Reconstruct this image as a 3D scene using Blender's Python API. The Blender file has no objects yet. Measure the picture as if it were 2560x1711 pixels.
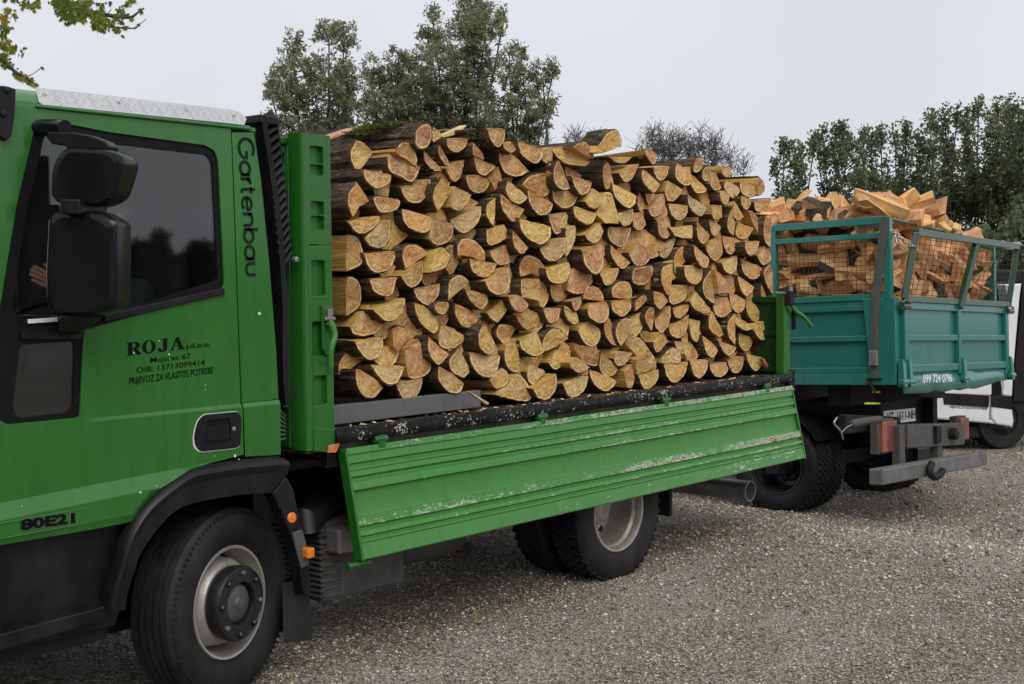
import bpy, bmesh, math, random
import numpy as np
from mathutils import Vector, Matrix, noise
from mathutils.geometry import tessellate_polygon
random.seed(7); RNG = np.random.default_rng(7)
scene = bpy.context.scene
C = scene.collection
rad = math.radians

# ------------------------------------------------------------------ camera
F_PX, CXP, CYP = 3200.0, 1280.0, 855.5          # focal length in photo pixels (2560 wide)
CAM = np.array([-3.165, -4.355, 1.75])
R = np.array([[0.657732015852157, -0.04406029045097515, 0.7519622903633092],
              [-0.7531930330839898, -0.02597761857144991, 0.6572864050374816],
              [-0.00942604035625682, -0.9986910704210447, -0.0502722152333697]])
cam_data = bpy.data.cameras.new('camera'); cam = bpy.data.objects.new('camera', cam_data)
C.objects.link(cam); scene.camera = cam
cam_data.sensor_width = 36.0; cam_data.lens = F_PX / 2560.0 * 36.0
cam_data.clip_start = 0.05; cam_data.clip_end = 2000
_r = R @ np.array([1, 0, 0.]); _u = R @ np.array([0, -1., 0]); _b = R @ np.array([0, 0, -1.])
cam.matrix_world = Matrix(((_r[0], _u[0], _b[0], CAM[0]), (_r[1], _u[1], _b[1], CAM[1]),
                           (_r[2], _u[2], _b[2], CAM[2]), (0, 0, 0, 1)))
cam_data.dof.use_dof = False

# ------------------------------------------------------------------ overcast sky and weak sun
SUN_EL, SUN_AZ = 52.0, 215.0
world = bpy.data.worlds.new('World'); scene.world = world; world.use_nodes = True
wn = world.node_tree; wn.nodes.clear()
wo = wn.nodes.new('ShaderNodeOutputWorld'); bg = wn.nodes.new('ShaderNodeBackground')
sky = wn.nodes.new('ShaderNodeTexSky'); sky.sky_type = 'NISHITA'; sky.sun_disc = False
sky.sun_elevation = rad(SUN_EL); sky.sun_rotation = rad(SUN_AZ)
sky.air_density = 1.5; sky.dust_density = 6.0; sky.ozone_density = 1.0
sc_ = wn.nodes.new('ShaderNodeVectorMath'); sc_.operation = 'SCALE'; sc_.inputs['Scale'].default_value = 0.6
wn.links.new(sky.outputs[0], sc_.inputs[0])
tc = wn.nodes.new('ShaderNodeTexCoord'); nz = wn.nodes.new('ShaderNodeTexNoise')
nz.inputs['Scale'].default_value = 1.6; nz.inputs['Detail'].default_value = 4; nz.inputs['Roughness'].default_value = 0.5
wn.links.new(tc.outputs['Generated'], nz.inputs['Vector'])
cr = wn.nodes.new('ShaderNodeValToRGB')          # cloud deck: soft light and grey patches
cr.color_ramp.elements[0].position = 0.3; cr.color_ramp.elements[0].color = (6.2, 6.5, 7.0, 1)
cr.color_ramp.elements[1].position = 0.72; cr.color_ramp.elements[1].color = (7.95, 8.15, 8.6, 1)
wn.links.new(nz.outputs['Fac'], cr.inputs['Fac'])
mx = wn.nodes.new('ShaderNodeMix'); mx.data_type = 'RGBA'; mx.inputs['Factor'].default_value = 0.9
wn.links.new(sc_.outputs[0], mx.inputs['A']); wn.links.new(cr.outputs['Color'], mx.inputs['B'])
wn.links.new(mx.outputs['Result'], bg.inputs['Color']); bg.inputs['Strength'].default_value = 0.1
wn.links.new(bg.outputs[0], wo.inputs[0])
sun_d = bpy.data.lights.new('sun', 'SUN'); sun_d.energy = 1.5; sun_d.angle = rad(40); sun_d.color = (1.0, 0.97, 0.93)
sun = bpy.data.objects.new('sun', sun_d); C.objects.link(sun)
_sd = Vector((-0.45, -0.85, 1.0)).normalized()      # direction towards the brightest part of the cloud
sun.rotation_euler = _sd.to_track_quat('Z', 'Y').to_euler(); sun.location = (-10, -12, 15)
scene.view_settings.view_transform = 'Standard'; scene.view_settings.look = 'None'
scene.view_settings.exposure = 0.2; scene.view_settings.gamma = 1.0
scene.view_settings.use_curve_mapping = False

# ------------------------------------------------------------------ photo measurement helpers
def ray(px, py): return R @ np.array([px - CXP, py - CYP, F_PX])
def P(px, py, y=None, z=None, x=None, dep=None):
    """point of the place seen at photo pixel (px, py) on a known real plane"""
    d = ray(px, py)
    if y is not None: t = (y - CAM[1]) / d[1]
    elif z is not None: t = (z - CAM[2]) / d[2]
    elif x is not None: t = (x - CAM[0]) / d[0]
    else: t = dep / F_PX
    return Vector(CAM + t * d)
def PP(px, py, o, n):
    d = Vector(ray(px, py)); c = Vector(CAM); n = Vector(n)
    return c + d * ((Vector(o) - c).dot(n) / d.dot(n))
ZO = dict(v=(0, 0, .91641), a1=(0, 180, 2.7035), a2=(0, 700, 2.7035), a3=(0, 1130, 2.699), a4=(640, 1000, 2.7035),
          a5=(1400, 1000, 2.7035), a6=(1860, 440, 3.3514), a7=(1860, 860, 3.3514), A=(800, 280, 3.7333),
          B=(1350, 300, 3.7333), C=(800, 620, 3.6467), D=(1350, 620, 3.6467), E=(560, 280, 3.2667), F=(680, 720, 2.178),
          G=(1880, 700, 4.3556), H=(2300, 560, 2.6128), I=(2150, 920, 4.612), J=(1780, 940, 4.126), K=(0, 280, 2.703),
          L=(1280, 1180, 5.227), M=(300, 1240, 3.329), N=(300, 800, 8.711), O=(0, 1260, 3.4775))
def px(zone, x, y):
    ox, oy, s = ZO[zone]; return (ox + x / s, oy + y / s)
def W(zone, zx, zy, **k): return P(*px(zone, zx, zy), **k)
def XZ(zone, pts, y=0.0):
    return [(lambda p: (p.x, p.z))(W(zone, a, b, y=y)) for a, b in pts]

# ------------------------------------------------------------------ mesh helpers
class MB:
    def __init__(s): s.v = []; s.f = []; s.m = []
    def add(s, vs, fs, mi=0):
        o = len(s.v); s.v += [tuple(p) for p in vs]; s.f += [tuple(i + o for i in f) for f in fs]; s.m += [mi] * len(fs); return s
    def box(s, c, d, M=None, mi=0, taper=1.0):
        x, y, z = d[0] / 2, d[1] / 2, d[2] / 2
        vs = [Vector((sx * x * (taper if sz > 0 else 1), sy * y * (taper if sz > 0 else 1), sz * z)) for sz in (-1, 1) for sy in (-1, 1) for sx in (-1, 1)]
        vs = [(M @ p if M is not None else p) + Vector(c) for p in vs]
        return s.add(vs, [(0, 2, 3, 1), (4, 5, 7, 6), (0, 1, 5, 4), (2, 6, 7, 3), (0, 4, 6, 2), (1, 3, 7, 5)], mi)
    def bb(s, x0, x1, y0, y1, z0, z1, mi=0):
        return s.box(((x0 + x1) / 2, (y0 + y1) / 2, (z0 + z1) / 2), (abs(x1 - x0), abs(y1 - y0), abs(z1 - z0)), None, mi)
    def hexa(s, p, mi=0):   # 8 points: bottom loop 4, top loop 4
        return s.add(p, [(3, 2, 1, 0), (4, 5, 6, 7), (0, 1, 5, 4), (1, 2, 6, 5), (2, 3, 7, 6), (3, 0, 4, 7)], mi)
    def bar(s, a, b, w, h, up=(0, 0, 1), mi=0):
        a = Vector(a); b = Vector(b); t = (b - a).normalized(); r = t.cross(Vector(up))
        if r.length < 1e-4: r = t.cross(Vector((0, 1, 0)))
        r.normalize(); u = r.cross(t)
        q = lambda o: [o - r * w / 2 - u * h / 2, o + r * w / 2 - u * h / 2, o + r * w / 2 + u * h / 2, o - r * w / 2 + u * h / 2]
        return s.hexa(q(a) + q(b), mi)
    def tube(s, path, r, n=8, cap=True, mi=0, closed=False):
        path = [Vector(p) for p in path]; L = len(path); rs = r if isinstance(r, (list, tuple)) else [r] * L
        vs = []; ref = None
        for i, p in enumerate(path):
            t = (path[(i + 1) % L] - path[i - 1]) if closed else (path[min(i + 1, L - 1)] - path[max(i - 1, 0)])
            if t.length < 1e-9: t = Vector((0, 0, 1))
            t.normalize()
            if ref is None:
                ref = t.cross(Vector((0, 0, 1)));
                if ref.length < .05: ref = t.cross(Vector((0, 1, 0)))
            a = ref - t * ref.dot(t); a.normalize(); ref = a; b = t.cross(a)
            vs += [p + (a * math.cos(2 * math.pi * k / n) + b * math.sin(2 * math.pi * k / n)) * rs[i] for k in range(n)]
        fs = []
        for i in range(L if closed else L - 1):
            j = (i + 1) % L
            for k in range(n): k2 = (k + 1) % n; fs.append((i * n + k, i * n + k2, j * n + k2, j * n + k))
        if cap and not closed: fs += [tuple(range(n))[::-1], tuple((L - 1) * n + k for k in range(n))]
        return s.add(vs, fs, mi)
    def lathe(s, prof, n=32, o=(0, 0, 0), ax=(0, 1, 0), mi=0, close=False, caps=True):
        """prof: (radius, position along axis)"""
        ax = Vector(ax).normalized(); a = ax.cross(Vector((0, 0, 1)))
        if a.length < .05: a = ax.cross(Vector((0, 1, 0)))
        a.normalize(); b = ax.cross(a); o = Vector(o); vs = []
        for r, h in prof:
            vs += [o + ax * h + (a * math.cos(2 * math.pi * k / n) + b * math.sin(2 * math.pi * k / n)) * r for k in range(n)]
        L = len(prof); fs = []
        for i in range(L if close else L - 1):
            j = (i + 1) % L
            for k in range(n): k2 = (k + 1) % n; fs.append((i * n + k, i * n + k2, j * n + k2, j * n + k))
        if not close and caps: fs += [tuple(range(n))[::-1], tuple((L - 1) * n + k for k in range(n))]
        return s.add(vs, fs, mi)
    def slab(s, loops, fn, t0, t1, mi=0):
        """flat plate with holes: loops of 2D points, fn(u, v, t) -> 3D, t0 front, t1 back"""
        loops = [list(l) for l in loops]; flat = [p for l in loops for p in l]
        tri = tessellate_polygon([[Vector((p[0], p[1], 0)) for p in l] for l in loops])
        n = len(flat); vs = [fn(p[0], p[1], t0) for p in flat] + [fn(p[0], p[1], t1) for p in flat]
        fs = [tuple(t) for t in tri] + [tuple(i + n for i in t)[::-1] for t in tri]; o = 0
        for l in loops:
            m = len(l)
            for i in range(m): j = (i + 1) % m; fs.append((o + i, o + j, o + j + n, o + i + n))
            o += m
        return s.add(vs, fs, mi)
    def grid(s, rows, mi=0, closed=False):
        n = len(rows[0]); vs = [p for r in rows for p in r]; fs = []
        for i in range(len(rows) - 1):
            for k in range(n if closed else n - 1):
                k2 = (k + 1) % n; fs.append((i * n + k, i * n + k2, (i + 1) * n + k2, (i + 1) * n + k))
        return s.add(vs, fs, mi)
    def build(s, name, mats, parent=None, smooth=False, bevel=0.0, seg=2, recalc=True, attr=None):
        me = bpy.data.meshes.new(name); me.from_pydata(s.v, [], s.f)
        for m in (mats if isinstance(mats, (list, tuple)) else [mats]): me.materials.append(m)
        if max(s.m, default=0) > 0: me.polygons.foreach_set('material_index', s.m)
        if recalc:
            bm = bmesh.new(); bm.from_mesh(me); bmesh.ops.recalc_face_normals(bm, faces=bm.faces); bm.to_mesh(me); bm.free()
        if attr:
            for an, vals in attr.items():
                at = me.attributes.new(an, 'FLOAT', 'POINT'); at.data.foreach_set('value', vals)
        if smooth:
            if isinstance(smooth, bool): me.shade_smooth()
            else:
                me.shade_smooth(); me.set_sharp_from_angle(angle=rad(smooth))
        o = bpy.data.objects.new(name, me); C.objects.link(o)
        if bevel:
            b = o.modifiers.new('bevel', 'BEVEL'); b.width = bevel; b.segments = seg; b.limit_method = 'ANGLE'; b.angle_limit = rad(38)
            b.harden_normals = False
        if parent is not None: adopt(o, parent)
        return o
WM = {}
def adopt(o, parent, local=False):
    o.parent = parent
    if not local: o.matrix_parent_inverse = WM.get(parent.name, Matrix.Identity(4)).inverted()
    WM[o.name] = WM.get(o.name, Matrix.Identity(4))
def thing(name, label, cat, loc=(0, 0, 0), group=None, M=None):
    o = bpy.data.objects.new(name, None); C.objects.link(o); o.empty_display_size = .2
    M = M if M is not None else Matrix.Translation(Vector(loc)); o.matrix_world = M; WM[o.name] = M.copy()
    tag(o, label, cat, group); return o
def tag(o, label, cat, group=None):
    o['label'] = label; o['category'] = cat
    if group: o['group'] = group
    return o
def sub(name, mb, mats, parent, **k): return mb.build(name, mats, parent, **k)
def smoothpath(pts, n=8, closed=False):
    """Catmull-Rom through 2D or 3D points"""
    pts = [Vector(p) for p in pts]; L = len(pts); out = []
    for i in range(L if closed else L - 1):
        g = (lambda k: pts[k % L]) if closed else (lambda k: pts[min(max(k, 0), L - 1)])
        p0, p1, p2, p3 = g(i - 1), g(i), g(i + 1), g(i + 2)
        for k in range(n):
            t = k / n
            out.append(.5 * ((2 * p1) + (p2 - p0) * t + (2 * p0 - 5 * p1 + 4 * p2 - p3) * t * t + (3 * p1 - p0 - 3 * p2 + p3) * t ** 3))
    if not closed: out.append(pts[-1])
    return out
def rnd_corner(pts, r, n=4):
    """round the corners of a closed 2D polygon; r may be a list"""
    out = []; L = len(pts)
    for i in range(L):
        p = Vector(pts[i][:2]); a = Vector(pts[i - 1][:2]); b = Vector(pts[(i + 1) % L][:2]); rr = r[i] if isinstance(r, (list, tuple)) else r
        da = (a - p); db = (b - p); q = min(rr, da.length * .45, db.length * .45)
        if q < 1e-5: out.append(tuple(p)); continue
        A = p + da.normalized() * q; B = p + db.normalized() * q
        for k in range(n + 1):
            t = k / n; out.append(tuple(A * (1 - t) ** 2 + p * 2 * t * (1 - t) + B * t * t))
    return out

# ------------------------------------------------------------------ materials
def mat(name): 
    m = bpy.data.materials.new(name); m.use_nodes = True; nt = m.node_tree
    return m, nt, nt.nodes['Principled BSDF']
class NT:
    def __init__(s, nt): s.nt = nt; s.n = nt.nodes; s.l = nt.links
    def link(s, a, b): s.l.new(a, b)
    def coord(s, which='Object'): 
        return s.n.new('ShaderNodeTexCoord').outputs[which]
    def mapping(s, vec, scale=(1, 1, 1), loc=(0, 0, 0)):
        m = s.n.new('ShaderNodeMapping'); m.inputs['Scale'].default_value = scale; m.inputs['Location'].default_value = loc; s.link(vec, m.inputs['Vector']); return m.outputs[0]
    def noise(s, vec, scale, detail=4, rough=.55, dist=0, out='Fac'):
        t = s.n.new('ShaderNodeTexNoise'); t.inputs['Scale'].default_value = scale; t.inputs['Detail'].default_value = detail
        t.inputs['Roughness'].default_value = rough; t.inputs['Distortion'].default_value = dist
        if vec is not None: s.link(vec, t.inputs['Vector'])
        return t.outputs[out]
    def voro(s, vec, scale, feature='F1', out='Distance', rnd=1.0):
        t = s.n.new('ShaderNodeTexVoronoi'); t.feature = feature; t.inputs['Scale'].default_value = scale; t.inputs['Randomness'].default_value = rnd
        s.link(vec, t.inputs['Vector']); return t.outputs[out]
    def ramp(s, fac, stops, interp='LINEAR'):
        r = s.n.new('ShaderNodeValToRGB'); r.color_ramp.interpolation = interp; e = r.color_ramp.elements
        while len(e) < len(stops): e.new(0.5)
        for k, (p, c) in enumerate(stops):
            e[k].position = p; e[k].color = (c, c, c, 1) if isinstance(c, (int, float)) else (*c, 1)
        s.link(fac, r.inputs['Fac']); return r.outputs['Color']
    def mix(s, fac, a, b, mode='MIX'):
        m = s.n.new('ShaderNodeMix'); m.data_type = 'RGBA'; m.blend_type = mode
        for i, val in (('Factor', fac), ('A', a), ('B', b)):
            if isinstance(val, (int, float)): m.inputs[i].default_value = val if i == 'Factor' else (val, val, val, 1)
            elif isinstance(val, (tuple, list)): m.inputs[i].default_value = (*val, 1)
            else: s.link(val, m.inputs[i])
        return m.outputs['Result']
    def math(s, op, a, b=0.0, clamp=False):
        m = s.n.new('ShaderNodeMath'); m.operation = op; m.use_clamp = clamp
        for i, val in ((0, a), (1, b)):
            if isinstance(val, (int, float)): m.inputs[i].default_value = val
            else: s.link(val, m.inputs[i])
        return m.outputs[0]
    def attr(s, name, out='Fac'):
        a = s.n.new('ShaderNodeAttribute'); a.attribute_name = name; return a.outputs[out]
    def bump(s, h, strength=.3, dist=.01, nrm=None):
        b = s.n.new('ShaderNodeBump'); b.inputs['Strength'].default_value = strength; b.inputs['Distance'].default_value = dist; s.link(h, b.inputs['Height'])
        if nrm is not None: s.link(nrm, b.inputs['Normal'])
        return b.outputs[0]

def plain(name, col, rough=.5, metal=0.0, var=.15, scale=12, bump=0.0, spec=.5, coat=0.0, dirt=None, dirt_amt=.35, dirt_scale=5):
    m, nt, b = mat(name); k = NT(nt); co = k.coord()
    n = k.noise(co, scale, 5, .6)
    lo = tuple(c * (1 - var) for c in col); hi = tuple(min(1, c * (1 + var)) for c in col)
    c = k.ramp(n, [(.3, lo), (.7, hi)])
    if dirt:
        d = k.noise(k.mapping(co, (1, 1, .35)), dirt_scale, 6, .65); f = k.math('MULTIPLY', k.ramp(d, [(.45, 0.0), (.7, 1.0)]), dirt_amt)
        c = k.mix(f, c, dirt)
        k.link(k.math('ADD', k.math('MULTIPLY', f, .3), rough, True), b.inputs['Roughness'])
    else:
        k.link(k.math('ADD', k.math('MULTIPLY', k.math('SUBTRACT', n, .5), .25), rough, True), b.inputs['Roughness'])
    k.link(c, b.inputs['Base Color']); b.inputs['Metallic'].default_value = metal
    b.inputs['Specular IOR Level'].default_value = spec; b.inputs['Coat Weight'].default_value = coat; b.inputs['Coat Roughness'].default_value = .08
    if bump: k.link(k.bump(k.noise(co, scale * 6, 4, .6), bump, .004), b.inputs['Normal'])
    return m

def paint(name, col, wear=.25, spec=.5, rough=.28, chips=(.62, .62, .56), rust=(.14, .07, .035), spots=.0, dull=.3, attr=False, coat=.5): return _paint(name, col, wear, rough, chips, rust, spots, dull, attr, coat, spec)
def _paint(name, col, wear=.25, rough=.28, chips=(.62, .62, .56), rust=(.14, .07, .035), spots=.0, dull=.3, attr=False, coat=.5, spec=.5):
    """old vehicle paint: sun-dulled patches, dirt runs, chips down to primer and rust"""
    m, nt, b = mat(name); k = NT(nt); co = k.coord()
    dullc = tuple(min(1, c * .75 + .035) for c in col)
    c = k.mix(k.math('MULTIPLY', k.ramp(k.noise(co, 1.7, 5, .6), [(.35, 0.0), (.7, 1.0)]), dull), col, dullc)
    streak = k.noise(k.mapping(co, (9, 9, .8)), 2.2, 5, .6)
    c = k.mix(k.math('MULTIPLY', k.ramp(streak, [(.48, 0.0), (.72, 1.0)]), .3), c, tuple(x * .4 for x in col))
    dust = k.noise(k.mapping(co, (14, 14, 1.1)), 1.7, 6, .7); c = k.mix(k.math('MULTIPLY', k.ramp(dust, [(.5, 0.0), (.8, 1.0)]), .3), c, tuple(x * .6 + .06 for x in col))
    fine = k.noise(co, 70, 6, .62); big = k.noise(co, 5.5, 4, .6)
    if attr:      # long scrapes and knocks instead of even speckle
        scr = k.noise(k.mapping(co, (.22, 1.0, 1.0)), 85, 5, .7, .8); knock = k.noise(co, 42, 5, .75, 1.5)
        fine = k.math('MAXIMUM', k.math('MULTIPLY', scr, 1.0), k.math('MULTIPLY', knock, .98)); big = k.noise(k.mapping(co, (.5, 1, 1)), 4.2, 5, .65)
    s = k.math('ADD', k.math('MULTIPLY', fine, .62), k.math('MULTIPLY', big, .38))
    if attr: s = k.math('ADD', s, k.math('MULTIPLY', k.math('SUBTRACT', k.attr('wear'), .5), .26))
    t = .74 - wear * .2 - (.01 if attr else 0)
    chip = k.ramp(s, [(t, 0.0), (t + .02, 1.0)])
    rst = k.ramp(s, [(t + .028, 0.0), (t + .05, 1.0)])
    c = k.mix(chip, c, chips)
    c = k.mix(rst, c, rust)
    if spots:
        v = k.voro(co, 9.0); sp = k.math('MULTIPLY', k.ramp(v, [(.035, 1.0), (.05, 0.0)]), k.ramp(k.noise(co, 3.1, 2), [(.56, 0.0), (.6, 1.0)]))
        c = k.mix(k.math('MULTIPLY', sp, spots), c, (.7, .72, .66))
    k.link(c, b.inputs['Base Color'])
    rr = k.math('ADD', k.math('MULTIPLY', chip, .4), k.math('ADD', k.math('MULTIPLY', big, .22), rough - .1), True)
    k.link(rr, b.inputs['Roughness']); b.inputs['Specular IOR Level'].default_value = spec; b.inputs['Coat Weight'].default_value = coat; b.inputs['Coat Roughness'].default_value = .12
    wav = k.noise(co, 2.3, 2, .5)
    nb = k.bump(wav, .12, .02); nb = k.bump(k.math('SUBTRACT', 1.0, chip), .3, .002, nb)
    k.link(nb, b.inputs['Normal'])
    return m
GREEN = (.013, .138, .0095)
M_green = paint('green cab paint', GREEN, .12, rough=.24, spots=.0)
M_greenbed = paint('green bed paint', (.010, .12, .009), .32, rough=.36, coat=.25)
M_greendrop = paint('scuffed green paint', (.038, .21, .026), .56, rough=.4, dull=.5, attr=True, coat=.15)
M_greenshade = paint('green paint with shade and grime inside the tailboard', (.006, .045, .008), .35, rough=.6, coat=.0, spec=.2)  # darker green: shade between load and post painted in, along with grime
M_teal = paint('teal paint', (.008, .165, .13), .2, rough=.33, dull=.4)
M_tealdk = paint('dark green frame paint', (.022, .07, .038), .4, rough=.45, dull=.2, rust=(.07, .035, .02))
M_black = plain('black plastic', (.0075, .0075, .009), .36, 0, .25, 9, .12, spec=.28, dirt=(.07, .068, .066), dirt_amt=.16, dirt_scale=7)
M_gloss = plain('glossy black housing', (.006, .0065, .008), .22, 0, .15, 6, .03, spec=.3, coat=.0, dirt=(.06, .06, .06), dirt_amt=.1)
M_rubber = plain('tyre rubber', (.012, .012, .0125), .6, 0, .35, 14, .4, spec=.25, dirt=(.05, .047, .044), dirt_amt=.42, dirt_scale=6)
M_rubbertrim = plain('window rubber', (.007, .007, .008), .5, 0, .2, 20, .2, spec=.15)
M_chassis = plain('dirty black chassis', (.011, .0105, .0105), .6, .0, .35, 10, .4, spec=.25, dirt=(.05, .04, .033), dirt_amt=.35)
M_rail = paint('black rail paint', (.006, .006, .006), .78, rough=.42, chips=(.6, .6, .56), rust=(.09, .025, .01), dull=.0, coat=.0, spec=.15)
M_rim = plain('silver wheel steel', (.4, .38, .345), .42, .45, .18, 11, .25, dirt=(.16, .1, .06), dirt_amt=.55, dirt_scale=6)
M_hub = plain('black hub paint', (.009, .009, .01), .38, 0, .3, 12, .3, dirt=(.05, .047, .045), dirt_amt=.3)
M_hubcap = plain('grey hub cap', (.085, .088, .095), .45, .2, .25, 14, .3, dirt=(.03, .03, .03), dirt_amt=.5)
M_steel = plain('grey galvanised steel', (.32, .32, .32), .45, .7, .2, 10, .2, dirt=(.14, .1, .07), dirt_amt=.4)
M_alu = plain('aluminium tread plate', (.58, .58, .58), .36, .55, .07, 8, .12)
M_greybox = plain('weathered grey steel', (.085, .082, .078), .6, .2, .25, 9, .3, dirt=(.06, .045, .035), dirt_amt=.55)
M_beam = plain('dusty grey beam', (.13, .128, .122), .6, .0, .25, 9, .3, dirt=(.05, .042, .036), dirt_amt=.5)
M_ledge = paint('grey ledge paint', (.12, .12, .128), .45, rough=.5, chips=(.05, .035, .03), rust=(.05, .03, .02), coat=0)
M_orange = plain('orange reflector', (.75, .19, .01), .25, 0, .15, 40, .3, coat=.4)
M_red = plain('faded red tail lamp', (.2, .05, .045), .3, 0, .25, 12, .2, coat=.3)
M_tlo = plain('faded amber tail lamp', (.26, .085, .05), .3, 0, .2, 12, .2, coat=.3)
M_white = plain('white van paint', (.72, .73, .75), .25, 0, .05, 4, 0, coat=.5, dirt=(.4, .39, .36), dirt_amt=.2)
M_whiteplate = plain('white plate', (.75, .75, .74), .45, 0, .06, 10, 0)
M_decal = plain('black lettering', (.004, .005, .004), .5, 0, .2, 20, 0, spec=.1)
M_decalgrey = plain('grey lettering', (.008, .014, .01), .5, 0, .15, 15, 0, spec=.15)
M_whitetext = plain('white lettering', (.72, .74, .72), .5, 0, .12, 25, 0)
M_seat = plain('dark seat cloth', (.03, .03, .033), .9, 0, .2, 40, .3)
M_int = plain('grey cab interior', (.022, .022, .024), .7, 0, .2, 10, .1)
M_strap = plain('grey green strap', (.075, .085, .07), .8, 0, .2, 60, .4)
M_chain = plain('galvanised chain', (.55, .55, .56), .35, .85, .15, 30, .1)
M_moss = plain('moss', (.085, .105, .016), .95, 0, .5, 40, .8)
M_skin = plain('skin', (.5, .26, .18), .55, 0, .12, 10, .1)
M_shirt = plain('dark jacket', (.02, .022, .028), .9, 0, .25, 30, .2)
M_yellow = plain('yellow green line', (.55, .6, .03), .5, 0, .1, 10, 0)
M_bare = plain('bare wood splinter', (.62, .48, .24), .75, 0, .25, 30, .3)
M_hose = plain('grey hose', (.06, .06, .058), .7, 0, .3, 25, .4)
def glassmat(name, tint, refl=1.0):
    m, nt, b = mat(name); k = NT(nt); nt.nodes.remove(b)
    tr = nt.nodes.new('ShaderNodeBsdfTransparent'); tr.inputs['Color'].default_value = (*tint, 1)
    gl = nt.nodes.new('ShaderNodeBsdfGlossy'); gl.inputs['Roughness'].default_value = .03
    lw = nt.nodes.new('ShaderNodeLayerWeight'); lw.inputs['Blend'].default_value = .5
    fr = k.math('ADD', k.math('MULTIPLY', k.math('POWER', lw.outputs['Facing'], 5.0), .95), .048)   # Schlick, the same from both sides
    ms = nt.nodes.new('ShaderNodeMixShader')
    k.link(k.math('MULTIPLY', fr, refl, True), ms.inputs[0]); k.link(tr.outputs[0], ms.inputs[1]); k.link(gl.outputs[0], ms.inputs[2])
    k.link(ms.outputs[0], nt.nodes['Material Output'].inputs[0]); return m
M_glass = glassmat('tinted cab glass', (.8, .82, .82), 1.65)
# ================================================================== the setting: ground
def sstep(t): t = min(1, max(0, t)); return t * t * (3 - 2 * t)
GDROP = .31
def gz(x, y):
    z = -GDROP * sstep((x - 4.2) / 3.2) - .08 * sstep((x - 9.5) / 6)
    return z + .012 * noise.noise((x * .8, y * .8, 0)) + .02 * noise.noise((x * .25, y * .25, 3)) * sstep((abs(x) + abs(y)) / 8)
def axis(lo, hi, d0, c0, c1):
    a = list(np.arange(c0, c1, d0)); st = d0; v = c1
    while v < hi: a.append(v); st *= 1.25; v += st
    a.append(hi); st = d0; v = c0
    while v > lo: st *= 1.25; v -= st; a.append(max(v, lo))
    return sorted(set(round(q, 4) for q in a))
gx = axis(-260, 320, .16, -3, 14); gy = axis(-220, 340, .16, -5, 8)
gb = MB(); gb.grid([[(x, y, gz(x, y)) for x in gx] for y in gy])
def gravel_mat():
    m, nt, b = mat('wet pea gravel'); k = NT(nt); co = k.coord()
    warp = k.mix(.04, co, k.noise(co, 30, 2, .5, out='Color'), 'LINEAR_LIGHT')
    v1 = k.n.new('ShaderNodeTexVoronoi'); v1.inputs['Scale'].default_value = 62; k.link(co, v1.inputs['Vector'])
    v2 = k.n.new('ShaderNodeTexVoronoi'); v2.inputs['Scale'].default_value = 130; k.link(co, v2.inputs['Vector'])
    def stone(v): 
        sp = k.n.new('ShaderNodeSeparateColor'); k.link(v.outputs['Color'], sp.inputs[0]); 
        return k.ramp(sp.outputs[0], [(0, (.085, .07, .055)), (.16, (.22, .188, .15)), (.4, (.36, .32, .272)), (.64, (.46, .415, .355)), (.78, (.36, .25, .155)), (.88, (.56, .51, .44)), (.96, (.7, .655, .58)), (1, (.76, .71, .63))])
    c = k.mix(k.ramp(k.noise(co, 9, 4), [(.4, 0.0), (.6, 1.0)]), stone(v1), stone(v2))
    gap = k.ramp(v1.outputs['Distance'], [(.0, 1.0), (.45, .95), (.75, .3)])
    c = k.mix(1.0, c, gap, 'MULTIPLY')
    damp = k.noise(k.mapping(co, (.35, 1.2, 1)), .7, 6, .65); c = k.mix(k.ramp(damp, [(.38, .9), (.62, 0.0)]), c, k.mix(1.0, c, (.6, .54, .46), 'MULTIPLY'))
    fines = k.ramp(k.noise(k.mapping(co, (.6, .9, 1)), .9, 6, .7), [(.5, 0.0), (.66, .4)]); c = k.mix(fines, c, (.36, .325, .285))
    # muddy grassy soil away from the yard
    sx = k.n.new('ShaderNodeSeparateXYZ'); k.link(co, sx.inputs[0])
    far = k.math('ADD', k.math('MULTIPLY', k.noise(co, .35, 5), 5.0), k.math('SUBTRACT', k.math('ADD', k.math('MULTIPLY', sx.outputs[0], .55), k.math('MULTIPLY', sx.outputs[1], .83)), 15.8))
    ff = k.ramp(k.math('MULTIPLY', far, .12), [(.2, 0.0), (.34, 1.0)])
    turf = k.ramp(k.noise(co, 6, 6, .7), [(.3, (.02, .03, .008)), (.55, (.04, .06, .012)), (.75, (.075, .06, .03))])
    c = k.mix(ff, c, turf)
    k.link(c, b.inputs['Base Color']); b.inputs['Roughness'].default_value = .62; b.inputs['Specular IOR Level'].default_value = .35
    h = k.math('ADD', k.math('MULTIPLY', v1.outputs['Distance'], -1.0), k.math('MULTIPLY', v2.outputs['Distance'], -.5))
    k.link(k.bump(h, .9, .012), b.inputs['Normal']); return m
M_gravel = gravel_mat()
ground = gb.build('ground', M_gravel, recalc=False, smooth=True); ground['kind'] = 'structure'

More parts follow.
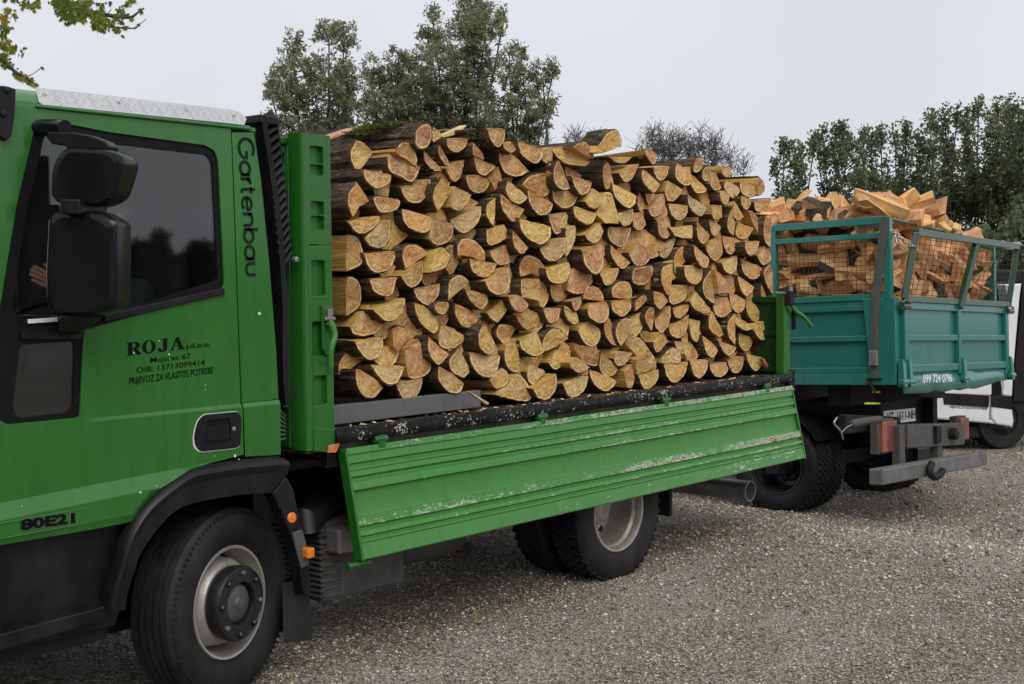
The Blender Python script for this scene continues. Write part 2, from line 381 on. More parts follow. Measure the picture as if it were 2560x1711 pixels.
# loose stones lying on the yard (nobody could count them: one object)
def scatter_stones():
    n = 95000
    base = np.array([(1, 0, 0), (-1, 0, 0), (0, 1, 0), (0, -1, 0), (0, 0, 1), (0, 0, -1)], float)
    tri = np.array([(0, 2, 4), (2, 1, 4), (1, 3, 4), (3, 0, 4), (2, 0, 5), (1, 2, 5), (3, 1, 5), (0, 3, 5)])
    pts = []
    tot = 0
    while tot < n:
        # denser near the camera, over the ground in view
        dep = 4.3 * (15 / 4.3) ** RNG.random(n); pxx = RNG.uniform(-150, 2700, n)
        lat = (pxx - CXP) / F_PX * dep
        x = CAM[0] + dep * .752 + lat * .6577; y = CAM[1] + dep * .657 - lat * .7532
        pts.append(np.stack([x, y], 1)); tot += n
    p = np.concatenate(pts)[:n]; z = np.array([gz(a, b) for a, b in p])
    s = np.clip(RNG.lognormal(math.log(.0066), .42, n), .003, .02)
    d = np.hypot(p[:, 0] - CAM[0], p[:, 1] - CAM[1]); s *= np.clip(d / 7, .8, 1.5)
    v = base[None] * RNG.uniform(.65, 1.25, (n, 6, 3)) * np.array([1, .8, .55]); a = RNG.uniform(0, 6.28, n); ca, sa = np.cos(a), np.sin(a)
    vx = v[:, :, 0] * ca[:, None] - v[:, :, 1] * sa[:, None]; vy = v[:, :, 0] * sa[:, None] + v[:, :, 1] * ca[:, None]
    V = np.stack([vx, vy, v[:, :, 2]], 2) * s[:, None, None]; V[:, :, 0] += p[:, 0:1]; V[:, :, 1] += p[:, 1:2]; V[:, :, 2] += (z + s * .22)[:, None]
    T = (tri[None] + (np.arange(n) * 6)[:, None, None]).reshape(-1, 3)
    me = bpy.data.meshes.new('gravel'); me.vertices.add(n * 6); me.vertices.foreach_set('co', V.reshape(-1))
    me.loops.add(len(T) * 3); me.loops.foreach_set('vertex_index', T.reshape(-1)); me.polygons.add(len(T))
    me.polygons.foreach_set('loop_start', np.arange(len(T)) * 3); me.polygons.foreach_set('loop_total', np.full(len(T), 3))
    at = me.attributes.new('tone', 'FLOAT', 'POINT'); at.data.foreach_set('value', np.repeat(RNG.random(n), 6))
    me.update(); me.validate()
    m, nt, b = mat('loose stones'); k = NT(nt)
    c = k.ramp(k.attr('tone'), [(0, (.085, .075, .065)), (.2, (.22, .185, .145)), (.5, (.4, .35, .295)), (.72, (.5, .45, .385)), (.8, (.36, .24, .15)), (.85, (.46, .38, .2)), (.93, (.56, .53, .49)), (1, (.7, .67, .62))])
    k.link(c, b.inputs['Base Color']); b.inputs['Roughness'].default_value = .5; b.inputs['Specular IOR Level'].default_value = .4
    me.materials.append(m); me.shade_smooth()
    o = bpy.data.objects.new('gravel', me); C.objects.link(o); o['kind'] = 'stuff'; o['label'] = 'loose grey and tan pebbles strewn over the yard'; o['category'] = 'gravel'
scatter_stones()

# yellow fallen leaves on the gravel
M_leafy = plain('fallen yellow leaf', (.3, .2, .03), .7, 0, .35, 20, .2)
M_leafo = plain('fallen orange leaf', (.28, .09, .025), .7, 0, .35, 20, .2)
def fallen_leaf(x, y, s, m, lab):
    mb = MB(); a = random.uniform(0, 6.28); n = 10; vs = []
    for k in range(n):
        t = 2 * math.pi * k / n; r = s * (1.0 if k % 2 == 0 else .48) * random.uniform(.8, 1.15)
        vs.append((x + r * math.cos(t + a), y + r * math.sin(t + a) * .8, gz(x, y) + .011 + .35 * s * abs(math.sin(t * .5 + a)) * random.uniform(.2, .7)))
    vs.append((x, y, gz(x, y) + .008)); mb.add(vs, [(k, (k + 1) % n, n) for k in range(n)])
    o = mb.build('fallen_leaf', m, recalc=False); tag(o, lab, 'leaf', 'leaves fallen on the gravel')
for i, (a, b) in enumerate([(1020, 1310), (1490, 1290), (1535, 1500), (1700, 1342), (1895, 1341), (1930, 1432), (1760, 1535), (1726, 1552), (1842, 1467), (1640, 1400), (2120, 1440), (2040, 1388), (2230, 1420), (1200, 1570), (1340, 1560), (1000, 1640), (1180, 1660), (1622, 1469), (1680, 1445), (2085, 1512), (1500, 1420), (1850, 1610), (2320, 1560), (1420, 1648), (980, 1565), (2160, 1306), (1130, 1610)]):
    p = W('v', a * .91641, b * .91641, z=-.02 if a < 1900 else -.1)
    fallen_leaf(p.x, p.y, random.uniform(.012, .028), M_leafo if i % 4 == 3 else M_leafy, 'small orange leaf lying on the gravel' if i % 4 == 3 else 'small yellow leaf lying on the gravel')
# ================================================================== the stacked firewood
def wood_end():
    m, nt, b = mat('split log wood'); k = NT(nt); co = k.coord()
    oi = k.n.new('ShaderNodeObjectInfo'); col = oi.outputs['Color']; rnd = oi.outputs['Random']
    sp = k.n.new('ShaderNodeSeparateXYZ'); k.link(co, sp.inputs[0]); x, y, z = sp.outputs
    n1 = k.noise(co, 14, 3, .5); 
    r = k.math('SQRT', k.math('ADD', k.math('MULTIPLY', x, x), k.math('MULTIPLY', z, z)))
    rw = k.math('ADD', r, k.math('MULTIPLY', k.math('SUBTRACT', n1, .5), .02))
    ring = k.math('SINE', k.math('MULTIPLY', rw, 620.0)); ring2 = k.math('SINE', k.math('MULTIPLY', rw, 235.0))
    rf = k.math('ADD', k.math('MULTIPLY', ring, .25), k.math('ADD', k.math('MULTIPLY', ring2, .22), .5), True)
    endc = k.mix(k.math('MULTIPLY', rf, .55), col, k.mix(1.0, col, (.6, .5, .42), 'MULTIPLY'))
    heart = k.ramp(k.math('ADD', r, k.math('MULTIPLY', k.math('SUBTRACT', k.noise(co, 22, 4), .5), .06)), [(.012, 1.0), (.055, 0.0)])
    endc = k.mix(k.math('MULTIPLY', heart, k.math('MULTIPLY', rnd, .7)), endc, (.36, .15, .07))
    patch = k.ramp(k.noise(co, 11, 6, .65), [(.48, 0.0), (.62, 1.0)])
    endc = k.mix(k.math('MULTIPLY', patch, .5), endc, (.8, .62, .3))
    ang = k.math('ARCTAN2', z, x); cv = k.n.new('ShaderNodeCombineXYZ'); k.link(k.math('MULTIPLY', ang, 3.2), cv.inputs[0]); k.link(k.math('MULTIPLY', r, 9.0), cv.inputs[1]); k.link(k.math('MULTIPLY', rnd, 60.0), cv.inputs[2])
    ray_ = k.noise(cv.outputs[0], 2.2, 5, .7)
    endc = k.mix(k.ramp(ray_, [(.36, .32), (.5, 0.0)]), endc, k.mix(1.0, endc, (.55, .42, .3), 'MULTIPLY')); endc = k.mix(k.ramp(ray_, [(.52, 0.0), (.66, .5)]), endc, (.88, .66, .32))
    split_ = k.ramp(k.math('ABSOLUTE', k.math('SUBTRACT', k.noise(cv.outputs[0], 1.1, 2, .5), .5)), [(.006, 1.0), (.014, 0.0)]); endc = k.mix(k.math('MULTIPLY', split_, .7), endc, (.1, .05, .02))
    rim = k.attr('rim'); rj = k.math('ADD', rim, k.math('MULTIPLY', k.math('SUBTRACT', k.noise(co, 45, 3), .5), .14))
    endc = k.mix(k.ramp(rj, [(.62, 0.0), (.76, .3), (.84, .0)]), endc, (.33, .17, .07))
    endc = k.mix(k.ramp(rj, [(.86, 0.0), (.92, .8)]), endc, (.88, .66, .34))
    spots = k.ramp(k.noise(co, 60, 4, .7), [(.68, 0.0), (.73, 1.0)])
    endc = k.mix(k.math('MULTIPLY', spots, k.ramp(k.noise(co, 7, 2), [(.5, 0.0), (.6, .85)])), endc, (.05, .035, .02))
    # radial saw marks
    saw = k.noise(k.mapping(co, (1.0, .3, 6.0)), 60, 3, .6)
    endc = k.mix(k.math('MULTIPLY', k.ramp(saw, [(.35, 1.0), (.6, 0.0)]), .28), endc, k.mix(1.0, endc, (.62, .55, .45), 'MULTIPLY'))
    ck = k.ramp(k.noise(k.mapping(co, (7, .3, .9)), 13, 5, .7, 1.2), [(.33, 1.0), (.37, 0.0)]); endc = k.mix(k.math('MULTIPLY', ck, .8), endc, (.09, .045, .02))
    mot = k.noise(co, 4.5, 3, .6); endc = k.mix(k.ramp(mot, [(.32, .6), (.55, 0.0)]), endc, k.mix(1.0, endc, (.62, .45, .36), 'MULTIPLY'))
    # split long side
    fib = k.noise(k.mapping(co, (1, .06, 1)), 70, 5, .65)
    side = k.ramp(fib, [(.25, (.16, .11, .03)), (.5, (.42, .31, .09)), (.75, (.68, .53, .2))])
    side = k.mix(.35, side, k.mix(1.0, col, (1.0, .85, .5), 'MULTIPLY'))
    endness = k.attr('endf')
    c = k.mix(endness, side, endc)
    k.link(c, b.inputs['Base Color']); b.inputs['Roughness'].default_value = .62; b.inputs['Specular IOR Level'].default_value = .35
    h = k.mix(endness, fib, k.math('ADD', k.math('MULTIPLY', saw, .6), k.math('MULTIPLY', k.noise(co, 120, 3), .4)))
    k.link(k.bump(h, .9, .009), b.inputs['Normal']); return m
def bark_mat():
    m, nt, b = mat('rough wet bark'); k = NT(nt); co = k.coord()
    oi = k.n.new('ShaderNodeObjectInfo')
    f = k.noise(k.mapping(co, (1, .2, 1)), 46, 7, .75, 1.2); g = k.noise(co, 10, 4, .6)
    c = k.ramp(f, [(.33, (.01, .007, .006)), (.45, (.05, .034, .023)), (.54, (.12, .085, .058)), (.64, (.3, .23, .165))])
    c = k.mix(k.math('MULTIPLY', k.ramp(g, [(.5, 0.0), (.66, 1.0)]), .5), c, (.14, .055, .028))
    c = k.mix(k.math('MULTIPLY', k.ramp(k.noise(co, 5, 4), [(.56, 0.0), (.68, 1.0)]), .55), c, (.06, .065, .012))
    c = k.mix(k.attr('inner'), c, k.ramp(g, [(.4, (.14, .065, .035)), (.7, (.3, .15, .08))]))
    k.link(c, b.inputs['Base Color']); b.inputs['Roughness'].default_value = .75; b.inputs['Specular IOR Level'].default_value = .3
    k.link(k.bump(f, 1.0, .035), b.inputs['Normal']); return m
M_wood = wood_end(); M_bark = bark_mat()
TONE = dict(o=(.8, .43, .145), y=(.84, .55, .175), p=(.66, .32, .14), g=(.77, .55, .25))
TW = dict(o='orange brown', y='pale yellow', p='pinkish brown', g='greyish pale')
STACK = []
def make_log(zone, spec, y0=None, length=None, yaw=None, pit=None, name='split_log', label=None, group='split logs stacked on the green truck bed', xz=None, tone=None):
    """spec: 'tone x,y x,y ... | x,y ...' bark side of the cut face first, then the corners of the split faces"""
    yf = y0 if y0 is not None else .2 + random.uniform(-.03, .045)
    if xz is None:
        t = spec.split(); tone = t[0]; arc = []; ap = []; cur = arc
        for w in t[1:]:
            if w == '|': cur = ap; continue
            a, b = w.split(','); cur.append((float(a), float(b)))
        A = [Vector(p) for p in XZ(zone, arc, yf)]; Q = [Vector(p) for p in XZ(zone, ap, yf)]
    else: A, Q = [Vector(p) for p in xz[0]], [Vector(p) for p in xz[1]]
    rnd = tone.isupper(); tone = tone.lower()
    A2 = smoothpath(A, 5, closed=rnd)
    # resample the bark curve, straight split edges
    def resamp(p, step):
        L = [0]
        for i in range(1, len(p)): L.append(L[-1] + (p[i] - p[i - 1]).length)
        n = max(2, int(L[-1] / step)); out = []; j = 0
        for k in range(n + 1):
            d = L[-1] * k / n
            while j < len(p) - 2 and L[j + 1] < d: j += 1
            s = (d - L[j]) / max(1e-9, L[j + 1] - L[j]); out.append(p[j].lerp(p[j + 1], min(1, max(0, s))))
        return out
    if rnd:
        ol = resamp(A2 + [A2[0]], .016)[:-1]; isb = [True] * len(ol)
    else:
        arcp = resamp(A2, .016); rest = [arcp[-1]] + Q + [arcp[0]]; edge = []
        for i in range(len(rest) - 1):
            e = resamp([rest[i], rest[i + 1]], .03); edge += e[:-1] if i == 0 else e[:-1]
        edge = edge[1:]; ol = arcp + edge; isb = [True] * len(arcp) + [False] * len(edge)
    n = len(ol); cen = sum(ol, Vector((0, 0))) / n
    area = sum(ol[i].x * ol[(i + 1) % n].y - ol[(i + 1) % n].x * ol[i].y for i in range(n))
    if area < 0: ol.reverse(); isb.reverse()
    # pith: the middle of the split side (or the centre of a round log)
    if rnd: pith = cen
    elif Q: pith = sum(Q, Vector((0, 0))) / len(Q)
    else: pith = (A[0] + A[-1]) / 2
    sd = random.uniform(0, 100); jit = lambda p, s: noise.noise((p.x * 40 + sd, p.y * 40, s))
    nrm = []
    for i in range(n):
        e = ol[(i + 1) % n] - ol[i - 1]; nrm.append(Vector((e.y, -e.x)).normalized())
    bt = random.uniform(.002, .008)
    j2 = lambda p: noise.noise((p.x * 95 + sd, p.y * 95, 7))
    wo = [p - nrm[i] * (bt * .7 - .002 if isb[i] else -.002) + nrm[i] * (jit(p, 1) * (.006 if not isb[i] else .004) + j2(p) * .0025) for i, p in enumerate(ol)]
    STACK.append([(p.x, p.y) for p in ol])
    bo = [p + nrm[i] * (.0045 + .006 * jit(p, 5) + .004 * j2(p)) for i, p in enumerate(ol)]
    ln = length or random.uniform(.92, 1.05); yw = rad(random.gauss(0, 2.6)) if yaw is None else rad(yaw); pt = rad(random.gauss(0, 1.5)) if pit is None else rad(pit)
    Mx = Matrix.Rotation(yw, 3, 'Z') @ Matrix.Rotation(pt, 3, 'X')
    org = Vector((pith.x, yf, pith.y))
    tilt = (random.gauss(0, .09), random.gauss(0, .09))      # saw cut not quite square
    def loc(p, d, sc=1.0):
        q = p - pith; return Mx @ Vector((q.x * sc, d + ((q.x * tilt[0] + q.y * tilt[1]) if d < .06 else 0), q.y * sc))
    V = []; Fc = []; rim = []; endf = []
    cl = cen - pith
    V.append(loc(cen, .0)); rim.append(0.); endf.append(1.)
    rings = [.4, .75, .9, 1.0]
    for rr in rings:
        for i in range(n):
            p = cen.lerp(wo[i], rr); V.append(loc(p, .006 * jit(p, 9) + .0025 * j2(p))); endf.append(1.)
            rim.append((rr if isb[i] else rr * .35) if not (isb[i] and (not isb[i - 1] or not isb[(i + 1) % n])) else rr * .8)
    for i in range(n): Fc.append((0, 1 + i, 1 + (i + 1) % n))
    for k in range(len(rings) - 1):
        for i in range(n):
            j = (i + 1) % n; Fc.append((1 + k * n + i, 1 + (k + 1) * n + i, 1 + (k + 1) * n + j, 1 + k * n + j))
    b0 = len(V); segs = [0.0, .06, .14, .24, .36, .5, .72, 1.0]
    for s in segs:
        for i in range(n):
            p = wo[i] + (nrm[i] * noise.noise((wo[i].x * 25, wo[i].y * 25, s * 3 + sd)) * .006 if s > 0 else Vector((0, 0)))
            V.append(loc(p, s * ln if s > 0 else .0025 * jit(wo[i], 9), 1 - .04 * s)); rim.append(0.); endf.append(0.)
    for k in range(len(segs) - 1):
        for i in range(n):
            j = (i + 1) % n
            if isb[i] and isb[j] and k > 0 and not rnd: continue
            Fc.append((b0 + k * n + i, b0 + (k + 1) * n + i, b0 + (k + 1) * n + j, b0 + k * n + j))
    Fc.append(tuple(b0 + (len(segs) - 1) * n + i for i in range(n)))
    me = bpy.data.meshes.new(name); me.from_pydata([tuple(v) for v in V], [], Fc); me.materials.append(M_wood)
    for an, vals in (('rim', rim), ('endf', endf)): me.attributes.new(an, 'FLOAT', 'POINT').data.foreach_set('value', vals)
    o = bpy.data.objects.new(name, me); C.objects.link(o); o.location = org; WM[o.name] = Matrix.Translation(org)
    c = TONE[tone]; g = random.uniform(.8, 1.12); h = random.uniform(.93, 1.07); o.color = (c[0] * g, c[1] * g * h, c[2] * g * h * random.uniform(.85, 1.15), 1)
    shape = 'round log' if rnd else ('quarter log' if len(Q) >= 1 else 'half round log')
    big = abs(area) / 2; size = 'large ' if big > .024 else 'small ' if big < .011 else ''
    dv = cen - pith; bd = '' if rnd or dv.length < .008 else (', bark down' if dv.y < -abs(dv.x) else ', bark up' if dv.y > abs(dv.x) else ', bark cabwards' if dv.x < 0 else ', bark tailwards')
    wh = 'in the bottom row' if cen.y < 1.3 else 'beside the headboard' if cen.x < 1.15 else 'beside the rear post' if cen.x > 4.2 else 'in the top rows' if cen.y > 1.95 else 'low in the stack' if cen.y < 1.5 else 'in mid stack'
    tag(o, label or f'{size}{shape} with {TW[tone]} face{bd}, {wh}', 'log', group)
    # bark skin
    V = []; Fc = []; inn = []; idx = [i for i in range(n) if isb[i]]; m = len(idx)
    if not rnd:   # rotate so the run of bark is contiguous
        st = next(i for i in range(n) if isb[i] and not isb[i - 1]); idx = [(st + k) % n for k in range(m)]
    rows = [(0, .004, wo, 1.), (1, .002, [a.lerp(b, .6) for a, b in zip(wo, bo)], .75), (2, .004, bo, .25)]
    for _, d, pl, iv in rows:
        for i in idx: V.append(loc(pl[i], d + .002 * jit(pl[i], 3))); inn.append(iv)
    for s in segs[1:]:
        for i in idx:
            a = noise.noise((bo[i].x * 60 + sd, bo[i].y * 60, s * 2.5)) * .011 + noise.noise((bo[i].x * 130 + sd, bo[i].y * 130, s * 5)) * .006
            V.append(loc(bo[i] + nrm[i] * a, s * ln, 1 - .04 * s)); inn.append(0.)
    R_ = len(V) // m
    for k in range(R_ - 1):
        for q in range(m if rnd else m - 1):
            q2 = (q + 1) % m; Fc.append((k * m + q, (k + 1) * m + q, (k + 1) * m + q2, k * m + q2))
    me = bpy.data.meshes.new('bark'); me.from_pydata([tuple(v) for v in V], [], Fc); me.materials.append(M_bark)
    me.attributes.new('inner', 'FLOAT', 'POINT').data.foreach_set('value', inn)
    bo_ = bpy.data.objects.new('bark', me); C.objects.link(bo_); bo_.parent = o
    return o
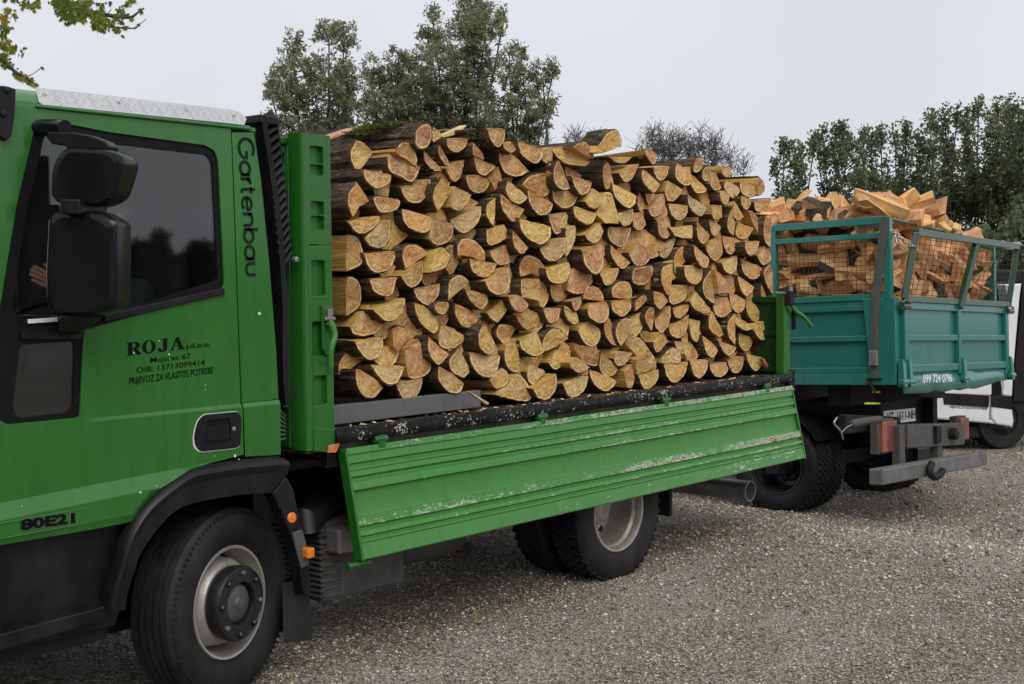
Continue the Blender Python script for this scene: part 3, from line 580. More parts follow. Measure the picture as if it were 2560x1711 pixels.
LOGS = {
'A': '''y 345,265 285,400 335,578 | 440,450 495,375 410,290
o 715,340 790,275 880,320 925,430 918,515 | 700,365
p 915,545 855,655 740,600 660,550 645,420 | 690,365 918,520
o 400,535 425,640 520,715 640,670 668,590
o 1045,200 1050,285 1135,220 | 1120,180
o 1190,250 1215,330 1290,378 1360,330 1375,250
p 1108,312 1112,400 1185,500 1218,492
o 980,360 985,460 1050,540 1130,555
o 1165,540 1200,600 1265,655 1330,600 1360,450
p 1425,290 1415,350 1420,405 | 1530,440 1520,400
o 1420,410 1470,550 1550,595 1650,500 | 1530,465
o 1680,300 1680,450 1740,570 1850,600 1955,555 | 1820,420
y 1705,300 1720,335 1800,385 | 1840,350 1770,278
o 1855,275 1890,400 2000,480 2060,430 2070,350
p 2080,360 2080,440 2180,520 | 2170,330
o 1345,590 1390,700 1480,755 1570,730 1610,640 | 1480,600
o 1870,680 1960,595 2140,575 2178,680 2150,770 2095,795
y 1760,640 1735,720 1780,830 1870,860 1940,800
o 1665,765 1690,890 1770,990 1850,1020 1925,910 | 1800,860
o 1930,730 1960,860 2060,965 2160,930 2180,860 | 2080,800
o 345,655 260,760 250,870 290,985 | 360,880 460,830
O 490,850 485,795 560,785 640,800 740,810 780,835 740,900 640,940 530,930
o 760,710 800,800 880,850 960,830 1020,740 1025,630
y 1110,615 1050,720 1045,820 1105,930 | 1225,750
y 1225,890 1300,925 1370,890 1440,770 | 1260,700
o 260,1030 330,1120 400,1140 480,1100 555,1020 560,970
g 430,1180 480,1250 580,1270 650,1220 670,1100 650,1005 | 580,1030
o 780,910 790,1020 850,1090 960,1130 1035,1080 | 1040,980
p 1030,1190 1110,1250 1230,1190 1250,1050 | 1060,1000
g 1230,1010 1280,1090 1360,1135 1450,1060 1490,960 1485,875
y 1645,800 1570,870 1560,970 1615,1070
y 1870,1000 1890,1130 1980,1220 2060,1235 2130,1170 2140,1070 | 1970,1030
o 1545,1100 1560,1250 1760,1165 | 1720,1055
o 1790,1100 1800,1250 1880,1330 1950,1270 | 1880,1200
o 255,1145 340,1170 380,1300 370,1420 245,1490
o 405,1330 450,1460 540,1505 650,1470 705,1380 705,1300
o 1010,1310 900,1240 800,1260 780,1370 800,1475
y 1005,1500 1100,1490 1190,1440 1240,1340 1150,1260 | 1090,1300
o 1280,1340 1280,1240 1340,1185 1450,1210 1540,1300 1550,1390 | 1400,1340
p 1600,1360 1680,1430 1785,1400 | 1730,1245 1580,1300
o 1385,1370 1420,1480 1520,1540 1600,1520 1660,1420 | 1540,1400
p 1880,1540 1870,1420 1930,1340 2030,1380 2090,1470 2095,1560 | 1975,1500''',
'B': '''y 145,260 250,400 410,440 | 450,375 350,300 230,245
p 300,250 440,205 510,330 490,365
p 175,380 140,470 160,600 230,655 280,640
p 295,530 330,640 390,705 450,670 490,580
p 620,390 575,450 580,560 615,660 | 690,600 650,430
y 660,350 720,395 800,400 850,345
p 985,330 1060,410 1110,380 1115,310 | 1040,275 970,280
o 740,500 810,580 880,530 925,410
o 1055,450 1080,530 1130,570 1190,530 1215,430
o 965,455 960,560 1020,650 1070,680 1115,600
o 1305,400 1280,480 1290,560 1340,615 1395,600 | 1390,440 1340,450
O 1510,490 1540,440 1590,440 1600,520 1560,580 1515,550
o 1405,490 1410,600 1450,680 1510,685 1550,650
o 1700,500 1760,540 1820,500 1830,445 | 1695,430
p 1580,600 1620,660 1680,640 | 1640,495 1600,530
o 1880,580 1890,670 1950,720 2010,690 2035,610
o 2040,530 2100,600 2095,680 2040,705 | 2030,600
g 1735,580 1730,650 1790,730 1830,720 1855,650 | 1790,585
o 1660,680 1670,750 1720,795 1770,770 1785,700 | 1720,660
o 1865,710 1870,790 1920,840 1970,810 1990,745
o 2010,770 2030,840 2080,860 2130,820 2150,735
o 120,620 150,760 240,830 320,780 350,690 | 250,670
y 415,765 450,810 510,830 560,780 570,700 | 500,640
y 700,590 710,720 790,825 850,790 870,710
y 610,680 660,690 685,800 705,970 | 600,960 530,880 570,760
y 330,800 340,910 430,980 490,940 515,880
o 1170,670 1200,750 1260,755 1340,660 | 1200,570
o 1210,785 1240,890 1300,940 1355,890 1370,800
g 1380,700 1400,820 1490,900 1545,850 1550,810
p 1040,830 1080,900 1140,880 1175,790 | 1150,690
o 1600,880 1630,930 1710,910 | 1700,800 1600,800
y 1785,810 1755,920 1780,1030 1840,1085 | 1830,970 1800,880
o 1800,900 1840,940 1885,905 | 1815,760
p 2060,1110 2075,960 1990,850 | 1950,850 1990,970
g 705,890 740,960 790,990 860,950 880,830 | 800,850
o 865,950 900,1010 960,1030 1020,980 | 960,870 880,890
p 80,900 110,1020 150,1065 220,1010 260,900 | 240,870
g 240,1020 235,1180 260,1280 330,1170 345,1050 | 330,990
g 15,1200 60,1290 130,1320 200,1270 225,1180 220,1095
o 430,1080 480,1140 550,1130 590,1040 | 565,970
p 645,1005 660,1110 740,1180 800,1170 830,1080 840,1010
p 1090,960 1110,1080 1180,1110 1225,1050 | 1205,880
y 1235,1010 1280,1080 1330,1100 1420,1110 | 1420,985
o 1450,950 1470,1090 1520,1155 1570,1130 1600,1080
y 1570,930 1580,1030 1620,1085 1690,1020 | 1690,990 1600,930
o 1840,1000 1835,1060 1870,1110 1930,1100 1970,1010 | 1850,965
o 1560,1180 1600,1260 1680,1320 1740,1250 | 1690,1080 1600,1120
p 1735,1080 1750,1200 1800,1255 1860,1150 | 1870,1110
o 1895,1140 1905,1230 1960,1270 2030,1230 2070,1130
p 2030,1270 2080,1350 2150,1320 2155,1240 | 2100,1170
p 2155,910 2110,900 2090,1020 2110,1140 2155,1190
o 655,1170 670,1280 770,1390 850,1330 | 740,1250
p 370,1220 390,1350 480,1440 560,1390 590,1260 | 580,1160
p 840,1240 900,1350 980,1360 1060,1250 | 920,1150
g 1125,1230 1150,1280 1220,1280 1270,1150 | 1265,1090
o 1270,1440 1250,1300 1300,1190 1380,1190 1405,1240
o 1410,1170 1420,1280 1490,1370 1560,1370 1610,1300
y 1330,1370 1340,1480 1440,1540 1520,1490 1545,1400 | 1420,1355
g 1700,1340 1720,1410 1770,1440 1820,1390 1845,1260 | 1780,1300
o 1880,1290 1900,1420 1980,1490 2050,1450 2065,1380 | 1950,1330
y 60,1390 90,1490 160,1530 250,1500 280,1400 | 270,1330
o 560,1430 600,1520 640,1545 700,1500 735,1385
P 830,1440 850,1380 960,1370 1060,1360 1080,1440 1020,1530 930,1545 850,1510''',
'C': '''o 720,265 790,340 870,355 950,290 970,200 965,115
o 470,280 500,390 600,440 660,400 690,270
o 230,265 330,290 385,420 370,540 255,620
p 860,375 900,470 990,520 1070,440 1090,330
g 1380,310 1290,250 1180,310 1155,475
o 1480,310 1520,390 1620,430 1720,380 1750,260 1735,175
y 1845,285 1840,370 1845,450 | 2000,480 2005,290
o 1320,380 1370,470 1480,560 1540,500 1540,440 | 1420,400
y 1710,445 1710,560 1650,640 1585,680 1505,600
p 1720,450 1750,540 1830,590 1900,550 1910,500 | 1800,430
y 485,570 560,640 620,670 710,640 775,520 778,458
y 860,500 880,620 950,720 1040,780 1085,700 | 1040,620 950,530
P 1040,520 1100,490 1180,500 1170,570 1110,610 1050,580
o 1215,505 1230,620 1310,720 1400,720 1470,640 | 1350,560
o 285,720 330,790 420,800 520,760 560,690 | 440,525 385,590
o 660,740 740,715 848,775 | 720,940 670,895
g 315,860 360,950 450,1020 530,990 580,900 575,815
p 805,1180 880,1190 980,1140 1000,1080 960,980 885,830 | 770,920
o 985,810 975,920 1020,1030 1090,1060 1190,970 | 1080,900
y 1080,830 1110,900 1200,930 1320,860 1320,800 | 1220,740 1110,705
y 1470,690 1410,780 1430,900 1540,975 1630,920 | 1560,800
o 1690,890 1620,800 1640,710 1720,705 1785,740
o 1770,615 1830,700 1900,750 1975,720 | 1880,650
p 2050,550 2070,640 2110,690 2170,640 2185,550
y 1690,940 1700,1060 1760,1135 1810,1110 | 1780,830 1700,880
g 1240,920 1165,1030 1200,1120 1320,1180 1390,1130 | 1310,1000
g 1365,960 1400,1100 1500,1180 1590,1150 1640,980
g 485,1080 530,1180 610,1250 690,1210 760,1080
o 1085,1080 1090,1200 1180,1310 1280,1320 1310,1240 | 1200,1150
o 330,1100 340,1240 400,1340 490,1370 560,1300 580,1275 | 450,1160
g 665,1250 720,1350 800,1390 900,1360 960,1260 970,1180 | 820,1230
y 1550,1210 1640,1100 1700,1140 1690,1240 1600,1290
y 1600,1340 1850,1400 1920,1340 1860,1200 1800,1150 | 1700,1170
g 1880,1130 1890,1210 1940,1250 2030,1180 2075,1130 | 1920,1060
o 1925,1290 1980,1370 2080,1380 2160,1300 2180,1220 2170,1150
y 1810,850 1830,930 1960,990 2040,940 | 1970,760''',
'D': '''p 240,390 310,425 390,390 440,290 | 340,170 280,200
o 60,345 100,440 170,490 250,470 295,415
o 1190,140 1110,180 1105,300 1160,430 | 1190,420
y 1180,430 1200,500 1250,515 1350,470 1385,340 | 1205,345
p 1570,190 1490,300 1490,430 1590,520 | 1595,300
p 1735,350 1690,400 1620,420 | 1600,200
o 400,460 420,380 490,350 560,390 585,490
p 270,490 300,560 340,570 385,510 | 380,445
o 440,560 450,630 530,690 600,650 620,540 | 590,495 470,505
y 660,450 650,370 720,310 810,320 845,400 840,465
o 650,490 660,570 740,625 820,560 835,470
o 865,580 870,490 940,435 1005,460
o 1010,390 1030,500 1090,560 1180,490 | 1120,420
y 225,520 240,620 310,700 360,690 | 330,590
y 1365,490 1400,560 1480,600 1540,580 | 1420,400
p 1020,760 965,640 1000,550 1045,545
o 1040,670 1060,740 1120,770 1190,650 1190,520
o 1210,555 1230,620 1280,640 1350,580 1360,515
o 1170,730 1180,790 1250,825 1330,770 1370,610
o 1590,520 1600,600 1660,635 1730,570 | 1700,450 1620,440
o 1730,420 1745,540 1800,590 1850,560 1870,480 | 1790,430
o 1805,250 1830,390 1880,440 1950,360
y 1885,460 1900,600 1980,680 2020,610 | 1960,520
o 2000,330 2010,480 2050,550 2115,510 | 2060,440
p 2090,150 2040,220 2080,340 2145,430 | 2120,220
y 345,760 390,860 450,900 520,840 535,740 | 430,670 400,690
o 620,600 590,720 620,850 710,910 | 680,750
y 740,900 700,780 730,680 800,640 870,680
y 45,950 45,840 100,750 170,740 245,830
y 800,790 900,820 970,900 990,960 890,1000 | 780,870
o 1040,860 1060,920 1110,950 1190,850 | 1090,770
y 1365,700 1390,830 1440,860 | 1455,670 1380,650
o 1540,620 1535,740 1600,810 1650,790 | 1570,580
o 1780,600 1720,680 1720,790 1780,885
y 1785,620 1810,710 1880,755 1930,720
y 1950,750 1980,820 2030,840 2090,760 2095,650 | 1980,690
y 1815,780 1820,880 1880,945 1930,900 1945,820
o 2010,870 2020,970 2060,1000 2095,940 | 2050,870
y 1480,800 1500,950 1560,1000 1620,930 | 1560,860
y 1635,850 1680,960 1730,980 1785,910
y 1225,850 1260,930 1320,965 1340,860
g 1395,880 1385,980 1340,1015 | 1320,960 1345,870
g 1110,1000 1190,905 1245,960 1245,1040 | 1110,1050
p 380,1010 430,1060 520,1070 530,935 | 300,870 320,920
y 85,1050 150,1110 260,1040 | 150,930
y 280,1100 350,1140 430,1120 480,1090 | 350,1000 260,1050
y 545,945 550,1080 600,1160 680,1170 725,1110
g 680,1010 720,1080 790,1060 850,960 | 700,940
y 1010,940 1070,1020 1090,1100 | 890,1155 870,1020
y 895,1170 930,1270 1000,1280 1080,1200 1090,1110
o 1150,1060 1180,1180 1240,1230 1310,1150 1330,1040
o 1375,1030 1400,1150 1450,1190 1510,1110 1520,1020
o 1555,1060 1580,1150 1630,1180 1690,1130 1700,1040
o 1715,1030 1740,1110 1790,1145 1840,1090 1855,990
y 1885,970 1910,1080 1960,1120 2010,1060 2025,1000
o 475,1110 500,1230 570,1305 630,1270 665,1215 | 570,1150
o 850,1060 860,1200 820,1280 | 790,1270 770,1120
g 215,1240 250,1340 320,1360 400,1290 440,1170 | 330,1180''' }
for zn, txt in LOGS.items():
    for ln_ in txt.strip().split('\n'): make_log(zn, ln_)
# smaller logs wedged into the openings that are left, a hand's breadth further in
def fill_gaps(maxn=95):
    st = .01; X0, X1, Z0, Z1 = .62, 4.66, 1.07, 2.45; nx, nz_ = int((X1 - X0) / st), int((Z1 - Z0) / st)
    gx_, gz_ = np.meshgrid(X0 + (np.arange(nx) + .5) * st, Z0 + (np.arange(nz_) + .5) * st)
    occ = np.zeros((nz_, nx), bool)
    def mark(poly):
        xs_ = [p[0] for p in poly]; zs_ = [p[1] for p in poly]
        i0, i1 = max(0, int((min(xs_) - X0) / st) - 1), min(nx, int((max(xs_) - X0) / st) + 2); j0, j1 = max(0, int((min(zs_) - Z0) / st) - 1), min(nz_, int((max(zs_) - Z0) / st) + 2)
        if i1 <= i0 or j1 <= j0: return
        a, b = gx_[j0:j1, i0:i1], gz_[j0:j1, i0:i1]; c = np.zeros(a.shape, bool)
        for k in range(len(poly)):
            (x1, y1_), (x2, y2_) = poly[k], poly[k - 1]
            if y1_ == y2_: continue
            c ^= ((y1_ > b) != (y2_ > b)) & (a < (x2 - x1) * (b - y1_) / (y2_ - y1_) + x1)
        occ[j0:j1, i0:i1] |= c
    for p in STACK: mark(p)
    top = np.array([(np.nonzero(occ[:, i])[0].max() if occ[:, i].any() else -1) for i in range(nx)]); bot_ = np.array([(np.nonzero(occ[:, i])[0].min() if occ[:, i].any() else nz_) for i in range(nx)])
    w = 9; top = np.array([np.median(top[max(0, i - w):i + w + 1]) for i in range(nx)]) - 4; bot_ = np.array([np.median(bot_[max(0, i - w):i + w + 1]) for i in range(nx)])
    rowi = np.arange(nz_)[:, None]; dom = (rowi < top[None]) & (rowi >= bot_[None])
    for n in range(maxn):
        free = dom & ~occ; d = np.zeros((nz_, nx)); cur = free.copy(); k = 0
        while cur.any() and k < 14:
            d += cur; e = cur.copy(); e[1:] &= cur[:-1]; e[:-1] &= cur[1:]; e[:, 1:] &= cur[:, :-1]; e[:, :-1] &= cur[:, 1:]; cur = e; k += 1
        m_ = d.max()
        if m_ < 3: break
        j, i = np.unravel_index(np.argmax(d + RNG.random(d.shape) * .5), d.shape); c = Vector((gx_[j, i], gz_[j, i])); r = max(.045, m_ * st * 1.5)
        a0 = random.choice([-90, -90, -90, -60, -120, 90, 180, 0]) + random.uniform(-25, 25); kind = random.random(); f = lambda a, q=1.0: (c.x + r * q * math.cos(rad(a)), c.y + r * q * math.sin(rad(a)))
        if kind < .5: c = c - Vector((math.cos(rad(a0)), math.sin(rad(a0)))) * r * .35; arcp = [f(a0 - 88, 1.1), f(a0 - 45), f(a0, 1.05), f(a0 + 45), f(a0 + 88, 1.1)]; ap = []
        elif kind < .9: c = c - Vector((math.cos(rad(a0)), math.sin(rad(a0)))) * r * .4; arcp = [f(a0 - 50, 1.25), f(a0, 1.35), f(a0 + 50, 1.25)]; ap = [f(a0 + 180, .25)]
        else: arcp = [f(q, random.uniform(.85, 1.1)) for q in range(0, 360, 45)]; ap = []
        tn = random.choice('ooooyyyppg'); tn = tn.upper() if kind >= .9 else tn
        make_log('v', '', y0=.25 + random.uniform(0, .05), xz=(arcp, ap), tone=tn); mark(STACK[-1])
        yy, xx = np.ogrid[:nz_, :nx]; occ[(yy - j) ** 2 + (xx - i) ** 2 <= (m_ + 1) ** 2] = True
    return n
fill_gaps()
# single logs lying on top of the stack
mossy = make_log('A', 'P 890,200 910,150 960,110 1020,130 1045,220 1030,300 1000,342 930,340 895,290', y0=.16, length=1.25, yaw=4, label='mossy round log with pinkish cut end lying on top of the stack by the headboard')
make_log('A', 'p 1550,160 1590,270 1660,330 1730,260 1738,158', y0=.17, length=.6, yaw=0, label='mossy half log with ringed pink cut face on top of the stack')
make_log('B', 'y 545,240 640,120 740,100 795,190 790,245 | 600,310 515,305', y0=.14, length=.16, yaw=0, pit=4, label='pale log end jutting up from the top of the stack')
make_log('B', 'O 1440,480 1445,400 1460,365 1510,350 1522,400 1510,450 1480,485', y0=.2, length=.9, yaw=2, label='slim round log with dark wet bark lying on the top rear of the stack')
def plank(pts, y0, thick, depth, name, label, m=None):
    mb = MB(); q = [W(z, a, b, y=y0) for z, a, b in pts]
    mb.slab([[(p.x, p.z) for p in q]], lambda u, v, t: (u, t, v), y0, y0 + depth); o = mb.build(name, m or M_bare, bevel=.003); tag(o, label, 'splinter', 'splinters and slabs on the log stack'); return o
plank([('A', 60, 245), ('A', 380, 138), ('A', 390, 150), ('A', 110, 258)], .5, .02, .12, 'wood_slab', 'thin pinkish slab leaning on the mossy top log', plain('pinkish slab', (.5, .27, .17), .7, 0, .2, 20, .2))
plank([('A', 1140, 222), ('A', 1365, 120), ('A', 1372, 132), ('A', 1260, 215), ('A', 1150, 240)], .4, .02, .05, 'wood_splinter', 'torn pale splinter sticking up on top of the stack')
plank([('C', 1355, 1312), ('C', 1368, 1310), ('C', 1545, 1415), ('C', 1530, 1435)], .1, .02, .02, 'wood_splinter', 'yellow splinter hanging over the grey ledge')
plank([('D', 2025, 1010), ('D', 2045, 1010), ('D', 2100, 1090), ('D', 2075, 1100)], .15, .02, .03, 'wood_splinter', 'orange splinter beside the rear green post', plain('orange splinter', (.55, .2, .09), .7, 0, .2, 20, .2))
# moss tufts on the top logs
def moss(cx, label, pts):
    mb = MB()
    for zx, zy in pts:
        for _ in range(230):
            c = W('A', zx + random.gauss(0, 42), zy + random.gauss(4, 11), y=cx + random.uniform(-.22, .1)); r = random.uniform(.003, .008)
            vs = [c + Vector((random.gauss(0, r), random.gauss(0, r), random.gauss(0, r * .5))) for _ in range(6)]
            mb.add(vs, [(0, 1, 2), (1, 2, 3), (2, 3, 4), (3, 4, 5), (0, 2, 4), (1, 3, 5)])
    o = mb.build('moss', M_moss, recalc=False); o['kind'] = 'stuff'; o['label'] = label; o['category'] = 'moss'
moss(.5, 'green moss covering the topmost round log', [(400, 160), (480, 140), (560, 125), (640, 120), (720, 112), (800, 115), (350, 190), (440, 185), (860, 100)])
moss(.45, 'green moss on the half log at the top of the stack', [(1450, 215), (1500, 250), (1400, 245), (1480, 190), (1540, 300)])
# inside of the stack: logs of which only dark bark shows between the faces
def stack_core():
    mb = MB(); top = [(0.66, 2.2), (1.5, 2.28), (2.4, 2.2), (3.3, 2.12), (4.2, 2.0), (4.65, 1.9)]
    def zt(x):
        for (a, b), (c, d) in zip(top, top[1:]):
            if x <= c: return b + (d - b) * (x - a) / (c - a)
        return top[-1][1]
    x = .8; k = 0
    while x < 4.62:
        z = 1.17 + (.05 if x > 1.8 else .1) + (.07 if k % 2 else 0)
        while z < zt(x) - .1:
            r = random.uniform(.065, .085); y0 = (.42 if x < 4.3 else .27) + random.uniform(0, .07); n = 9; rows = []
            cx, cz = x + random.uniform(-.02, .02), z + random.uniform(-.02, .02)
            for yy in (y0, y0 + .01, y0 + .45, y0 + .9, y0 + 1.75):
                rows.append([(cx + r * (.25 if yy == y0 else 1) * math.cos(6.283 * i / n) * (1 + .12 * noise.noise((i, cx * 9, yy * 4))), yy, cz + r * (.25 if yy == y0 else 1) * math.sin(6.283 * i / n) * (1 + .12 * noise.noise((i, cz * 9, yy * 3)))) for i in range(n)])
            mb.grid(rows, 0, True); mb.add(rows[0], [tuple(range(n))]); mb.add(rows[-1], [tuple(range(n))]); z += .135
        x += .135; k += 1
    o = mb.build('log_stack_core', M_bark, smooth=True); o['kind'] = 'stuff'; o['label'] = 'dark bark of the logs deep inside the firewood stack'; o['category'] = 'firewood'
stack_core()

# chips and bark crumbs on the edge of the bed
def crumbs():
    mb = MB()
    for _ in range(260):
        x, y = random.uniform(.62, 4.6), random.uniform(.06, .19); c = Vector((x, y, 1.058 + random.uniform(0, .006))); a = random.uniform(0, 6.28); l = random.uniform(.006, .03); w = random.uniform(.003, .009); d = Vector((math.cos(a), math.sin(a), random.uniform(-.1, .25))) * l; t = Vector((-math.sin(a), math.cos(a), 0)) * w
        mb.add([c - d - t, c + d - t, c + d + t, c - d + t, c + Vector((0, 0, .006))], [(0, 1, 4), (1, 2, 4), (2, 3, 4), (3, 0, 4)], random.choice([0, 1, 1, 1]))
    o = mb.build('wood_crumbs', [M_bare, M_bark], recalc=False); o['kind'] = 'stuff'; o['label'] = 'bark crumbs and chips along the edge of the truck bed'; o['category'] = 'crumbs'
crumbs()
# ================================================================== green flatbed truck
truck = thing('flatbed_truck', 'green flatbed lorry with dropped side board loaded with stacked firewood', 'truck', (0, 0.9, 0))
TW_ = 2.2                                                    # width of the vehicle
side = lambda u, v, t: (u, t, v)
def plate(name, loops, y0, y1, m, parent, bevel=.004, seg=2):
    mb = MB(); mb.slab(loops, side, y0, y1); return mb.build(name, m, parent, bevel=bevel, seg=seg)
v = lambda pts, y=0.0: XZ('v', pts, y)
# ---- cab shell: side wall in steps (flat, first ledge, second ledge), far side mirrored
GAP = v([(531, 298), (557, 1048)])
def gapx(z): a, b = GAP; return a[0] + (b[0] - a[0]) * (z - a[1]) / (b[1] - a[1])
XF = -1.27                                                   # cab front
zc1 = 1.236                                                  # first crease
crease2 = lambda x: .9855 + .049 * (x + .55)                 # lower ledge, falling forward
y1 = lambda x: -.009 * min(1, max(0, (x + .62) / .5))
hole = v([(80, 290), (165, 286), (250, 303), (470, 333), (492, 346), (500, 370), (514, 652), (505, 668), (192, 757), (183, 955), (168, 972), (15, 978), (-2, 962), (-10, 900), (-14, 800), (2, 690), (38, 470)])
hole = [(a, max(b, zc1 + .007)) for a, b in hole]; hole = rnd_corner(hole, .012, 2)
archtop = [(p[0], p[1]) for p in XZ('a3', [(1400, 95), (1290, 120), (1150, 210), (1000, 330), (900, 470), (880, 495)], -.035)]
gut = v([(-10, 239), (40, 243), (531, 296)])
# the door skin above the first crease, with the window opening
mb = MB()
zt = lambda x: gut[0][1] + (gut[2][1] - gut[0][1]) * (x - gut[0][0]) / (gut[2][0] - gut[0][0])
front_up = [(-1.165, zc1), (-.885, 2.372)]
up = [(gapx(zc1) - .004, zc1), (gapx(zt(.07)) - .004, zt(.07)), (-.3, zt(-.3)), (front_up[1][0], zt(front_up[1][0])), (-.93, 2.2), (-.985, 1.9), (-1.06, 1.5), (front_up[0][0], zc1)]
Y1, Y2 = -.009, -.034
low_z = .655
mb.slab([up, hole], side, 0, .03)
# (ledge: y steps out 9 mm, then 25 mm more at the lower ledge)
xs = [-1.24, -.9, -.62, -.4, -.12, 0, gapx(1.2) - .004]
mb.grid([[(x, 0, zc1) for x in xs], [(x, y1(x), zc1 - .014) for x in xs]])
def low_arch(x):                                             # lower edge of the door skin: over the wheel arch
    pts = sorted(archtop); 
    if x <= pts[0][0]: return None
    for (a, b), (c, d) in zip(pts, pts[1:]):
        if a <= x <= c: return b + (d - b) * (x - a) / max(1e-6, c - a)
    return pts[-1][1] + .02 * (x - pts[-1][0]) / .2
xs2 = [-1.24, -1.0, -.8, -.6, -.45] + [round(q, 3) for q in np.arange(-.4, .085, .04)] + [gapx(1.0) - .004]
rowA = [(x, y1(x), zc1 - .014) for x in xs2]
top2 = lambda x: max(crease2(x), (low_arch(x) or 0) + .004)
fade = lambda x: min(1, max(0, (-.1 - x) / .1))
yo = lambda x: y1(x) + (Y2 - y1(x)) * fade(x)
rowB = [(x, y1(x), top2(x)) for x in xs2]
def rowz(x, d): 
    la = low_arch(x) or 0; return max(top2(x) - d, la + .002)
rowC = [(x, yo(x), rowz(x, .056)) for x in xs2]
lowz = lambda x: max(.82, (low_arch(x) or 0))
rowD = [(x, yo(x), min(rowz(x, .06), max(lowz(x) + .03, low_arch(x) or 0))) for x in xs2]
rowE = [(x, yo(x) * .75, min(rowz(x, .062), lowz(x))) for x in xs2]
mb.grid([rowA, rowB]); mb.grid([rowB, rowC]); mb.grid([rowC, rowD]); mb.grid([rowD, rowE])
mb.grid([rowE, [(p[0], .05, p[2] + .002) for p in rowE]])
door = mb.build('door', M_green, truck, bevel=.003, smooth=28)
# shallow pressed groove over the badge
mbp = MB(); 
for zz, h in ((.748, .007), (.676, .005)):
    q = [W('a3', 0, 465 if zz > .7 else 565, y=Y2), W('a3', 600, 372 if zz > .7 else 475, y=Y2)]
    mbp.hexa([(q[0].x - .2, Y2 - .004, q[0].z - h - .012), (q[1].x, Y2 - .0005, q[1].z - h), (q[1].x, Y2 + .01, q[1].z - h), (q[0].x - .2, Y2 + .01, q[0].z - h - .012),
              (q[0].x - .2, Y2 - .003, q[0].z - .01), (q[1].x, Y2 - .0005, q[1].z), (q[1].x, Y2 + .01, q[1].z), (q[0].x - .2, Y2 + .01, q[0].z - .01)])
mbp.build('pressing', M_green, door, bevel=.002)
# rear pillar panel
mb = MB(); rp = v([(534, 299), (583, 302), (600, 420), (618, 600), (634, 800), (640, 960), (640, 1042)])
rpf = [(gapx(p) + .004, p) for p in (2.36, zc1)]
mb.slab([[rpf[0]] + rp[1:5] + [(rp[5][0], zc1), (rpf[1][0], zc1)]], side, .002, .03)
xr = [gapx(1.1) + .004, rp[5][0], rp[6][0] + .0]
mb.grid([[(gapx(zc1) + .004, .002, zc1), (rp[5][0], .002, zc1)], [(gapx(zc1) + .004, Y1, zc1 - .014), (rp[5][0], Y1, zc1 - .014)], [(gapx(1.0) + .004, Y1, 1.013), (rp[6][0], Y1, 1.0)]])
mb.grid([[(p[0], .002, p[1]) for p in rp[1:5]] + [(rp[5][0], .002, zc1), (rp[5][0], Y1, zc1 - .014), (rp[6][0], Y1, 1.0)], [(p[0] + .012, .03, p[1]) for p in rp[1:5]] + [(rp[5][0] + .012, .03, zc1), (rp[5][0] + .012, .03, zc1 - .014), (rp[6][0] + .012, .03, 1.0)]])
mb.build('rear_pillar', M_green, truck, bevel=.004, smooth=28)
# dark shut line behind the gap
mb = MB(); mb.bb(gapx(2.3) - .02, .16, .028, .034, 1.0, 2.36); mb.build('door_seal', M_rubbertrim, truck)
# roof: gutter, cant rail, roof skin, back and far side
mb = MB(); RX0, RX1 = -.9, .2
roofz = lambda x: zt(x)
prof = [(.0, .0), (.004, .016), (.028, .018), (.03, .026), (.055, .05), (.1, .078), (.14, .082), (.3, .084), (1.05, .088)]
xsr = [-.93, -.88, -.6, -.3, 0, .12, .17, .2]
dip = lambda x: -.02 if x > .18 else (-.006 if x > .15 else 0)
rows = [[(x + (0 if x < .15 else -.02 * (k / 8)), yy, roofz(x) + zz + dip(x) * (k > 3)) for k, (yy, zz) in enumerate(prof)] + [(x, TW_ - .06 - yy, roofz(x) + zz + dip(x) * (k > 3)) for k, (yy, zz) in reversed(list(enumerate(prof)))] for x in xsr]
mb.grid(rows); r0 = rows[0]; r1 = rows[-1]
mb.add(r1 + [(.2, TW_ - .06, 1.0), (.2, 0.03, 1.0)], [tuple(range(len(r1) + 2))])
mb.bb(-1.25, .2, TW_ - .09, TW_ - .06, .8, 1.25)
mb.hexa([(-1.25, TW_ - .09, 1.25), (-.75, TW_ - .09, 1.25), (-.75, TW_ - .06, 1.25), (-1.25, TW_ - .06, 1.25), (-.93, TW_ - .09, 2.38), (-.82, TW_ - .09, 2.38), (-.82, TW_ - .06, 2.38), (-.93, TW_ - .06, 2.38)])
mb.bb(-.05, .2, TW_ - .09, TW_ - .06, 1.25, 2.36)
mb.build('cab_shell', M_green, truck, smooth=30)
# front panel, windscreen, sun visor
mb = MB(); mb.hexa([(-1.26, 0.0, .66), (-1.2, .0, .66), (-1.2, TW_ - .06, .66), (-1.26, TW_ - .06, .66), (-1.2, 0.0, 1.42), (-1.1, .0, 1.42), (-1.1, TW_ - .06, 1.42), (-1.2, TW_ - .06, 1.42)])
mb.build('front_panel', M_green, truck, bevel=.02)
mb = MB(); mb.hexa([(-1.175, .03, 1.42), (-1.165, .03, 1.42), (-1.165, TW_ - .09, 1.42), (-1.175, TW_ - .09, 1.42), (-.935, .03, 2.36), (-.925, .03, 2.36), (-.925, TW_ - .09, 2.36), (-.935, TW_ - .09, 2.36)])
mb.build('windscreen', M_glass, truck)
mb = MB(); mb.bb(-1.34, -1.2, -.02, TW_ - .04, .38, .66); mb.build('bumper', M_black, truck, bevel=.03)
mb = MB()
q = [W('a1', a, b, y=-.02) for a, b in ((-60, 90), (40, 96), (106, 116), (100, 270), (75, 430), (40, 470), (-20, 420), (-60, 330))]
mb.slab([[(p.x, p.z) for p in q]], side, -.025, TW_ - .03); vis = mb.build('sun_visor', M_black, truck, bevel=.01)
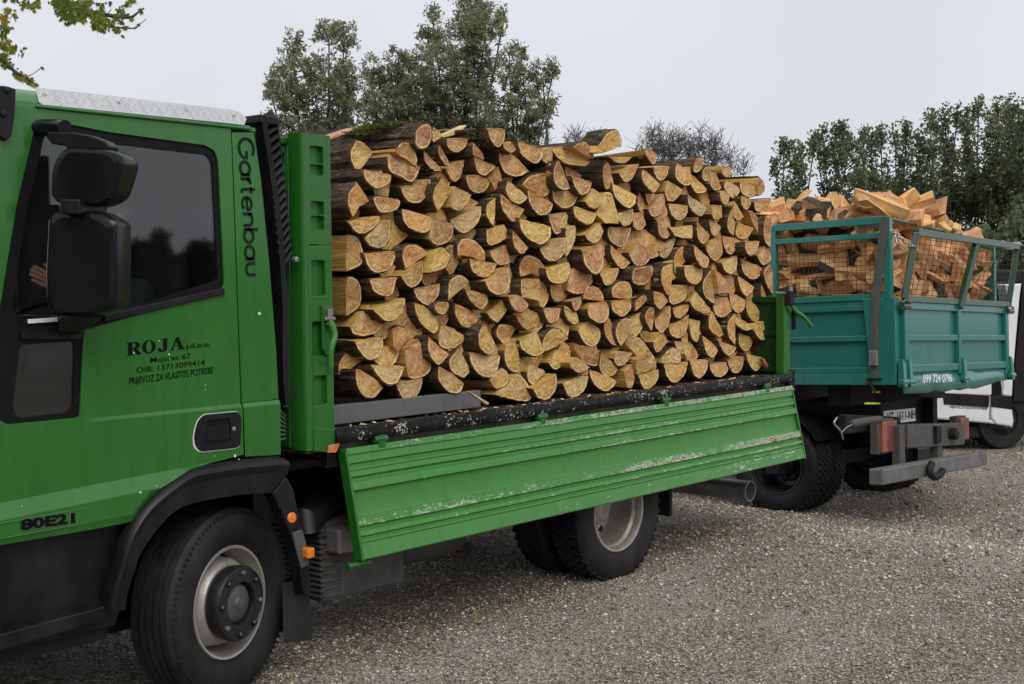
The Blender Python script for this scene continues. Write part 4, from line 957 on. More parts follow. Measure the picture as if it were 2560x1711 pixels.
for a, b in ((52, 125), (25, 282)):
    p = W('a1', a, b, y=-.027); mb = MB(); mb.lathe([(.014, .006), (.014, 0), (.011, -.006), (.004, -.009)], 14, p); mb.build('bolt', M_rubber, vis, smooth=40)
# tread plate on the cant rail
pq = [('a1', 240, 108), ('a1', 1560, 257), ('a1', 1625, 275), ('a1', 1665, 320), ('a1', 1650, 363), ('a1', 1560, 352), ('a1', 290, 225), ('a1', 262, 205)]
lowY, hiY = .012, .105
pts3 = []
za = W('a1', 900, 290, y=lowY).z; zb = za + .088
def plate3(zx, zy):
    # the plate leans back: y grows with height above its lower edge
    for _ in range(1): pass
    d = ray(*px('a1', zx, zy)); n = Vector((0, -.75, .66)).normalized()
    base = W('a1', 290, 228, y=lowY); base2 = W('a1', 1655, 364, y=lowY)
    ex = (base2 - base).normalized(); nn = ex.cross(Vector((0, .093, .09)).normalized()).normalized()
    return PP(*px('a1', zx, zy), base, nn)
P3 = [plate3(a, b) for _, a, b in pq]; nn = (P3[1] - P3[0]).cross(P3[4] - P3[0]).normalized()
if nn.y > 0: nn = -nn
mb = MB(); n_ = len(P3); mb.add([p + nn * .003 for p in P3] + [p - nn * .004 for p in P3], [tuple(range(n_)), tuple(range(n_, 2 * n_))[::-1]] + [(i, (i + 1) % n_, n_ + (i + 1) % n_, n_ + i) for i in range(n_)])
tp = mb.build('tread_plate', M_alu, truck, bevel=.001)
ex = (P3[5] - P3[6]).normalized(); ey = nn.cross(ex).normalized(); ey = ey if ey.z > 0 else -ey
inside = [(((p - P3[6]).dot(ex)), ((p - P3[6]).dot(ey))) for p in P3]
def pip(x, y, poly):
    c = False
    for i in range(len(poly)):
        (x1, y1), (x2, y2) = poly[i], poly[i - 1]
        if (y1 > y) != (y2 > y) and x < (x2 - x1) * (y - y1) / (y2 - y1) + x1: c = not c
    return c
mb = MB(); k = 0; yy = .008
while yy < .2:
    xx = -.1 + (.026 if k % 2 else 0); j = 0
    while xx < 1.5:
        for s in (-1, 1):
            ang = rad(38) if (j + k) % 2 else rad(-38); d = Vector((math.cos(ang), math.sin(ang))); o2 = Vector((-d.y, d.x)) * s * .0052
            cx, cy = xx + o2.x, yy + o2.y
            if all(pip(cx + d.x * e, cy + d.y * e, inside) for e in (-.015, .015)):
                c0 = P3[6] + ex * cx + ey * cy + nn * .003; dx = ex * d.x + ey * d.y; dw = nn.cross(dx); L, w, h = .015, .0032, .0028
                mb.add([c0 - dx * L, c0 + dw * w, c0 + dx * L, c0 - dw * w, c0 - dx * L * .45 + nn * h, c0 + dx * L * .45 + nn * h], [(0, 1, 5, 4), (1, 2, 5), (2, 3, 4, 5), (3, 0, 4)])
        xx += .036; j += 1
    yy += .022; k += 1
mb.build('tread_pattern', M_alu, tp, smooth=50)
for a, b in ((298, 160), (797, 213), (1254, 266), (1578, 303)):
    c0 = plate3(a, b) + nn * .003; mb = MB(); mb.lathe([(.0085, 0), (.0085, .002), (.0055, .004), (.002, .0045)], 14, c0, nn); mb.build('screw', M_steel, tp, smooth=40)
# dark gutter channel under the plate
mb = MB(); g0, g1 = W('a1', 240, 240, y=.0), W('a1', 1690, 395, y=.0); mb.bar(g0 + Vector((0, -.004, .004)), g1 + Vector((0, -.004, .006)), .016, .011); mb.build('gutter', M_green, truck, bevel=.004)
# ---- door glass, frames, inside
mb = MB(); fo = [(a, b) for a, b in hole]
glass = rnd_corner(v([(98, 312), (250, 330), (470, 356), (482, 370), (496, 642), (250, 722), (110, 742), (42, 744), (25, 700), (58, 480)], .02), .012, 3)
quarter = rnd_corner(v([(42, 790), (168, 782), (164, 930), (150, 945), (40, 958), (25, 940)], .02), .02, 3)
mb.slab([fo, glass, quarter], side, .008, .028); fr = mb.build('window_frame', M_rubbertrim, door, bevel=.003)
plate('window', [glass], .014, .018, M_glass, door, 0)
plate('quarter_window', [quarter], .014, .018, M_glass, door, 0)
mb = MB(); a, b = W('a2', 700, 262, y=-.004), W('a2', 1512, 75, y=-.004); mb.bar(a, b, .018, .03); mb.build('weather_strip', M_black, door, bevel=.005)
mb = MB(); a, b = W('a2', 188, 281, y=.002), W('a2', 386, 268, y=.002); mb.bar(a, b, .002, .015); mb.build('sticker_strip', M_whiteplate, door)
q = XZ('a2', [(135, 400), (150, 345), (200, 318), (390, 310), (550, 300), (552, 400)], .0); mb = MB(); mb.slab([rnd_corner(q, .01, 2)], side, -.006, .012); mb.build('mirror_base', M_black, door, bevel=.004)
# cab inside: floor, back wall, seat, dashboard, wheel
mb = MB(); mb.bb(-1.15, .17, .06, TW_ - .12, .9, .95); mb.bb(.14, .17, .04, TW_ - .1, .95, 2.35); mb.build('cab_interior', M_int, truck)
mb = MB(); mb.bb(-1.12, -.72, .28, TW_ - .12, .95, 1.5); mb.build('dashboard', M_int, truck, bevel=.05)
mb = MB(); mb.bb(-1.1, .1, .1, .13, .95, 1.42); mb.build('dark_backing', M_rubbertrim, door, bevel=.01)  # dark panel added behind the quarter window to hide the lit interior
mb = MB(); mb.bb(-.42, .06, .32, .82, 1.1, 1.34); s_ = mb.build('seat', M_seat, truck, bevel=.05)
mb = MB(); mb.hexa([(-.02, .32, 1.3), (.1, .32, 1.3), (.1, .82, 1.3), (-.02, .82, 1.3), (.02, .36, 1.95), (.12, .36, 1.95), (.12, .78, 1.95), (.02, .78, 1.95)]); mb.build('backrest', M_seat, s_, bevel=.04)
mb = MB(); c0 = Vector((-.68, .45, 1.55)); ax = Vector((-.55, 0, .83)).normalized(); t1 = Vector((0, 1, 0)); t2 = ax.cross(t1)
mb.tube([c0 + (t1 * math.cos(a) + t2 * math.sin(a)) * .215 for a in np.linspace(0, 2 * math.pi, 28, endpoint=False)], .015, 8, closed=True)
mb.tube([c0 - t1 * .21, c0 - ax * .04, c0 + t1 * .21], .014, 8); mb.tube([c0 - ax * .03, c0 - ax * .45], .03, 8); mb.build('steering_wheel', M_rubber, truck, smooth=True)
# ---- mirrors on two arms
mo = Vector((-.70, -.17, 1.9)); mn = Vector((-.86, -.5, 0)).normalized()
def pillow(name, outline, zone, depth, m, parent, r=.02, front=.5):
    pts = [PP(*px(zone, a, b), mo, mn) for a, b in outline]
    tx = mn.cross(Vector((0, 0, 1))).normalized(); tz = Vector((0, 0, 1)); c = sum(pts, Vector()) / len(pts)
    p2 = [((p - c).dot(tx), (p - c).dot(tz)) for p in pts]; p2 = rnd_corner(p2, r, 4)
    w = max(abs(a) for a, _ in p2); h = max(abs(b) for _, b in p2)
    rows = []
    for ins, d in ((.8, .5), (.93, .47), (.985, .4), (1.0, .28), (1.0, -.4), (.98, -.5)):
        ins_x = 1 - (1 - ins) * 1.0; ins_z = 1 - (1 - ins) * (w / h if h > w else 1) * 1.0
        rows.append([c + tx * (a * ins_x) + tz * (b * ins_z) + mn * (depth * d) for a, b in p2])
    mb = MB(); mb.grid(rows, 0, True); mb.add(rows[0], [tuple(range(len(p2)))]); mb.add(rows[-1], [tuple(range(len(p2)))[::-1]])
    return mb.build(name, m, parent, smooth=35), c
mir = bpy.data.objects.new('mirror', None); C.objects.link(mir); adopt(mir, truck); WM[mir.name] = Matrix.Identity(4)
pillow('wide_angle_housing', [(500, 245), (780, 262), (850, 290), (884, 340), (870, 420), (815, 590), (700, 645), (440, 625), (388, 560), (400, 430), (430, 320)], 'K', .13, M_gloss, mir, .03)
pillow('main_housing', [(378, 715), (440, 670), (700, 672), (815, 735), (834, 760), (834, 1310), (740, 1365), (410, 1375), (365, 1300), (358, 1100)], 'K', .12, M_gloss, mir, .025)
mb = MB(); a, b = PP(*px('K', 570, 600), mo, mn), PP(*px('K', 570, 700), mo, mn); mb.bar(a, b, .075, .2, up=tuple(mn)); mb.build('link', M_black, mir, bevel=.006)
q = [PP(*px('K', a, b), mo, mn) for a, b in ((350, 140), (540, 148), (640, 165), (740, 205), (775, 235), (770, 265), (480, 250), (470, 232), (380, 222), (352, 190))]
mb = MB(); n_ = len(q); mb.add([p + mn * .035 for p in q] + [p - mn * .035 for p in q], [tuple(range(n_)), tuple(range(n_, 2 * n_))[::-1]] + [(i, (i + 1) % n_, n_ + (i + 1) % n_, n_ + i) for i in range(n_)]); mb.build('top_arm', M_black, mir, bevel=.012)
mb = MB(); mb.tube([PP(*px('K', 440, 110), mo, mn) , W('K', 380, 110, y=-.06), W('K', 300, 105, y=-.02), W('K', 230, 110, y=.02)], [.03, .032, .03, .028], 10); mb.build('top_bracket', M_gloss, mir, smooth=50)
mb = MB(); mb.hexa([W('K', 385, 1490, y=-.1), W('K', 550, 1480, y=-.1), W('K', 540, 1500, y=.0), W('K', 420, 1520, y=.0), W('K', 395, 1390, y=-.16), W('K', 700, 1380, y=-.16), W('K', 690, 1400, y=.0), W('K', 400, 1400, y=.0)]); mb.build('bottom_arm', M_black, mir, bevel=.012)
# ---- door handle
q = rnd_corner(XZ('a2', [(1330, 960), (1370, 912), (1600, 890), (1625, 930), (1618, 1120), (1590, 1135), (1350, 1160), (1315, 1120), (1308, 1060)], Y1), .02, 3)
hin = rnd_corner(XZ('a2', [(1385, 965), (1400, 948), (1535, 933), (1550, 950), (1552, 1080), (1540, 1095), (1400, 1108), (1382, 1095)], Y1), .012, 3)
mb = MB(); mb.slab([q, hin], side, Y1 - .008, Y1 + .004); dh = mb.build('door_handle', M_black, door, bevel=.003)
mb = MB(); mb.slab([hin], side, Y1 - .003, Y1 + .003); mb.build('handle_recess', M_rubbertrim, dh)
q = XZ('a2', [(1388, 993), (1550, 978), (1550, 1075), (1390, 1092)], Y1); mb = MB(); mb.slab([rnd_corner(q, .006, 2)], side, Y1 - .006, Y1 - .001); mb.build('handle_flap', M_black, dh, bevel=.003)
p = W('a2', 1583, 1008, y=Y1 - .009); mb = MB(); mb.lathe([(.009, .004), (.009, 0), (.006, -.002), (.001, -.002)], 16, p); mb.build('lock', M_steel, dh, smooth=40)
# bare-metal edge round the worn handle
mb = MB(); mb.slab([rnd_corner(XZ('a2', [(1326, 955), (1368, 908), (1602, 886), (1629, 930), (1623, 1126), (1594, 1143), (1346, 1170), (1305, 1130), (1301, 1060)], Y1), .02, 3), q if False else rnd_corner(XZ('a2', [(1330, 960), (1370, 912), (1600, 890), (1625, 930), (1618, 1120), (1590, 1135), (1350, 1160), (1315, 1120), (1308, 1060)], Y1), .02, 3)], side, Y1 - .0012, Y1 + .001); mb.build('worn_edge', M_whiteplate, dh)
# paint chips on the door and pillar (bare primer spots)
for zone, cx, cy, s in (('a2', 1754, 228, 13), ('a2', 950, 1438, 9), ('a2', 1590, 1188, 11), ('a2', 1615, 1215, 6), ('a2', 1389, 712, 5), ('a2', 1389, 742, 4), ('a2', 1143, 504, 7), ('a2', 1146, 533, 5), ('a2', 905, 495, 7), ('a2', 1075, 412, 5), ('a2', 1450, 1190, 4), ('a2', 1060, 1395, 4), ('a2', 148, 1528, 4)):
    yl = -.001 if cy < 800 else Y1 - .001; yl = Y2 - .001 if cx < 1000 and cy > 1300 else yl
    yl = yo(W(zone, cx, cy, y=Y1).x) - .0015 if cy > 1300 else yl
    s *= .72; q = [(cx + s * random.uniform(.5, 1.2) * math.cos(t), cy + s * random.uniform(.8, 1.7) * math.sin(t)) for t in np.linspace(0, 6.28, 9)[:-1]]
    mb = MB(); mb.slab([XZ(zone, q, yl)], side, yl, yl + .002); mb.build('paint_chip', M_whiteplate, door)
# ---- lettering
def text_mesh(txt, m, parent, name, p0, p1, height, y, bold=0.0, xs=None, depth=.0006, slant=0, yaxis=None):
    """flat lettering from p0 to p1 (world x,z of the base line) with given capital height"""
    cu = bpy.data.curves.new(name, 'FONT'); cu.body = txt; cu.size = 1.0; cu.offset = bold; cu.resolution_u = 3
    o = bpy.data.objects.new(name, cu); C.objects.link(o); bpy.context.view_layer.update()
    dg = bpy.context.evaluated_depsgraph_get(); me = bpy.data.meshes.new_from_object(o.evaluated_get(dg)); bpy.data.objects.remove(o); 
    co = np.empty(len(me.vertices) * 3); me.vertices.foreach_get('co', co); co = co.reshape(-1, 3)
    x0, x1 = co[:, 0].min(), co[:, 0].max(); cap = .69
    a = Vector(p0); b = Vector(p1); e = b - a
    for i, vv in enumerate(me.vertices):
        u = (co[i, 0] - x0) / (x1 - x0); h = co[i, 1] / cap * height
        if yaxis is None: q = a + e * u + Vector((0, 0, h))
        else: q = a + e * u + Vector(yaxis) * h
        vv.co = (q.x, q.y, q.z) if yaxis is not None else (q.x, y, q.z)
    me.materials.clear(); me.materials.append(m); ob = bpy.data.objects.new(name, me); C.objects.link(ob); adopt(ob, parent); return ob
def strokes(glyphs, m, parent, name, y, fn, w):
    mb = MB()
    for path, closed in glyphs:
        pts = [Vector(p) for p in path]; L = len(pts); lft = []; rgt = []
        for i in range(L):
            t = (pts[(i + 1) % L] - pts[i - 1]) if closed else (pts[min(i + 1, L - 1)] - pts[max(0, i - 1)])
            t.normalize(); nn_ = Vector((-t.y, t.x)) * w / 2; lft.append(pts[i] + nn_); rgt.append(pts[i] - nn_)
        vs = [fn(p.x, p.y) for p in lft] + [fn(p.x, p.y) for p in rgt]; n = L
        mb.add(vs, [(i, (i + 1) % n, n + (i + 1) % n, n + i) for i in range(n if closed else n - 1)])
    return mb.build(name, m, parent)
YL = -.0016
def arc(cx, cy, r, a0, a1, n=18, rx=None): return [(cx + (rx or r) * math.cos(rad(a0 + (a1 - a0) * k / n)), cy + r * math.sin(rad(a0 + (a1 - a0) * k / n))) for k in range(n + 1)]
# "Gartenbau", geometric letters running down the pillar: u along the word, v towards the truck's rear = up of the letters
X = 1.0; GL = []; cur = 0
def put(paths, adv):
    global cur
    for p, c in paths: GL.append(([(a + cur, b) for a, b in p], c))
    cur += adv
x_ = .66; rr_ = .33
put([(arc(.5, .5, .5, 48, 360) + [(.62, .5)], False)], 1.16)                         # G
put([(arc(rr_, rr_, rr_, 0, 360)[:-1], True), ([(2 * rr_, x_), (2 * rr_, 0)], False)], .86)   # a
put([([(0, x_), (0, 0)], False), (arc(.26, .4, .26, 180, 90), False)], .40)          # r
put([([(.12, .95), (.12, .2)], False), (arc(.3, .18, .18, 180, 270), False), ([(0, x_), (.34, x_)], False)], .52)   # t
put([([(0.02, rr_), (.64, rr_ + .0)], False), (arc(rr_, rr_, rr_, 0, 318), False)], .84)      # e
put([([(0, x_), (0, 0)], False), (arc(.29, x_ - .29, .29, 180, 0) + [(.58, 0)], False)], .78)  # n
put([([(0, 1.0), (0, 0)], False), (arc(rr_, rr_, rr_, 0, 360)[:-1], True)], .84)      # b
put([(arc(rr_, rr_, rr_, 0, 360)[:-1], True), ([(2 * rr_, x_), (2 * rr_, 0)], False)], .88)   # a
put([([(0, x_), (0, .29)] + arc(.29, .29, .29, 180, 360) + [(.58, x_)], False)], .60)          # u
ga, gb_ = W('E', 118, 215, y=0), W('E', 185, 1335, y=0); gl = (gb_ - ga); hgt = .075
def gfn(a, b):
    t = a / cur; base = ga.lerp(gb_, t); hh = hgt * (1 - .08 * t); return (base.x + b * hh * 1.0, YL, base.z + b * hh * .02)
strokes(GL, M_decalgrey, truck, 'lettering', 0, gfn, .145)
# company lines on the door
def ln(txt, x0, y0, x1, y1, hz, m=M_decal, bold=0.0):
    a, b = W('N', x0, y0, y=YL), W('N', x1, y1, y=YL); h = (W('N', x0, y0 - hz, y=YL) - a).z
    return text_mesh(txt, m, door, 'lettering', (a.x, YL, a.z), (b.x, YL, b.z), h, YL, bold)
ln('Majurec 67', 668, 935, 1540, 840, 115, M_decal, .004)
ln('OIB: 13713099414', 365, 1160, 1850, 980, 118, M_decal, .004)
ln('PRIJEVOZ ZA VLASTITE POTREBE', 205, 1410, 2030, 1165, 148, M_decal, .012)
ln('j.d.o.o.', 1440, 622, 1975, 578, 105, M_decal, .015)
# "ROJA": heavy serif capitals cut as outlines
def poly_letters():
    mb = MB()
    O_ = lambda cx, rx, ry, n=28: [(cx + rx * math.cos(t), .5 + ry * math.sin(t)) for t in np.linspace(0, 2 * math.pi, n, endpoint=False)]
    Lt = [
        (0, .30, [[(0, 0), (.46, 0), (.46, .05), (.36, .06), (.36, .46), (.44, .46), (.58, .1), (.66, .01), (.8, -.02), (.95, .04), (.95, .09), (.86, .1), (.76, .32), (.66, .47), (.84, .58), (.86, .78), (.72, .95), (.5, 1), (0, 1), (0, .95), (.1, .94), (.1, .06), (0, .05)], [(.36, .53), (.36, .93), (.5, .92), (.58, .84), (.59, .64), (.5, .54)]]),
        (1.0, 1, [O_(.44, .44, .52), [(p[0], p[1]) for p in O_(.44, .19, .46)]]),
        (2.0, 1, [[(.26, 1), (.74, 1), (.74, .95), (.64, .94), (.64, .2), (.56, .04), (.38, -.04), (.16, 0), (.02, .12), (.02, .24), (.1, .3), (.22, .27), (.26, .16), (.3, .06), (.36, .06), (.38, .2), (.38, .94), (.26, .95)]]),
        (2.78, 1, [[(0, 0), (.34, 0), (.34, .05), (.25, .06), (.32, .3), (.6, .3), (.68, .06), (.58, .05), (.58, 0), (1.06, 0), (1.06, .05), (.97, .06), (.64, 1.02), (.5, 1.02), (.14, .06), (0, .05)], [(.34, .36), (.46, .72), (.58, .36)]]),
    ]
    a, b = W('N', 150, 785, y=YL), W('N', 1415, 632, y=YL); top = W('N', 140, 500, y=YL); H = top.z - a.z
    for off, _, loops in Lt:
        def fn(u, vv, t): 
            q = a.lerp(b, u / 3.84); return (q.x, t, q.z + vv * H)
        mb.slab([[(x + off, y) for x, y in l] for l in loops], fn, YL, YL + .001)
    return mb.build('lettering', M_decal, door)
poly_letters()
# badge 80E21 : raised outlined characters
q = [W('a3', a, b, y=Y2 - .002) for a, b in ((137, 528), (505, 475))]
bo2 = text_mesh('80E21', M_decal, door, 'badge', (q[0].x, Y2 - .0025, q[0].z), (q[1].x, Y2 - .0025, q[1].z), .036, Y2 - .0045, .05)
bo3 = text_mesh('80E21', M_steel, door, 'badge_edge', (q[0].x, Y2 - .001, q[0].z - .001), (q[1].x, Y2 - .001, q[1].z - .001), .037, Y2 - .003, .065)
# ---- front wheel arch, lower cab side, step
outer = XZ('a3', [(1900, 30), (1650, 55), (1400, 92), (1290, 118), (1150, 208), (1000, 328), (900, 468), (840, 600), (800, 750), (755, 900), (725, 1030), (722, 1072)], -.04)
inner = XZ('a3', [(1840, 280), (1640, 292), (1400, 330), (1220, 385), (1110, 480), (1010, 610), (945, 720), (905, 830), (880, 930), (862, 1010), (858, 1050), (856, 1070)], -.06)
oc = smoothpath(outer, 4); ic = smoothpath(inner, 4); rows = []
for o_, i_ in zip(oc, ic):
    l = lambda t: o_.lerp(i_, t)
    rows.append([(o_.x, .0, o_.y), (l(.03).x, -.03, l(.03).y), (l(.1).x, -.052, l(.1).y), (l(.22).x, -.062, l(.22).y), (l(.36).x, -.058, l(.36).y), (l(.42).x, -.05, l(.42).y), (i_.x, -.05, i_.y), (i_.x, -.04, i_.y), (i_.x, .32, i_.y + .03)])
e0 = rows[0]; capr = [(p[0] + .03 * (1 - abs(k - 3) / 6), p[1], p[2] - (.0 if k < 3 else .0)) for k, p in enumerate(e0)]
mb = MB(); mb.grid(rows); 
pr = XZ('a3', [(1935, 40), (1956, 70), (1950, 150), (1925, 165)], -.05)
mb.grid([[(p[0], p[1], p[2]) for p in rows[0]], [(pr[0][0], .0, pr[0][1]), (pr[0][0] + .004, -.03, pr[0][1] - .004), (pr[1][0], -.045, pr[1][1]), (pr[1][0], -.05, pr[1][1] - .01), (pr[2][0], -.048, pr[2][1] + .02), (pr[2][0], -.046, pr[2][1]), (pr[3][0], -.045, pr[3][1]), (pr[3][0], -.03, pr[3][1]), (pr[3][0], .32, pr[3][1])]])
arch = mb.build('wheel_arch', M_black, truck, smooth=38)
mb = MB(); mb.add([p for p in [(x, .33, z) for x, z in ((-.5, .3), (-.5, .98), (.5, .98), (.5, .3))]], [(0, 1, 2, 3)]); mb.bb(-.45, .4, .33, .36, .35, 1.0); mb.build('inner_wing', M_chassis, truck)
# lower black side panel and step
lowp = [(-1.24, .83), (-.93, .83), (-.62, .83), (-.42, .83), (-.33, .85), (-.4, .62), (-.46, .5), (-.5, .42), (-1.24, .42)]
mb = MB(); mb.slab([lowp], side, .03, .06); mb.build('step_well', M_black, truck, bevel=.004)
sa = [W('O', a, b, y=yy) for a, b, yy in ((0, 1055, -.03), (915, 885, -.03))]
mb = MB(); mb.hexa([(-1.22, -.035, .43), (sa[1].x, -.035, .47), (sa[1].x, .1, .47), (-1.22, .1, .43), (-1.22, -.035, .495), (sa[1].x, -.035, sa[1].z), (sa[1].x, .1, sa[1].z + .004), (-1.22, .1, .5)])
st = mb.build('step', M_black, truck, bevel=.006)
mb = MB(); 
for i in range(20):
    for j in range(4):
        x = -1.2 + i * (sa[1].x + 1.2) / 20 + (.015 if j % 2 else 0); zz = .5 + (sa[1].z - .497) * i / 20; mb.box((x, -.015 + j * .025, zz), (.016, .005, .006), Matrix.Rotation(rad(35 if (i + j) % 2 else -35), 3, 'Z'))
mb.build('step_tread', M_black, st)
mb = MB(); mb.bb(-1.2, -.5, .08, .3, .36, .43); mb.build('step_bracket', M_chassis, truck)
# rear mudguard leaf with reflectors
q = XZ('a3', [(1928, 163), (1832, 282), (1900, 410), (1950, 540), (1990, 640), (2010, 760), (2050, 970), (2092, 975), (2096, 900), (2080, 760), (2060, 640), (2040, 540), (2010, 400), (1975, 250)], -.045)
mb = MB(); mb.slab([q], side, -.05, .02); mg = mb.build('mudguard', M_black, truck, bevel=.008)
q = XZ('a3', [(1968, 545), (2035, 525), (2060, 610), (2080, 765), (2030, 785), (1995, 660)], -.05); mb = MB(); mb.slab([q], side, -.056, -.045); mb.build('lamp_bracket', M_greybox, mg, bevel=.003)
p = W('a3', 1970, 445, y=-.055); mb = MB(); mb.lathe([(.023, .006), (.023, -.002), (.02, -.005), (.006, -.006), (.004, -.009), (.001, -.009)], 24, p); mb.build('round_reflector', M_orange, mg, smooth=40)
p = W('a3', 2080, 680, y=-.07); mb = MB(); mb.box(p, (.04, .045, .046)); mb.build('marker_lamp', M_orange, mg, bevel=.008)
mb = MB(); f0 = W('a3', 1905, 880, y=.02); f1 = W('a3', 2080, 1000, y=.02)
mb.grid([[(f0.x + (f1.x - f0.x) * t + .02 * s * t, .0 + .3 * t * 0 + .02, f0.z - s * .27 - t * .02) for t in (0, .5, 1)] for s in (0, .5, 1.0)]); mb.grid([[(f1.x + .02 * s, yy, f0.z - s * .27 - .02) for yy in (.02, .17, .32)] for s in (0, .5, 1.0)]); mb.build('mudflap', M_rubber, truck)
# ---- wheels
def tyre_profile(ro, ri, w): 
    h = w / 2
    return [(ri, -h * .62), (ri + .012, -h * .8), (ri + (ro - ri) * .3, -h * .97), (ri + (ro - ri) * .55, -h), (ri + (ro - ri) * .8, -h * .96), (ro - .012, -h * .84), (ro, -h * .74)], h
def tyre(ro, ri, w, o, ax, parent, m, blocks=False, grooves=4):
    left, h = tyre_profile(ro, ri, w); prof = list(left); g = grooves
    for k in range(g):
        c = -h * .74 + 2 * h * .74 * (k + 1) / (g + 1); prof += [(ro, c - .0065), (ro - .011, c - .0045), (ro - .011, c + .0045), (ro, c + .0065)]
    prof += [(r, -p) for r, p in reversed(left)]
    mb = MB(); mb.lathe(prof, 64, o, ax, close=True); t = mb.build('tyre', m, parent, smooth=35)
    if blocks:
        mb = MB(); ax = Vector(ax).normalized(); a = ax.cross(Vector((0, 0, 1))).normalized(); b = ax.cross(a); n = 46
        for row in range(5):
            for k in range(n):
                t_ = 2 * math.pi * (k + .5 * (row % 2)) / n; d = a * math.cos(t_) + b * math.sin(t_); tg = -a * math.sin(t_) + b * math.cos(t_)
                c = Vector(o) + d * (ro + .0035) + ax * (-h * .66 + 1.32 * h * row / 4); M3 = Matrix((tg, ax, d)).transposed() @ Matrix.Rotation(rad(18 if row % 2 else -18), 3, 'Z')
                mb.box(c, (.036, w * .155, .012), M3)
        mb.build('tread_block', m, t)
    else:
        mb = MB(); ax = Vector(ax).normalized(); a = ax.cross(Vector((0, 0, 1))).normalized(); b = ax.cross(a)
        for k in range(90):
            t_ = 2 * math.pi * k / 90; d = a * math.cos(t_) + b * math.sin(t_); tg = -a * math.sin(t_) + b * math.cos(t_)
            for sg in (-1,): mb.box(Vector(o) + d * (ro - .028) + ax * (sg * h * .93), (.007, .006, .03), Matrix((tg, ax, d)).transposed())
        mb.build('shoulder_rib', m, t)
    return t
RO, RI = .398, .232
# front wheel, turned to the left
wf = bpy.data.objects.new('wheel', None); C.objects.link(wf); adopt(wf, truck); WM[wf.name] = Matrix.Identity(4)
steer = rad(15.5); axf = Vector((-math.sin(steer), math.cos(steer), 0)); cf = Vector((.03, .135, .398)) 
def steered_center():
    return cf
tyre(RO, RI, .245, cf, axf, wf, M_rubber)
mb = MB(); hw = .245 / 2
mb.lathe([(RI + .006, -hw * .66), (RI + .008, -hw * .74), (RI + .004, -hw * .8), (RI - .006, -hw * .78), (RI - .012, -hw * .6), (RI - .02, -hw * .3), (RI - .026, -hw * .1), (.206, .0), (.198, -hw * .06), (.17, -hw * .6), (.162, -hw * .68), (.15, -hw * .68), (.145, .02), (RI - .02, .05), (RI, .08)], 56, cf, axf, caps=False)
mb.build('rim', M_rim, wf, smooth=35)
def disc_holes(mb, cen, axis, r, n, rad_, off, ph=0, elong=1.0):
    a = axis.cross(Vector((0, 0, 1))).normalized(); b = axis.cross(a)
    for k in range(n):
        t_ = 2 * math.pi * k / n + ph; d = a * math.cos(t_) + b * math.sin(t_); tg = -a * math.sin(t_) + b * math.cos(t_); c = cen + d * r + axis * off
        mb.add([c + (tg * math.cos(q) * elong + d * math.sin(q)) * rad_ for q in np.linspace(0, 6.283, 17)[:-1]] , [tuple(range(16))])
mb = MB(); a_ = axf.cross(Vector((0, 0, 1))).normalized(); b_ = axf.cross(a_)
for k in range(8):
    t_ = 2 * math.pi * k / 8 + .25; d = a_ * math.cos(t_) + b_ * math.sin(t_); tg = -a_ * math.sin(t_) + b_ * math.cos(t_)
    slope = (d * 1.0 - axf * .05).normalized(); c = cf + d * .1905 + axf * (-hw * .24)
    # dark hand holes in the dish
    vs = [c + tg * math.cos(q) * .024 + (d * -.39 - axf * .92) * math.sin(q) * .017 for q in np.linspace(0, 6.283, 17)[:-1]]; mb.add(vs + [p - d * .006 for p in vs], [tuple(range(16))] + [(i, (i + 1) % 16, 16 + (i + 1) % 16, 16 + i) for i in range(16)])
mb.build('hand_hole', M_hub, wf)
mb = MB(); mb.lathe([(.145, -hw * .2), (.152, -hw * .62), (.158, -hw * .95), (.157, -hw * 1.14), (.152, -hw * 1.22), (.146, -hw * 1.23), (.143, -hw * 1.2), (.1, -hw * 1.22), (.092, -hw * 1.22), (.088, -hw * 1.1), (.085, -hw * .8)], 48, cf, axf, caps=False); mb.build('hub', M_hub, wf, smooth=35)
mb = MB(); mb.lathe([(.09, -hw * .85), (.084, -hw * 1.0), (.07, -hw * 1.1), (.03, -hw * 1.14), (.024, -hw * 1.2), (.005, -hw * 1.21)], 32, cf, axf); mb.build('hub_cap', M_hubcap, wf, smooth=35)
for k in range(8):
    t_ = 2 * math.pi * k / 8 + .1; d = a_ * math.cos(t_) + b_ * math.sin(t_); c = cf + d * .128
    mb = MB(); mb.lathe([(.013, -hw * 1.15), (.013, -hw * 1.29), (.009, -hw * 1.33), (.001, -hw * 1.33)], 6, c, axf); mb.build('wheel_nut', M_hub if k % 3 else M_hubcap, wf, smooth=30)
p = W('M', 975, 330, y=.0); mb = MB(); p = cf + (a_ * .03 + b_ * .0) * 0
